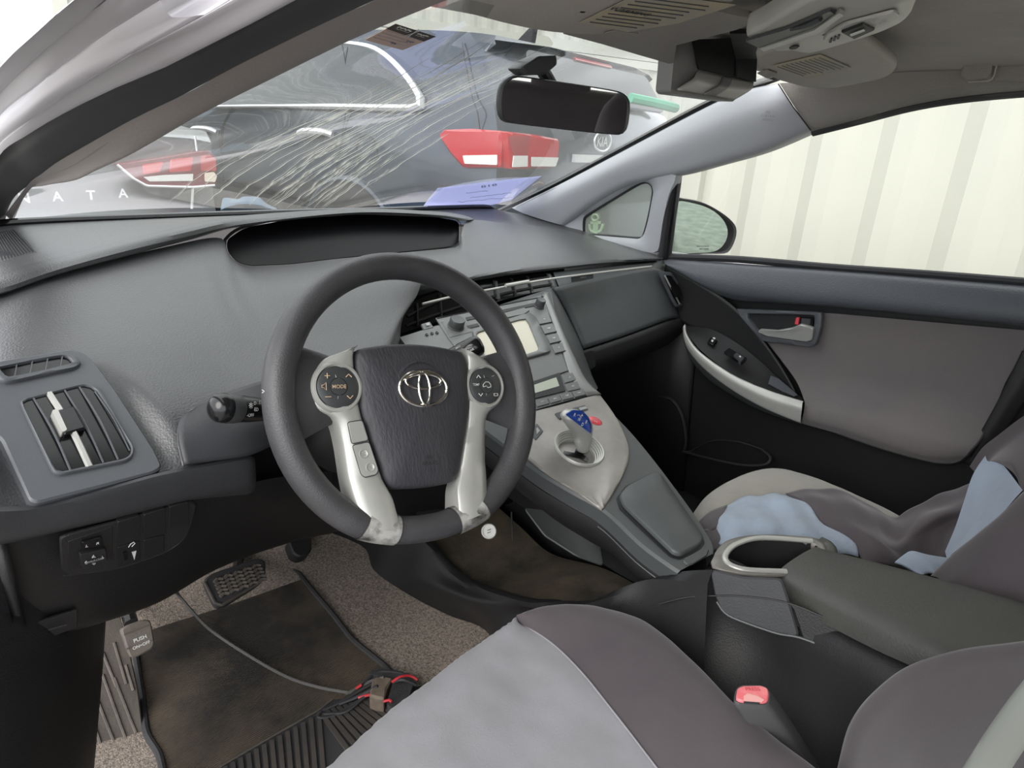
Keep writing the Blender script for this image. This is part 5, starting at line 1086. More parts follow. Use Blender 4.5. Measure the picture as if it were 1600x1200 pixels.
# ================================================================== driver's side: pillar trim, seal, painted door frame
lp = empty('trim_6', (-.62, .2, .28)); tag(lp, "taupe windscreen pillar trim on the driver's side", kind='structure')
def pxl(l): return [X(*a) for a in l]
pi = pxl([(14, 352, -.664), (38, 301, -.657), (70, 290, -.653), (115, 282, -.645), (150, 266, -.640), (210, 238, -.630), (315, 178, -.608), (427, 122, -.577), (560, 57, -.53), (690, 3, -.47), (760, -24, -.44), (840, -60, -.41)])
po = pxl([(8, 335, -.672), (45, 287, -.665), (66, 271, -.663), (87, 255, -.66), (140, 224, -.653), (210, 185, -.643), (297, 143, -.63), (381, 96, -.61), (470, 52, -.592), (560, 12, -.57), (640, -25, -.545), (740, -70, -.51)])
surf('pillar_cover', [[p+V((.01, .05, .0)) for p in pi], pi, [a.lerp(b, .5)+V((.004, -.006, 0)) for a, b in zip(pi, po)], po], MT['pillar_d'], lp, 60, 14, auto=60)
tube('pillar_joint', [X(424, 116, -.583), X(410, 110, -.592), X(385, 98, -.6065)], .0009, MT['black_lo'], lp, 5)
sl = empty('trim_7', (-.66, .0, .28)); tag(sl, "black rubber door seal around the open driver's doorway", kind='structure')
s_o = [Y(-50, 430, 1.3), Y(-38, 340, .8)]+pxl([(0, 243, -.70), (45, 209, -.695), (105, 175, -.687), (175, 140, -.678), (280, 95, -.664), (367, 52, -.65), (455, 0, -.634), (560, -52, -.615), (680, -120, -.58)])
s_i = [X(-5, 430, -.684)]+po
surf('door_seal', [[p+V((-.01, .01, 0)) for p in s_o], s_o, [a.lerp(b, .3)+V((-.004, -.012, 0)) for a, b in zip(s_o, s_i)], [a.lerp(b, .75)+V((.0, -.012, 0)) for a, b in zip(s_o, s_i)], s_i, [p+V((.004, .02, 0)) for p in s_i]], MT['rubber'], sl, 50, 24, auto=60)
bf = empty('trim_8', (-.72, .0, .35)); tag(bf, "silver painted door frame of the driver's doorway", kind='structure')
n_ = 9
def band(name, P, Q, m, bulge, parent=bf, extra=.0):
    A, B_ = pxl(P), pxl(Q)
    return surf(name, [[p+V((0, .012, .0)) for p in A], A, [a.lerp(b, .5)+V((-.002, -bulge, bulge*.4)) for a, b in zip(A, B_)], B_, [p+V((0, .012, 0)) for p in B_]], MT[m], parent, 40, 16, auto=50)
e1 = [(-40, 328, -.708), (0, 243, -.706), (45, 209, -.70), (105, 174, -.692), (175, 139, -.684), (280, 94, -.67), (367, 50, -.656), (455, -1, -.64), (560, -54, -.62)]
e2 = [(-40, 300, -.708), (-5, 232, -.708), (60, 178, -.702), (130, 130, -.695), (215, 78, -.684), (290, 38, -.672), (360, 0, -.66), (460, -60, -.64)]
e3 = [(-40, 262, -.712), (-5, 188, -.711), (60, 132, -.706), (110, 92, -.70), (170, 50, -.692), (215, 20, -.686), (250, 0, -.68), (340, -60, -.66)]
e4 = [(-40, 200, -.718), (-5, 150, -.716), (40, 105, -.712), (80, 68, -.708), (110, 45, -.704), (140, 20, -.70), (165, 0, -.696), (240, -60, -.68)]
e5 = [(-40, 150, -.722), (-5, 110, -.72), (30, 75, -.717), (60, 48, -.714), (82, 28, -.711), (100, 13, -.708), (116, 0, -.706), (190, -60, -.69)]
band('frame_step', e1, e2, 'paint', .003); band('frame_channel', e2, e3, 'paint', -.006); band('frame_rail', e3, e4, 'paint', .008); band('frame_flange', e4, e5, 'paint', .002)
# driver's sill side and rear cabin shell
wl = surf('wall_left', [YS([(-160, 800, .10), (-80, 815, .10), (0, 835, .105), (60, 880, .13), (110, 930, .20), (152, 955, .33)]), YS([(-160, 930, .06), (-80, 940, .07), (0, 960, .09), (70, 990, .12), (115, 1020, .18), (146, 1040, .27)]), YS([(-160, 1080, .02), (-80, 1080, .03), (0, 1085, .05), (70, 1100, .09), (110, 1110, .14), (139, 1115, .20)]), YS([(-160, 1290, -.06), (-80, 1290, -.04), (0, 1290, -.02), (60, 1290, .02), (100, 1290, .06), (122, 1290, .11)])], MT['black_lo'], None, 30, 24); tag(wl, kind='structure'); solid(wl, .012)
kp = surf('wall_right', [[V((.735, 1.0, .05)), V((.735, .4, .0)), V((.735, .35, -.1))], [V((.735, 1.0, -.7)), V((.735, .4, -.7)), V((.735, .3, -.7))]], MT['black'], None, 10, 4, lin=True, thick=.01); tag(kp, kind='structure')
wb = empty('wall_rear', (0, -2.0, 0)); tag(wb, 'rear cabin wall with tailgate glass opening', kind='structure')
box('tailgate_lower', (0, -2.15, -.25), .70, .03, .35, MT['black_lo'], wb); box('tailgate_upper', (0, -2.12, .36), .62, .03, .06, MT['rail'], wb)
for s in (-1, 1):
    box('corner_post', (s*.69, -2.05, .22), .035, .10, .24, MT['pillar_d'], wb); box('side_wall', (s*.73, -1.55, -.32), .02, .62, .30, MT['black_lo'], wb)
box('centre_post', (.68, -.95, .15), .035, .10, .36, MT['pillar_d'], wb)
# rear bench seen in the mirror
rb = empty('rear_bench', (0, -1.3, -.2), 'dark rear bench seat seen only in the rear view mirror', 'seat')
subsurf(bevel(box('backrest', (-.06, -1.50, .0), .50, .08, .25, MT['seat_d'], rb), .05, 4), 0); bevel(box('bench_cushion', (0, -1.20, -.33), .62, .26, .08, MT['seat_d'], rb), .04, 4)
for x in (-.36, .16): bevel(box('head_rest', (x, -1.50, .285), .11, .05, .07, MT['seat_d'], rb), .03, 4)
# ================================================================== seats under two-tone covers
ds = empty('driver_seat', (-.34, -.4, -.4), "driver's seat in a pale grey and plum stretch cover nearest the camera", 'seat')
def ZT(l): return [Z(*a) for a in l]
apex = Z(806, 975, -.302)
edge_l = [apex]+ZT([(765, 995, -.305), (720, 1025, -.308), (640, 1085, -.31), (575, 1140, -.312), (505, 1208, -.314), (430, 1290, -.316), (330, 1420, -.32)])
seam = [apex]+ZT([(838, 990, -.296), (872, 1015, -.291), (912, 1056, -.290), (952, 1106, -.292), (1000, 1168, -.295), (1060, 1250, -.30), (1150, 1400, -.305)])
def drop(l, dz, out): return [p+V((out[0], out[1], dz)) for p in l]
m1 = [a.lerp(b, .3)+V((0, 0, .012)) for a, b in zip(edge_l, seam)]; m2 = [a.lerp(b, .65)+V((0, 0, .006)) for a, b in zip(edge_l, seam)]
surf('cover_pale_panel', [drop(edge_l, -.22, (.0, -.03)), drop(edge_l, -.11, (-.002, .006)), drop(edge_l, -.03, (0, .007)), edge_l, m1, m2, seam], MT['seat_l'], ds, 50, 50, auto=60)
edge_r = [apex]+ZT([(835, 958, -.298), (880, 949, -.290), (930, 947, -.284), (1005, 968, -.277), (1080, 1030, -.272), (1150, 1104, -.27), (1240, 1175, -.27), (1330, 1240, -.27)])
n1 = [a.lerp(b, .35)+V((0, 0, .012)) for a, b in zip(cr(seam, 12), cr(edge_r, 12))]; n2 = [a.lerp(b, .75)+V((0, 0, .014)) for a, b in zip(cr(seam, 12), cr(edge_r, 12))]
def dropr(l, dz, out, out0):
    r = []
    for k, p in enumerate(l):
        t = min(1, k/3); o = V((out0[0]*(1-t)+out[0]*t, out0[1]*(1-t)+out[1]*t, dz)); r.append(p+o)
    return r
surf('cover_plum_panel', [seam, n1, n2, edge_r, dropr(edge_r, -.03, (.012, .004), (0, .007)), dropr(edge_r, -.11, (.016, .006), (-.002, .006)), dropr(edge_r, -.22, (-.03, -.01), (0, -.03))], MT['seat_d'], ds, 60, 50, auto=60)
from mathutils import noise
for o_ in ds.children:   # soft creases in the stretched cover
    for v_ in o_.data.vertices: v_.co.z += .0035*noise.noise(V((v_.co.x*14+3, v_.co.y*9, v_.co.z*6)))+.0012*noise.noise(V((v_.co.x*40, v_.co.y*26, 1)))
tube('cover_seam', [p+V((0, 0, .0016)) for p in seam], .0011, MT['seat_l'], ds, 6, steps=60)
for pts in ([(880, 1075), (890, 1100), (905, 1120)], [(700, 1090), (760, 1110), (800, 1150)]):
    pass
# backrest bolster
A = [X(*a) for a in [(1306, 1225, -.10), (1314, 1185, -.10), (1330, 1132, -.10), (1362, 1088, -.105), (1420, 1042, -.11), (1500, 1016, -.115), (1600, 1003, -.12), (1720, 985, -.13), (1860, 930, -.14)]]
B_ = [X(*a) for a in [(1325, 1245, -.13), (1336, 1200, -.13), (1352, 1150, -.13), (1382, 1112, -.135), (1434, 1070, -.14), (1510, 1043, -.145), (1605, 1030, -.15), (1720, 1010, -.16), (1860, 955, -.17)]]
C_ = [X(*a) for a in [(1370, 1290, -.19), (1385, 1250, -.19), (1405, 1200, -.19), (1430, 1170, -.195), (1478, 1145, -.20), (1540, 1120, -.205), (1620, 1100, -.21), (1720, 1080, -.22), (1860, 1040, -.23)]]
D_ = [X(*a) for a in [(1420, 1400, -.28), (1450, 1340, -.28), (1490, 1290, -.28), (1520, 1260, -.285), (1560, 1240, -.29), (1610, 1220, -.295), (1680, 1210, -.30), (1760, 1200, -.31), (1860, 1180, -.32)]]
Bk = [p+V((.012, -.06, -.0)) for p in A]
surf('backrest_cover', [Bk, A, B_, C_, D_], MT['seat_d'], ds, 50, 40, auto=60)
tube('cover_seam', [X(1418, 1196, -.178), X(1460, 1175, -.185), X(1495, 1158, -.19), X(1528, 1150, -.197)], .0012, MT['black_lo'], ds, 6, steps=20)
# ------------------------------------------------------------------ passenger seat
ps = empty('passenger_seat', (.38, -.35, -.4), 'passenger seat with bare tan cushion edge and slipped pale blue and plum cover', 'seat')
far = ZT([(1075, 822, -.30), (1085, 800, -.29), (1110, 770, -.28), (1160, 742, -.272), (1212, 731.5, -.268), (1270, 745, -.268), (1340, 774, -.268), (1405, 806, -.27), (1470, 850, -.275)])
mid_ = ZT([(1085, 850, -.29), (1100, 826, -.278), (1130, 795, -.268), (1180, 770, -.262), (1225, 762, -.26), (1275, 775, -.262), (1335, 795, -.266), (1400, 830, -.272), (1450, 870, -.28)])
near = ZT([(1085, 900, -.32), (1110, 880, -.30), (1140, 855, -.285), (1190, 840, -.28), (1240, 835, -.28), (1285, 840, -.285), (1340, 855, -.29), (1400, 880, -.29), (1450, 900, -.29)])
surf('cushion', [drop(far, -.22, (.01, .02)), drop(far, -.05, (.012, .012)), far, mid_, near, drop(near, -.12, (-.04, -.02))], MT['seat_o'], ps, 50, 40, auto=60)
def fold(name, rows, m, th=.003, nu=50, nv=30, rip=0):
    o = surf(name, rows, MT[m], ps, nu, nv, auto=70); 
    if rip:
        for v in o.data.vertices:
            c = v.co; v.co.z += rip*(math.sin(c.x*55+c.y*38)+.6*math.sin(c.x*90-c.y*70+1.3))
    solid(o, th, 0); return o
zt = -.252
fold('cover_blue_panel', [ZT([(1112, 836, -.27), (1119, 815, -.262), (1134, 791, -.256), (1166, 780, -.254), (1210, 770.5, -.25), (1232, 771, -.248)]), ZT([(1118, 840, -.262), (1135, 818, -.254), (1155, 802, -.248), (1185, 795, -.244), (1225, 790, -.24), (1262, 791, -.243)]), ZT([(1125, 846, -.258), (1150, 830, -.249), (1175, 820, -.244), (1205, 815, -.243), (1250, 812, -.240), (1290, 820, -.243)]), ZT([(1135, 858, -.258), (1165, 848, -.252), (1200, 840, -.25), (1240, 840, -.25), (1290, 845, -.25), (1335, 853, -.25)]), ZT([(1150, 880, -.27), (1180, 868, -.265), (1215, 860, -.262), (1255, 862, -.262), (1300, 866, -.262), (1340, 872, -.262)])], 'seat_b', rip=.0036)
fold('cover_plum_edge', [ZT([(1088, 822, -.275), (1096, 812, -.268), (1112, 799, -.262), (1136, 790, -.256)]), ZT([(1098, 830, -.265), (1104, 822, -.26), (1116, 812, -.257), (1128, 806, -.255)]), ZT([(1106, 834, -.266), (1110, 830, -.262), (1114, 828, -.26), (1118, 826, -.259)])], 'seat_d', nu=16, nv=12)
fold('cover_plum_edge', [ZT([(1100, 828, -.262), (1120, 827, -.261), (1145, 832, -.258), (1165, 836, -.255)]), ZT([(1105, 845, -.263), (1125, 842, -.262), (1145, 842, -.259), (1168, 840, -.255)]), ZT([(1112, 862, -.268), (1130, 858, -.266), (1150, 850, -.263), (1170, 846, -.258)])], 'seat_d', nu=16, nv=12)
# rumpled plum cloth: a hump, a deep valley, then a rise to the backrest
fold('cover_plum_folds', [
 ZT([(1228, 769, -.248), (1262, 764.5, -.242), (1300, 765, -.238), (1330, 773, -.238), (1365, 792, -.246), (1394, 808, -.252), (1420, 797, -.245), (1465, 776, -.225), (1516, 757, -.205), (1560, 735, -.19)]),
 ZT([(1245, 778, -.243), (1280, 776, -.235), (1315, 778, -.232), (1348, 790, -.235), (1378, 810, -.245), (1402, 826, -.252), (1426, 812, -.242), (1466, 790, -.222), (1512, 775, -.20), (1556, 755, -.19)]),
 ZT([(1264, 792, -.243), (1295, 792, -.234), (1330, 798, -.23), (1360, 814, -.235), (1384, 832, -.246), (1408, 842, -.252), (1432, 824, -.238), (1466, 808, -.218), (1508, 795, -.20), (1545, 785, -.19)]),
 ZT([(1288, 818, -.245), (1312, 818, -.236), (1340, 826, -.231), (1362, 840, -.236), (1384, 852, -.246), (1406, 852, -.250), (1436, 838, -.248), (1466, 828, -.24), (1500, 820, -.22), (1530, 812, -.20)]),
 ZT([(1330, 851, -.252), (1345, 852, -.247), (1362, 858, -.246), (1378, 866, -.250), (1395, 870, -.256), (1412, 868, -.262), (1440, 862, -.266), (1464, 860, -.262), (1490, 858, -.24), (1515, 850, -.22)]),
 ZT([(1350, 880, -.262), (1362, 880, -.26), (1376, 882, -.262), (1390, 885, -.266), (1405, 886, -.268), (1420, 886, -.27), (1440, 884, -.27), (1462, 882, -.27), (1482, 882, -.27), (1500, 880, -.26)])], 'seat_d', nu=80, nv=50, rip=.0022)
fold('cover_blue_corner', [ZT([(1398, 879, -.250), (1412, 868, -.246), (1425, 862, -.244), (1450, 868, -.246), (1482, 873, -.25)]), ZT([(1412, 884, -.250), (1424, 876, -.246), (1436, 873, -.244), (1454, 880, -.246), (1476, 884, -.25)]), ZT([(1440, 900, -.255), (1448, 896, -.253), (1456, 896, -.252), (1462, 898, -.252), (1470, 900, -.255)])], 'seat_b', nu=24, nv=14)
# backrest: blue stripe between plum shoulder and the near bolster
yb = -.46
XL = lambda l: [X(*a) for a in l]
blue_l = XL([(1480, 874, .25), (1496, 836, .27), (1508, 800, .30), (1524, 752, .34), (1544, 721, .37)])
blue_m = XL([(1484, 870, .235), (1514, 832, .25), (1530, 800, .27), (1545, 760, .31), (1562, 721, .345)])
blue_r = XL([(1487, 866, .22), (1530, 832, .225), (1562, 806, .23), (1585, 780, .245), (1598, 766, .26)])
o = surf('backrest_blue_panel', [[p+V((.02, .01, 0)) for p in blue_l], blue_l, blue_m, blue_r], MT['seat_b'], ps, 30, 20, auto=60)
sh0 = XL([(1530, 742, .40), (1550, 713, .41), (1575, 693, .42), (1620, 660, .43), (1700, 615, .44)]); sh1 = XL([(1543, 722, .372), (1562, 719, .345), (1590, 720, .34), (1640, 715, .33), (1700, 710, .33)]); sh2 = XL([(1578, 722, .325), (1590, 745, .29), (1600, 768, .262), (1650, 775, .265), (1710, 780, .27)])
surf('backrest_shoulder', [[p+V((.02, .02, 0)) for p in sh0], sh0, sh1, sh2], MT['seat_d'], ps, 30, 20, auto=60)
k0 = XL([(1455, 900, .21), (1482, 872, .222), (1528, 833, .226), (1562, 805, .231), (1600, 767, .258), (1680, 700, .28)])
k1 = XL([(1468, 905, .19), (1500, 884, .19), (1545, 850, .19), (1580, 826, .195), (1615, 804, .205), (1690, 750, .23)])
k2 = XL([(1475, 930, .165), (1515, 920, .16), (1560, 905, .16), (1600, 890, .165), (1640, 875, .17), (1700, 850, .18)])
k3 = XL([(1480, 990, .155), (1530, 990, .15), (1580, 990, .15), (1640, 990, .15), (1680, 980, .155), (1730, 960, .16)])
surf('backrest_bolster', [[p+V((.02, -.03, 0)) for p in k0], k0, k1, k2, k3], MT['seat_d'], ps, 30, 30, auto=60)
core = []
for z, yc, hw, th in ((-.34, -.535, .205, .07), (-.2, -.575, .218, .078), (-.1, -.60, .222, .08), (.0, -.635, .222, .08), (.1, -.675, .218, .078), (.26, -.74, .19, .065), (.31, -.765, .15, .04)):
    core.append([V((.39+hw*math.copysign(abs(math.cos(t))**.6, math.cos(t)), yc+th*math.copysign(abs(math.sin(t))**.7, math.sin(t)), z)) for t in [2*math.pi*k/32 for k in range(32)]])
g = [list(t) for t in zip(*[cr(c, 30) for c in zip(*core)])]
from_bm('backrest', grid_bm(g, closed=True, cap=True), MT['seat_d'], ps, auto=60)
hr = [[V((.39+.115*s*math.cos(t), -.785+.05*s*math.sin(t), z)) for t in [2*math.pi*k/24 for k in range(24)]] for z, s in ((.335, .5), (.35, .9), (.40, 1), (.46, .95), (.49, .6))]
from_bm('head_rest', grid_bm([list(t) for t in zip(*[cr(c, 14) for c in zip(*hr)])], closed=True, cap=True), MT['seat_o'], ps, auto=60)
for x in (.33, .45): tube('head_rest_post', [V((x, -.765, .28)), V((x, -.785, .36))], .006, MT['chrome'], ps, 8)
# ------------------------------------------------------------------ belt buckle and belt
bk = empty('belt_buckle', Z(1190, 1100, -.25), 'grey seat belt buckle with a faded pink release button beside the floor console', 'buckle')
zb = -.235
t0 = [Z(*a, zb) for a in [(1146, 1088), (1149, 1076), (1158, 1071), (1190, 1071), (1202, 1076), (1205, 1088), (1203, 1101), (1196, 1104), (1154, 1101), (1146, 1097)]]
dn = (Z(1250, 1230, zb-.10)-Z(1180, 1085, zb))
dn = (PL(1235, 1180, Z(1180, 1085, zb)+V((.0, -.02, -.09)), (0, 0, 1))-Z(1175, 1087, zb))
cb = sum(t0, V())/len(t0); rg = rnd(t0, .004, 4)
rows = [[cb+(p-cb)*f+dn*s+V((0, 0, h)) for p in rg] for f, s, h in ((.86, 0, .0012), (.94, 0, .0012), (1.0, .01, -.001), (1.05, .1, 0), (1.12, .5, 0), (1.15, 1.0, 0), (1.1, 1.5, -.0))]
from_bm('buckle_body', grid_bm(rows, closed=True, cap=True), MT['buckle'], bk, auto=60)
pb = [Z(*a, zb+.002) for a in [(1150, 1088), (1152, 1078), (1160, 1074), (1189, 1074), (1199, 1078), (1201, 1088), (1199, 1098), (1191, 1100), (1157, 1098), (1150, 1095)]]
plate('release_button', rnd(pb, .003, 3), .003, MT['pink'], bk, inset=.0012)
text('lettering', 'PRESS', Z(1176, 1077, zb+.0055), Z(1190, 1077, zb)-Z(1176, 1077, zb), Z(1176, 1067, zb)-Z(1176, 1077, zb), mat('red_print', (.5, .05, .07), .6), bk, w=.016)
plate('button_hollow', [Z(*a, zb+.0051) for a in [(1162, 1088), (1168, 1084), (1184, 1088), (1194, 1094), (1190, 1098), (1162, 1096)]], .0006, mat('button_hollow_pink', (.85, .42, .40), .4), bk)
plate('latch_slot', [Z(*a, zb+.0051) for a in [(1162, 1097), (1187, 1099), (1187, 1101), (1162, 1099)]], .0012, MT['dark_print'], bk)
sb2 = empty('seat_belt', X(1560, 1160, -.5), 'pale grey green seat belt webbing blurred close to the camera in the corner', 'seat belt')
Lb = [X(1700, 965, -.53), X(1600, 1080, -.52), X(1512, 1200, -.50), X(1440, 1330, -.48)]; Rb = [X(1760, 1010, -.54), X(1640, 1120, -.53), X(1566, 1225, -.51), X(1500, 1340, -.49)]
web = mat('belt_webbing', (.17, .18, .165), .7)
o = surf('webbing', [Lb, [a.lerp(b, .5)+V((-.003, .004, .002)) for a, b in zip(Lb, Rb)], Rb], web, sb2, 30, 10); solid(o, .0015, 0)
# ================================================================== footwell
fr_rows = []
for y, z in ((-1.9, -.60), (-.9, -.60), (-.3, -.60), (.2, -.60), (.45, -.598), (.56, -.585), (.66, -.53), (.76, -.42), (.82, -.30)):
    fr_rows.append([V((-.74, y, z+.015)), V((-.64, y, z)), V((-.45, y, z)), V((-.30, y, z)), V((-.22, y, z)), V((-.16, y, z)), V((-.13, y, z)), V((.10, y, z))])
fl_ = surf('floor', fr_rows, MT['carpet'], None, 40, 50, origin=(0, 0, -.6)); tag(fl_, kind='structure'); solid(fl_, .01)
fp = surf('floor', [[V((x, y, z+.002)) for x in (.08, .3, .5, .74)] for y, z in ((-1.9, -.6), (.3, -.6), (.5, -.58), (.70, -.4), (.78, -.2))], MT['black_lo'], None, 12, 20, origin=(.4, 0, -.6)); tag(fp, kind='structure')
fm = empty('floor_mat', (-.45, .3, -.59), 'dusty ribbed black floor mat with a worn heel pad under the pedals', 'floor mat')
zm = -.590
def ZM(px, py, d=0): return Z(px, py, zm+d)
mo = [ZM(*a) for a in [(213, 1030), (224, 1095), (228, 1150), (250, 1182), (256, 1210), (280, 1330), (700, 1330), (690, 1150), (605, 1046), (552, 1004), (520, 962), (490, 927), (466, 897), (448, 892), (416, 902), (308, 934), (234, 951), (205, 985)]]
mr = mat('ribbed_mat_rubber', (.040, .035, .032), .85, col2=(.15, .112, .078), vscale=5.5)
t = mr.node_tree; b = t.nodes['Principled BSDF']; wv = t.nodes.new('ShaderNodeTexWave'); wv.inputs['Scale'].default_value = 95; wv.inputs['Distortion'].default_value = .4; wv.bands_direction = 'Y'
mp = t.nodes.new('ShaderNodeMapping'); mp.inputs['Rotation'].default_value = (0, 0, rad(-8)); tcx = t.nodes.new('ShaderNodeTexCoord'); t.links.new(tcx.outputs['Object'], mp.inputs[0]); t.links.new(mp.outputs[0], wv.inputs[0])
bp = t.nodes.new('ShaderNodeBump'); bp.inputs['Strength'].default_value = .9; bp.inputs['Distance'].default_value = .003; t.links.new(wv.outputs['Fac'], bp.inputs['Height']); t.links.new(bp.outputs[0], b.inputs['Normal'])
plate('mat_sheet', rnd(mo, .02, 4), .004, mr, fm, toward=(0, 0, 1), back=.008)
tube('mat_binding', [p+V((0, 0, .004)) for p in rnd(mo, .02, 4)], .0055, MT['mat_rub'], fm, 8, closed=True)
# heel pad: sheet with moulded ribs
hp_ = [ZM(*a) for a in [(345, 1204), (420, 1160), (497, 1116), (520, 1098), (600, 1090), (660, 1075), (760, 1180), (700, 1330), (300, 1330)]]
hpad = plate('heel_pad', hp_, .006, MT['mat_rub'], fm, toward=(0, 0, 1))
bm = bmesh.new(); rm = mat('heel_pad_rib', (.04, .037, .036), .8, col2=(.06, .05, .042), vscale=20)
def rib(a, b):
    A, B_ = ZM(*a)+V((0, 0, .0075)), ZM(*b)+V((0, 0, .0075)); d = (B_-A); L = d.length; d.normalize()
    box_bm((A+B_)/2, L/2, .0034, .0024, bm, [d, V((0, 0, 1)).cross(d), V((0, 0, 1))])
for i in range(13):
    x = 352+i*12.2; y = 1203-i*6.9; rib((x, y+2), (x+12-i*.3, y+110))
for i in range(11):
    rib((500+i*9.5, 1118-i*2.6), (560+i*16, 1200-i*4))
rb_ = from_bm('heel_pad_ribs', bm, rm, fm); rb_['kind'] = 'stuff'
tube('heel_pad_edge', [p+V((0, 0, .008)) for p in [ZM(345, 1204), ZM(420, 1160), ZM(497, 1116), ZM(520, 1098)]], .0016, MT['foot'], fm, 5)
# foot rest left of the mat
fo = empty('foot_rest', (-.68, .35, -.55), 'dusty grey ridged foot rest left of the floor mat', 'foot rest')
FP_, FN = V((-.68, .35, -.53)), V((.05, -.62, .78)).normalized()
def FR(px, py, d=0): return PL(px, py, FP_, FN)+FN*d
q = [FR(*a) for a in [(150, 965), (186, 958), (204, 1025), (216, 1075), (224, 1155), (150, 1192), (100, 1215), (118, 1100)]]
plate('rest_plate', rnd(q, .01, 3), .004, MT['foot'], fo, inset=.002, back=.03)
for i, (a, b) in enumerate([((160, 1020), (182, 1075)), ((178, 1005), (197, 1070)), ((160, 1055), (196, 1155)), ((178, 1060), (212, 1146)), ((150, 1090), (180, 1165)), ((196, 1040), (208, 1080)), ((146, 1130), (162, 1180))]):
    tube('ridge', [FR(*a, .0045), FR(*b, .0045)], .0022, MT['pedal'], fo, 6)
hay = mat('sandy_carpet', (.24, .16, .11), .95, bump=1, bscale=300, col2=(.10, .07, .05), vscale=120)
q = [FR(*a) for a in [(150, 1193), (224, 1157), (248, 1182), (254, 1215), (120, 1240)]]; plate('sandy_patch', q, .002, hay, fo, back=.02)
# parking brake pedal
pk_ = empty('parking_brake_pedal', Y(212, 997, .38), 'square foot parking brake pedal lettered PUSH, on a bent black arm', 'pedal')
pn = V((.10, -.80, .55)).normalized(); pp0 = Y(212, 997, .38)
def PB(px, py, d=0): return PL(px, py, pp0, pn)+pn*d
q = [PB(*a) for a in [(188, 983), (200, 976), (222, 968), (233, 969), (237, 985), (240, 1006), (236, 1014), (214, 1026), (203, 1028), (198, 1018)]]
plate('pedal_pad', rnd(q, .004, 3), .008, MT['pedal'], pk_, inset=.002, back=.01)
e1, e2 = PB(226, 994)-PB(204, 1003), PB(212, 985)-PB(215, 1000)
text('lettering', 'PUSH', PB(217, 998, .0085), e1, e2, MT['white'], pk_, w=.019, bold=.01); text('lettering', 'ON=OFF', PB(219, 1008, .0085), e1, e2, MT['white'], pk_, w=.026, bold=.01)
for d in (-1, 1): tube('pad_groove', [PB(192+4*(d > 0), 992+22*(d > 0), .0078), PB(233+4*(d > 0), 976+24*(d > 0), .0078)], .0012, MT['foot'], pk_, 5)
tube('pedal_arm', [Y(205, 975, .40), Y(200, 958, .43), Y(192, 948, .50), Y(185, 930, .58)], .011, MT['metal_d'], pk_, 8, steps=16)
# brake pedal with chevron tread
br = empty('brake_pedal', Y(365, 915, .45), 'wide dusty brake pedal with chevron tread above the mat', 'pedal')
bn = V((.08, -.62, .78)).normalized(); bp0 = Y(365, 915, .44)
def BP(px, py, d=0): return PL(px, py, bp0, bn)+bn*d
q = [BP(*a) for a in [(317, 908), (330, 898), (395, 876), (410, 876), (414, 884), (413, 905), (403, 915), (352, 947), (340, 950), (333, 945), (322, 922)]]
plate('pedal_pad', rnd(q, .006, 3), .009, MT['mat_rub'], br, inset=.003, back=.008)
bm = bmesh.new()
c0_, c1_, c2_ = BP(324, 910, .011), BP(408, 880, .011), BP(338, 943, .011)
def bu(u, v): return c0_+(c1_-c0_)*u+(c2_-c0_)*v
for r in range(5):
    for c in range(10):
        u0, v0 = .07+c*.088, .12+r*.17; s = .09 if c % 2 else -.09
        bm = tube_bm([bu(u0, v0-s*.5), bu(u0+.075, v0+s*.5)], .0033, 5, bm)
o = from_bm('chevron_tread', bm, MT['pedal'], br); o['kind'] = 'stuff'
tube('pedal_edge', [BP(*a, .009) for a in [(318, 912), (334, 944), (345, 948), (403, 914), (413, 902)]], .0028, MT['foot'], br, 6)
tube('pedal_arm', [BP(370, 900, -.01), Y(372, 880, .56), Y(380, 850, .66)], .010, MT['metal_d'], br, 8)
ac = empty('accelerator_pedal', Y(467, 855, .52), 'small dark accelerator pedal right of the brake pedal', 'pedal')
q = YS([(448, 846, .56), (470, 838, .56), (484, 842, .56), (486, 862, .53), (478, 870, .52), (466, 873, .52), (456, 868, .53)])
plate('pedal_pad', rnd(q, .008, 4), .008, MT['black_lo'], ac, inset=.003, back=.02); tube('pedal_arm', [Y(468, 850, .57), Y(470, 825, .64)], .010, MT['metal_d'], ac, 8)
# loose cable and wiring
cb_ = tube('loose_cable', [Y(262, 905, .30), Z(275, 925, -.50), Z(300, 955, -.54), Z(330, 985, -.572), Z(390, 1025, -.578), Z(450, 1058, -.578), Z(500, 1074, -.578), Z(550, 1083, -.577)], .0030, MT['wire'], None, 8, steps=70); tag(cb_, 'thin grey cable trailing across the floor mat to the wiring bundle', 'cable')
wb_ = empty('wiring_bundle', ZM(590, 1080, .01), 'tangled bundle of black and red wires with a taped connector on the mat', 'wires')
random.seed(3)
def wire(pts, r, m): tube('red_wire' if m == 'wire_r' else 'black_wire', [Z(px, py, zm+.010+h) for px, py, h in pts], r, MT[m], wb_, 6, steps=24)
q = [Z(*a, zm+.03) for a in [(582, 1066), (596, 1060), (614, 1064), (606, 1078), (600, 1098), (588, 1096), (577, 1092)]]
plate('taped_connector', rnd(q, .003, 3), .008, MT['tape'], wb_, toward=(0, 0, 1), back=.02, inset=.003)
plate('connector_shell', rnd([Z(*a, zm+.025) for a in [(575, 1056), (585, 1050), (640, 1056), (648, 1066), (640, 1090), (612, 1110), (604, 1104), (615, 1066)]], .003, 3), .006, MT['mat_rub'], wb_, toward=(0, 0, 1), back=.02)
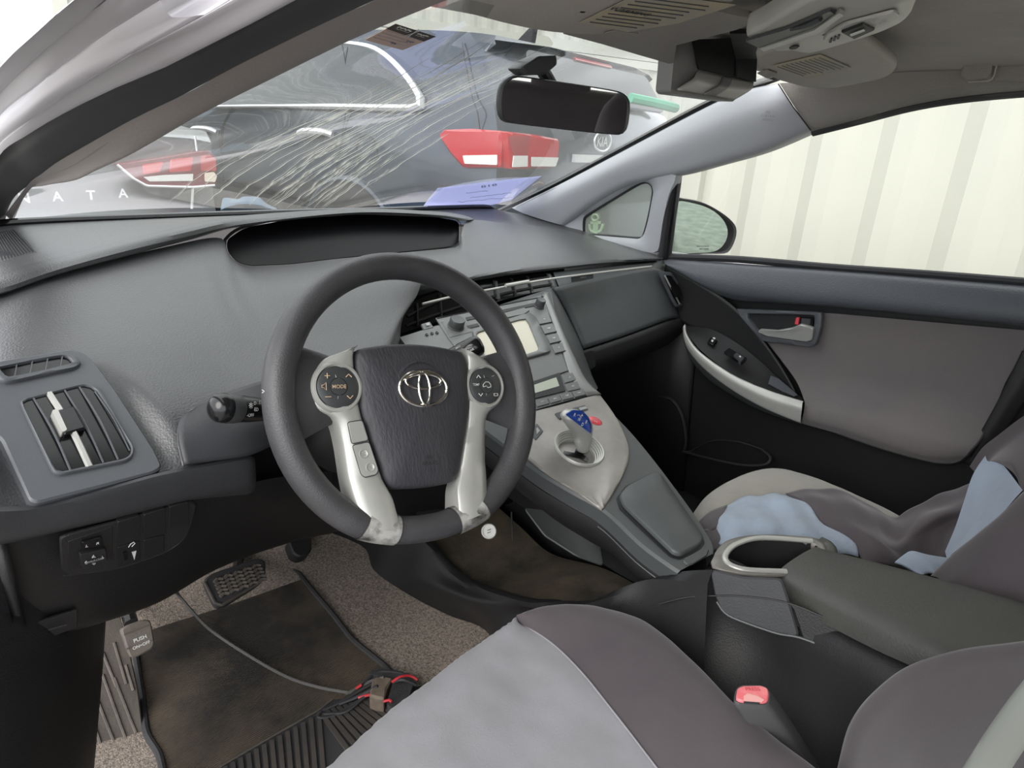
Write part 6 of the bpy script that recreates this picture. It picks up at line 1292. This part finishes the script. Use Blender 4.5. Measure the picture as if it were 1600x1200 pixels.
for pts, r, m in [([(503, 1110, 0), (530, 1098, .004), (560, 1080, .012), (585, 1066, .02)], .0028, 'rubber'), ([(506, 1116, 0), (540, 1112, .003), (565, 1092, .012), (580, 1080, .02)], .0028, 'rubber'), ([(503, 1111, 0), (498, 1121, 0), (520, 1118, 0), (545, 1105, .004), (575, 1085, .015)], .0025, 'rubber'),
    ([(545, 1090, .005), (562, 1075, .01), (590, 1050, .02), (630, 1052, .02)], .003, 'rubber'), ([(550, 1084, .004), (570, 1070, .012), (590, 1060, .02)], .0025, 'wire'), ([(612, 1066, .035), (625, 1058, .04), (640, 1056, .036), (652, 1062, .03)], .0022, 'wire_r'), ([(560, 1090, .012), (572, 1087, .016), (582, 1085, .024)], .0024, 'wire_r'),
    ([(556, 1076, .014), (565, 1070, .018)], .0024, 'wire_r'), ([(600, 1096, .025), (608, 1094, .03), (612, 1097, .03)], .0022, 'wire_r'), ([(615, 1066, .03), (630, 1062, .04), (650, 1070, .03)], .003, 'rubber'), ([(540, 1085, .004), (575, 1066, .014), (600, 1058, .03)], .0022, 'wire'), ([(530, 1100, .003), (560, 1088, .012), (590, 1072, .03)], .003, 'rubber')]: wire(pts, r, m)
# ================================================================== outside: yard, two parked cars, shipping containers
G = -.93
gd = from_bm('ground', grid_bm([[V((-40, -30, G)), V((40, -30, G))], [V((-40, 40, G)), V((40, 40, G))]]), MT['asphalt'], None); tag(gd, kind='structure')
# own bonnet and cowl beyond the glass
hb = surf('bonnet', [[V((-.78, 1.0, .03)), V((-.4, 1.10, .05)), V((0, 1.14, .058)), V((.4, 1.10, .05)), V((.78, 1.0, .03))], [V((-.80, 1.3, -.02)), V((-.4, 1.38, .01)), V((0, 1.42, .02)), V((.4, 1.38, .01)), V((.80, 1.3, -.02))], [V((-.78, 1.8, -.20)), V((-.4, 1.86, -.17)), V((0, 1.88, -.16)), V((.4, 1.86, -.17)), V((.78, 1.8, -.20))], [V((-.7, 1.9, -.5)), V((-.4, 1.97, -.5)), V((0, 2.0, -.5)), V((.4, 1.97, -.5)), V((.7, 1.9, -.5))]], MT['paint'], None, 30, 20); tag(hb, "silver bonnet of the photographer's car beyond the windscreen", 'bonnet'); solid(hb, .01)
PHI = rad(-13); KH = V((math.sin(PHI), math.cos(PHI), 0)); KL = V((math.cos(PHI), -math.sin(PHI), 0)); KK = V((1.29, 1.92, 0))
def SP(s, x, z): return KK+KH*s+KL*x+V((0, 0, z))
def SU(px, py, off=0, lift=.004): return PL(px, py, KK+KL*off, KL)-KL*lift
def SRr(px, py, off=0, lift=.004): return PL(px, py, KK+KH*off, KH)-KH*lift
suv = empty('parked_suv', SP(2.3, .93, G), 'dark blue SUV with bright window trim and red tail lamp seen through the windscreen', 'car')
prof = [(.02, -.60), (-.05, -.45), (-.06, -.25), (-.01, -.12), (.0, .10), (.01, .34), (.06, .46), (.22, .70), (.16, .745), (.45, .775), (1.0, .80), (1.8, .81), (2.6, .76), (3.3, .42), (3.6, .33), (4.4, .20), (4.7, .0), (4.75, -.35), (4.68, -.62)]
secs = [(0, 0, .06), (.10, .0, .0), (1.78, .0, .0), (1.88, 0, .06)]
rows = []
def inset(z): return .0 if z < .40 else (z-.40)*.42
for x, dx, sh in ((0.06, 0, 1), (.0, 0, 0), (.5, 0, 0), (1.38, 0, 0), (1.88, 0, 0), (1.82, 0, 1)):
    row = []
    for s, z in prof:
        i = inset(z); xx = min(max(x, i), 1.88-i) if x in (0.0, 1.88, .06, 1.82) else x
        if sh: c = (2.3, .1); s2, z2 = s+(2.3-s)*.02, z+(.1-z)*.06; row.append(SP(s2, .0+(i if x < 1 else 1.88-i), z2)); continue
        cur = .05*(abs(x-.94)/.94)**4
        row.append(SP(s+cur*(1 if s < 2 else -1), xx+(.04 if x == 0 else -.04 if x == 1.88 else 0)*1.0*(1 if s < .2 else 0), z))
    rows.append(row)
def dense(r): return cr(r, 80)
bm = grid_bm([dense(r) for r in rows])
for r in (rows[0], rows[-1]): bm.faces.new([bm.verts.new(p) for p in dense(r)])
from_bm('body', bm, MT['suv'], suv, auto=40)
# side glass and bright trim
win = [SU(*a, 0.0) for a in [(300, 168), (400, 166), (520, 167), (655, 169), (664, 160), (648, 130), (620, 98), (592, 78), (560, 70), (520, 70), (460, 78), (380, 100), (300, 130)]]
def tum(p): z = p.z; return p+KL*inset(z)*1.0
winp = [PL(px, py, KK+V((0, 0, .40)), (KL*1.0+V((0, 0, -.42))).normalized())-KL*.012 for px, py in [(240, 168), (400, 166), (520, 167), (650, 169), (662, 160), (646, 130), (618, 98), (590, 78), (556, 70), (520, 68), (460, 70), (380, 85), (240, 120)]]
plate('side_window', winp, .004, MT['glass_d'], suv)
o = tube('bright_window_trim', winp[0:8]+winp[8:11], [.016, .016, .017, .018, .03, .034, .028, .02, .016], MT['bright'], suv, 8, steps=80, ry=.6)
tube('door_shut_line', [SU(534, 66, .10, .0), SU(541, 110, .07, .0), SU(542, 165), SU(534, 220), SU(525, 265), SU(518, 300)], .003, MT['rubber'], suv, 5, steps=24)
tube('door_shut_line', [SU(362, 170), SU(348, 200), SU(345, 250), SU(350, 290)], .006, MT['rubber'], suv, 5, steps=20)
for px, w_ in ((322, 20), (496, 26)):
    y_ = 203 if px < 400 else 207
    tube('door_handle', [SU(px-w_, y_+1, 0, .01), SU(px-w_*.5, y_-2, 0, .03), SU(px+w_*.5, y_-1, 0, .03), SU(px+w_, y_+4, 0, .01)], .019, MT['bright'], suv, 8, steps=14)
    plate('handle_cup', [SU(px+a*w_*.7, y_+6+b*8, 0, .002) for a, b in ((-.6, -1), (.6, -1), (.5, 1), (-.5, 1))], .003, MT['glass_d'], suv)
cf = SU(573, 237, 0, .002); tube('fuel_door', [cf+KH*.085*math.cos(a)+V((0, 0, .085*math.sin(a))) for a in [2*math.pi*i/28 for i in range(28)]], .004, MT['rubber'], suv, 5, closed=True)
# wheel arches, wheels, dark lower band
for s in (1.12, 3.95):
    c = SP(s, 0, -.41); arch = [c-KL*.008+KH*.43*math.cos(a)+V((0, 0, .43*math.sin(a))) for a in [math.pi*i/20 for i in range(21)]]
    plate('wheel_well', arch+[c-KL*.008-KH*.43+V((0, 0, -.2)), c-KL*.008+KH*.43+V((0, 0, -.2))], .006, MT['tyre'], suv)
    tube('arch_lip', arch, .022, MT['suv'], suv, 8)
    lathe('wheel', c+KL*.02+V((0, 0, -.15)), -KL, [(.0, -.2), (.35, -.2), (.355, -.05), (.33, .035), (.25, .045), (.24, .02), (.05, .035), (0, .035)], MT['tyre'], suv, 40)
    lathe('wheel_rim', c+KL*.02+V((0, 0, -.15)), -KL, [(.235, .022), (.20, .035), (.06, .045), (0, .046)], MT['sedan'], suv, 30)
plate('dark_side_band', [SU(*a, 0, .006) for a in [(345, 283), (505, 283), (490, 300), (470, 330), (345, 340)]], .02, MT['rubber'], suv)  # dark band along the lower side
# tail lamp wrapping the corner
plate('tail_lamp', rnd([SU(*a, 0, .0) for a in [(690, 211), (698, 203), (740, 201.5), (790, 205), (786, 262), (728, 262), (708, 240)]], .01, 3), .03, MT['tail'], suv, inset=.012)
plate('tail_lamp', rnd([SRr(*a, 0, -.02) for a in [(786, 205), (822, 209), (866, 217), (867, 228), (862, 258), (856, 262), (790, 264)]], .01, 3), .06, MT['tail'], suv, inset=.015)
plate('lamp_divider', [SRr(*a, 0, .045) for a in [(782, 212), (816, 212), (812, 242), (790, 242)]], .002, mat('mid_red_lens', (.36, .03, .035), .2, coat=.4), suv)
plate('reverse_lamp', rnd([SU(*a, 0, .031) for a in [(730, 243), (784, 242), (784, 258), (733, 256)]], .006, 3), .004, MT['lens'], suv, inset=.001)
plate('reverse_lamp', rnd([SRr(*a, 0, .045) for a in [(790, 242), (812, 242), (812, 259), (788, 260)]], .004, 3), .004, MT['lens'], suv); plate('reverse_lamp', rnd([SRr(*a, 0, .045) for a in [(818, 244), (861, 245), (856, 259), (818, 259)]], .006, 3), .004, MT['lens'], suv, inset=.001)
# tailgate: glass, shut line, spoiler, badge
def RG(px, py): return PL(px, py, SP(.10, 0, .58), (KH*.8-V((0, 0, .60))).normalized())-KH*.03
tube('tailgate_line', [SU(722, 66, .14, .0), SU(726, 90, .1, .0), SU(738, 150, .03, .004), SU(748, 175, 0, .01), SU(752, 203, 0, .01)], .003, MT['rubber'], suv, 5, steps=24)
plate('tailgate_glass', rnd([SP(.075, .22, .50), SP(.075, 1.66, .50), SP(.185, 1.56, .70), SP(.185, .32, .70)], .04), .02, MT['glass_d'], suv)
plate('high_brake_lamp', [SP(.175, .75, .70), SP(.175, 1.13, .70), SP(.185, 1.13, .715), SP(.185, .75, .715)], .02, MT['tail'], suv)
fin = [SP(.75, .94, .80), SP(.60, .94, .80), SP(.585, .94, .90), SP(.62, .94, .90)]
plate('roof_antenna_fin', fin, .02, MT['rubber'], suv, back=.02)
bc = SRr(937, 221, 0, .02); tube('badge_ring', ell(bc, KL*.085, V((0, 0, .05)), 32), .006, MT['bright'], suv, 6, closed=True)
text('lettering', 'KIA', bc, KL, (0, 0, 1), MT['bright'], suv, w=.11, th=.002)
plate('tailgate_handle_bar', [SP(-.005, .55, .20), SP(-.005, 1.33, .20), SP(-.005, 1.33, .24), SP(-.005, .55, .24)], .02, MT['bright'], suv)
# ------------------------------------------------------------------ sedan ahead
sed = empty('parked_sedan', (-.35, 5, G), 'grey sedan lettered across the boot with a red and white tail lamp', 'car')
SPh = rad(-4); SH = V((math.sin(SPh), math.cos(SPh), 0)); SL = V((math.cos(SPh), -math.sin(SPh), 0)); S0 = V((.33, 2.9, 0))  # rear right corner
def SD(s, x, z): return S0+SH*s-SL*x+V((0, 0, z))
def SN(px, py, lift=.0, off=0): return PL(px, py, S0+SH*off, SH)-SH*lift
pr_ = [(.08, -.68), (-.02, -.55), (-.03, -.30), (.03, -.12), (.02, .08), (.0, .205), (.06, .232), (.55, .27), (1.25, .50), (2.0, .545), (2.8, .48), (3.6, .20), (4.5, .06), (4.8, -.2), (4.8, -.6), (4.6, -.70)]
rows = []
for x, sh in ((.05, 1), (0, 0), (.12, 0), (.9, 0), (1.68, 0), (1.8, 0), (1.75, 1)):
    row = []
    for s, z in pr_:
        i = max(0, z-.24)*.55; cur = .16*(abs(x-.9)/.9)**4
        if sh: s, z = s+(2.3-s)*.05, z+(-.2-z)*.06
        xx = min(max(x, i), 1.8-i); row.append(SD(s+cur*(1 if s < 2 else -1), xx, z))
    rows.append(row)
bm = grid_bm([cr(r, 70) for r in rows])
for r in (rows[0], rows[-1]): bm.faces.new([bm.verts.new(p) for p in cr(r, 70)])
from_bm('body', bm, MT['sedan'], sed, auto=50)
plate('rear_window', [SD(.60, .30, .305), SD(.60, 1.5, .305), SD(1.2, 1.4, .50), SD(1.2, .40, .50)], .012, MT['glass_d'], sed, toward=(0, 0, 5))
plate('side_window', [SD(1.0, .10, .30), SD(3.2, .10, .28), SD(2.7, .18, .46), SD(1.4, .18, .48)], .02, MT['glass_d'], sed, toward=(6, 3, .3), back=.05)
plate('tail_lamp', rnd([SN(*a) for a in [(182, 257), (258, 245), (304, 237), (326, 235), (334, 243), (338, 284), (334, 289), (300, 292), (228, 290), (208, 279)]], .01, 3), .012, MT['tail_d'], sed, inset=.004, back=.16)
o = tube('lamp_outline', rnd([SN(*a, .012) for a in [(182, 257), (208, 279), (228, 290), (300, 292), (334, 289)]], .01, 3, False), .006, MT['bright'], sed, 6)
for q in ([(221, 257), (254, 252), (248, 269), (222, 272)], [(265, 249), (300, 245), (297, 267), (263, 269)]): plate('bright_red_segment', rnd([SN(*a, .012) for a in q], .006, 3), .006, MT['tail'], sed, inset=.002)  # brighter red lens blocks on the darker lamp, no glow of their own
plate('red_side_segment', rnd([SN(*a, .012) for a in [(312, 243), (326, 241), (335, 248), (336, 266), (312, 267)]], .006, 3), .006, mat('soft_red_lens', (.45, .05, .05), .15, coat=.5), sed)
plate('clear_strip', rnd([SN(*a, .012) for a in [(222, 276), (254, 273), (300, 271), (299, 282), (232, 283)]], .004, 3), .006, MT['lens'], sed); plate('clear_corner', rnd([SN(*a, .012) for a in [(318, 270), (332, 268), (337, 275), (334, 284), (318, 283)]], .005, 3), .006, mat('warm_clear_lens', (.80, .70, .58), .2), sed)
tube('boot_shut_line', [SN(304, 212, .004), SN(307, 236, .004)], .005, MT['bright'], sed, 5); tube('boot_shut_line', [SN(301, 293, .004), SN(299, 326, .006)], .006, MT['bright'], sed, 5)
for ch, px, py in (('S', -120, 318), ('O', -67, 316), ('N', -14+50, 312.5), ('A', 88, 310), ('T', 140, 308), ('A', 190, 305)):
    if ch == 'S': px = -70
    if ch == 'O': px = -17
    text('lettering', ch, SN(px, py-4, .022), SL, (0, 0, 1), MT['bright'], sed, h=.040, bold=.02)
plate('number_plate', [SD(-.03, .65, -.30), SD(-.03, 1.15, -.30), SD(-.03, 1.15, -.15), SD(-.03, .65, -.15)], .02, MT['bright'], sed)
lathe('wheel', SD(1.05, .12, -.60), SL, [(0, -.2), (.32, -.2), (.325, .05), (.28, .10), (.0, .10)], MT['tyre'], sed, 32); lathe('wheel', SD(3.9, .12, -.60), SL, [(0, -.2), (.32, -.2), (.325, .05), (.28, .10), (.0, .10)], MT['tyre'], sed, 32)
lathe('wheel', SD(1.05, 1.68, -.60), -SL, [(0, -.2), (.32, -.2), (.325, .05), (.28, .10), (.0, .10)], MT['tyre'], sed, 32); lathe('wheel', SD(3.9, 1.68, -.60), -SL, [(0, -.2), (.32, -.2), (.325, .05), (.28, .10), (.0, .10)], MT['tyre'], sed, 32)
# ------------------------------------------------------------------ shipping containers
def container(name, label, o, dirv, length, h=2.59, wd=2.44, group=None, near_n=None):
    c = empty(name, o, label, 'container', group); dirv = V(dirv).normalized(); n = V((-dirv.y, dirv.x, 0)) if near_n is None else V(near_n).normalized()
    def P(s, d, z): return V(o)+dirv*s+n*d+V((0, 0, z))
    # corrugated side: trapezoid folds, pitch 0.278
    pts = []; s = .1
    while s < length-.3:
        pts += [(s, 0), (s+.07, 0), (s+.138, -.036), (s+.208, -.036)]; s += .278
    pts.append((length-.1, 0))
    from_bm('corrugated_side', grid_bm([[P(a, b, .16) for a, b in pts], [P(a, b, h-.12) for a, b in pts]]), MT['cont'], c, smooth=False)
    from_bm('corrugated_side', grid_bm([[P(a, -wd-b, .16) for a, b in pts], [P(a, -wd-b, h-.12) for a, b in pts]]), MT['cont'], c, smooth=False)
    for s_ in (0, length-.1):
        for d in (.01, -wd-.01+.1): from_bm('corner_post', box_bm(P(s_+.05, d-.05, h/2), .08, .08, h/2, None, [dirv, n, V((0, 0, 1))]), MT['cont'], c)
        from_bm('end_panel', box_bm(P(s_+.05, -wd/2, h/2), .03, wd/2, h/2-.05, None, [dirv, n, V((0, 0, 1))]), MT['cont'], c)
    for d in (-.02, -wd+.02):
        from_bm('top_rail', box_bm(P(length/2, d, h-.06), length/2, .05, .06, None, [dirv, n, V((0, 0, 1))]), MT['cont'], c); from_bm('bottom_rail', box_bm(P(length/2, d, .08), length/2, .05, .08, None, [dirv, n, V((0, 0, 1))]), MT['cont'], c)
    from_bm('roof_sheet', box_bm(P(length/2, -wd/2, h-.03), length/2, wd/2, .02, None, [dirv, n, V((0, 0, 1))]), MT['cont'], c); return c
near_box = container('shipping_container', 'cream corrugated shipping container close beside the passenger window', (2.02, 1.46, G), (0, -1, 0), 6.06, near_n=(-1, 0, 0))
bd = V((.97, -.22, 0))
container('shipping_container', 'cream corrugated shipping container standing on the ground behind the SUV', (.64, 10.03, G), bd, 12.2, near_n=(-.22, -.97, 0))
container('shipping_container', 'cream corrugated shipping container stacked on top behind the SUV', (.64, 10.03, G+2.6), bd, 12.2, near_n=(-.22, -.97, 0))
gb = tube('added_green_bar', [X(985, 153, 1.72), X(1020, 160, 1.85), X(1056, 169, 2.03)], .022, MT['green'], near_box, 8); gb['label'] = 'green bar added for an unidentified green band by the container end'  # added bar standing in for a green band of unknown origin
fl2 = surf('trim_9', [[V((.80, .75, .03)), V((.80, .2, .05)), V((.80, -.6, .10)), V((.79, -1.6, .14))], [V((.855, .75, -.12)), V((.865, .2, -.10)), V((.865, -.6, -.08)), V((.85, -1.6, -.06))], [V((.86, .75, -.45)), V((.87, .2, -.45)), V((.87, -.6, -.45)), V((.86, -1.6, -.45))], [V((.80, .75, -.68)), V((.81, .2, -.68)), V((.81, -.6, -.68)), V((.80, -1.6, -.68))]], MT['paint'], None, 30, 16); tag(fl2, kind='structure'); solid(fl2, .01)
# passenger door mirror
dm = empty('door_mirror', X(1100, 355, .90), 'black housed passenger door mirror outside the window reflecting cars', 'mirror')
mh = V((-.42, -.90, -.05)).normalized(); m0 = X(1095, 358, .90)
def DM(px, py, d=0): return PL(px, py, m0, mh)+mh*d
om = cr([DM(*a) for a in [(1052, 312), (1070, 310.5), (1100, 317), (1128, 332), (1148, 350), (1151, 366), (1144, 386), (1134, 396), (1100, 397), (1040, 398), (1044, 355)]], 60, True); cm = sum(om, V())/60
from_bm('mirror_shell', grid_bm([[cm+(p-cm)*f+mh*h for p in om] for f, h in ((.3, -.13), (.75, -.11), (.95, -.05), (1, -.008), (.985, .002), (.93, .0), (.92, -.006))], closed=True), MT['rubber'], dm, auto=60)
im = cr([DM(*a) for a in [(1054, 317), (1085, 318), (1112, 328), (1130, 344), (1137, 362), (1132, 380), (1118, 392), (1090, 395), (1045, 393), (1046, 355)]], 50, True)
plate('mirror_glass', im, .0005, MT['mirror_g'], dm, smooth=False)
text('lettering', 'OBJECTS IN MIRROR', DM(1098, 385, .0012), DM(1110, 385)-DM(1098, 385), DM(1098, 375)-DM(1098, 385), MT['dark_print'], dm, w=.040); text('lettering', 'ARE CLOSER', DM(1100, 389, .0012), DM(1110, 389)-DM(1100, 389), DM(1100, 379)-DM(1100, 389), MT['dark_print'], dm, w=.03)
# ================================================================== stickers, paper and things at the windscreen
WSG = [list(t) for t in zip(*[cr(c, 20) for c in zip(*[cr(r, 30) for r in rowsw])])]
def WSP(px, py):   # straight sight-line hit on the windscreen between its base and header
    d = sight(px, py); best = None
    for r0, r1 in zip(WSG, WSG[1:]):
        for i in range(len(r0)-1):
            for a, b, c in ((r0[i], r0[i+1], r1[i]), (r1[i+1], r1[i], r0[i+1])):
                n = (b-a).cross(c-a); q = d.dot(n)
                if abs(q) < 1e-12: continue
                t = (a-CAM).dot(n)/q; p = CAM+d*t; nn_ = n.length_squared
                v, w_ = (p-a).cross(c-a).dot(n)/nn_, (b-a).cross(p-a).dot(n)/nn_
                if t > 0 and v >= -1e-3 and w_ >= -1e-3 and v+w_ <= 1.002 and (best is None or t < best[0]): best = (t, p)
    return best[1] if best else Y(px, py, .98)
def off(p, d=.004): return p+(CAM-p).normalized()*d
# dried run-off on the glass: wavering pale lines down the fall of the screen
def WSX(x, v):
    "point of the windscreen at width x and height share v"
    f = v*(len(WSG)-1); k = min(int(f), len(WSG)-2); row = [a.lerp(b, f-k) for a, b in zip(WSG[k], WSG[k+1])]
    for a, b in zip(row, row[1:]):
        if a.x <= x <= b.x: return a.lerp(b, (x-a.x)/max(1e-6, b.x-a.x))
    return None
sm = glass('dried_water_marks', (1, 1, 1), .62)
random.seed(11); bm = bmesh.new()
runs = [(-.33, .05, .9), (-.30, .10, .86), (-.275, .2, .95), (-.235, .45, .86), (-.16, .3, .86), (-.11, .3, .95), (-.05, .2, .95), (.05, .25, .9),  (-.25, .02, .95), (-.225, .3, .9), (-.20, .04, .92), (-.17, .1, .9), (-.15, .02, .7), (-.12, .05, .88), (-.10, .02, .5), (-.085, .03, .85), (-.06, .02, .6), (-.035, .02, .8), (-.01, .02, .45), (.01, .02, .75), (.035, .02, .4)]
for i in range(20): x = random.uniform(-.16, .09); runs.append((x, random.uniform(.0, .2), random.uniform(.28, .55)))
for i in range(10): x = random.uniform(-.34, -.08); a = random.uniform(.3, .7); runs.append((x, a, a+random.uniform(.08, .25)))
for x0, v0, v1 in runs:
    pts = []; wob = 0; n = max(8, int((v1-v0)*40))
    for k in range(n):
        v = v0+(v1-v0)*k/(n-1); wob = wob*.8+random.uniform(-.0045, .0045); p = WSX(x0+.085*(v-.5)+wob, v)
        if p is not None: pts.append(p+(V((0, -.5, -.86)))*.0015)
    if len(pts) > 5:
        r = random.uniform(.0008, .0017); bm = tube_bm(pts, [.0002]+[r*random.uniform(.5, 1.2) for _ in range(9)]+[.0002], 4, bm, ry=.25, steps=n*2)
wm = from_bm('water_streaks', bm, sm, None); tag(wm, 'pale dried water streaks running down the inside of the dusty windscreen', 'dirt', kind='stuff')
stq = [off(WSP(*a)) for a in [(570, 62), (618, 37), (681, 57), (629, 78)]]
ss = empty('service_sticker', stq[0], 'peach oil change sticker with a dark header at the top of the windscreen', 'sticker')
plate('sticker_sheet', stq, .0003, MT['sticker'], ss)
hd_ = [stq[1].lerp(stq[0], .30), stq[1], stq[2], stq[2].lerp(stq[3], .36)]
plate('sticker_header', [off(p, .001) for p in hd_], .0003, MT['sticker_d'], ss)
ex_, ey_ = (stq[2]-stq[1]), (stq[1]-stq[0]); up_ = (stq[1]-stq[0])
def SQ(u, v): return off(stq[0].lerp(stq[1], v).lerp(stq[3].lerp(stq[2], v), u), .0022)
exs = SQ(.9, .5)-SQ(.1, .5); eys = SQ(.5, .9)-SQ(.5, .1)
def squig(u0, u1, v, am, r, m, seed):
    random.seed(seed); tube('print_strokes', [SQ(u0+(u1-u0)*k/14, v+am*random.uniform(-1, 1)) for k in range(15)], r, MT[m], ss, 4)
squig(.10, .40, .92, .035, .0007, 'white', 1); squig(.12, .40, .82, .015, .0005, 'grey_print', 2); squig(.58, .86, .90, .03, .0007, 'white', 3); squig(.60, .84, .81, .015, .0005, 'grey_print', 4)
text('lettering', 'X', SQ(.49, .86), exs, eys, MT['white'], ss, h=.014, bold=.03)
for v in (.62, .48, .34, .2): tube('form_line', [SQ(.06, v), SQ(.9, v)], .0003, MT['tail_d'], ss, 4)
squig(.45, .62, .18, .05, .0005, 'ink', 5); squig(.66, .86, .45, .06, .0005, 'ink', 6)
# handwritten paper outside on the windscreen's lower corner
QP_ = WSP(740, 270); QN_ = (WSP(700, 300)-QP_).cross(WSP(800, 285)-QP_).normalized()
def PQ(px, py): return PL(px, py, QP_, QN_)
pq0 = [PQ(*a) for a in [(660, 324), (672, 308), (684, 294)]]; pq1 = [PQ(*a) for a in [(755, 322), (758, 305), (765, 284)]]; pq2 = [PQ(*a) for a in [(800, 312), (822, 294), (846, 275)]]
t_ = MT['paper'].node_tree; tb = t_.nodes.new('ShaderNodeBsdfTranslucent'); tb.inputs[0].default_value = (.68, .70, .90, 1); mx_ = t_.nodes.new('ShaderNodeMixShader'); mx_.inputs[0].default_value = .6
t_.links.new(t_.nodes['Principled BSDF'].outputs[0], mx_.inputs[1]); t_.links.new(tb.outputs[0], mx_.inputs[2]); t_.links.new(mx_.outputs[0], t_.nodes['Material Output'].inputs[0])
pp = empty('paper_sheet', pq1[1], 'lilac sheet of paper with handwriting lying at the foot of the windscreen', 'paper')
o = surf('sheet', [[off(p, .006) for p in q] for q in (pq0, pq1, pq2)], MT['paper'], pp, 12, 14); solid(o, .0006, 0)
px_ = (off(PQ(800, 290))-off(PQ(720, 302))); py_ = (off(PQ(760, 290))-off(PQ(757, 312)))
text('handwriting', '818', off(PQ(764, 290), .0085), px_, py_, MT['ink'], pp, w=.045)
def scrawl(name, A, B, r, m, parent, amp, seed):
    random.seed(seed); n = 26; u = (B-A); v = py_.normalized(); pts = [A+u*(k/n)+v*amp*random.uniform(-1, 1) for k in range(n+1)]
    return tube(name, pts, r, m, parent, 4)
for k, (a, b, am) in enumerate([((728, 302), (762, 298), .004), ((735, 309), (800, 301), .003), ((715, 316), (800, 308), .006)]): scrawl('handwriting', off(PQ(*a), .008), off(PQ(*b), .008), .0006, MT['ink'], pp, am, k)
rp_ = plate('red_tag', [off(PQ(*a), .006) for a in [(832, 290), (842, 284), (850, 286), (838, 295)]], .0004, MT['sticker'], None); tag(rp_, 'small peach tag on the windscreen corner right of the paper sheet', 'tag')
wp = surf('crumpled_plastic', [[Y(*a) for a in [(346, 318, 1.08), (350, 309, 1.08), (372, 311, 1.08), (380, 307, 1.08), (404, 308, 1.08), (412, 314, 1.08), (420, 320, 1.08), (432, 325, 1.08)]], [Y(*a) for a in [(345, 327, 1.06), (372, 318, 1.05), (400, 320, 1.05), (418, 325, 1.05), (433, 329, 1.06)]], [Y(*a) for a in [(346, 332, 1.08), (374, 330, 1.07), (402, 330, 1.07), (420, 330, 1.07), (432, 331, 1.08)]]], MT['blue_rag'], None, 24, 12); tag(wp, 'crumpled blue plastic scrap lying at the foot of the windscreen', 'plastic'); solid(wp, .003)
# anchor decal on the quarter window
def QW(px, py): return ZP(px, py)+V((.020, 0, 0))
an = empty('anchor_decal', QW(923, 352), 'pale green anchor decal on the quarter window', 'decal')
tube('decal_ring', [QW(922+5*math.cos(a), 340+5*math.sin(a)) for a in [2*math.pi*i/18 for i in range(18)]], .0028, MT['anchor'], an, 6, closed=True)
plate('decal_shank', [QW(*a) for a in [(919, 344), (927, 344), (927, 362), (919, 362)]], .001, MT['anchor'], an, toward=CAM)
plate('decal_stock', [QW(*a) for a in [(915, 346), (931, 346), (931, 350), (915, 350)]], .001, MT['anchor'], an, toward=CAM)
tube('decal_flukes', [QW(*a) for a in [(913, 351), (915, 360), (923, 364), (931, 360), (934, 351)]], .0042, MT['anchor'], an, 6, steps=20, ry=.4)
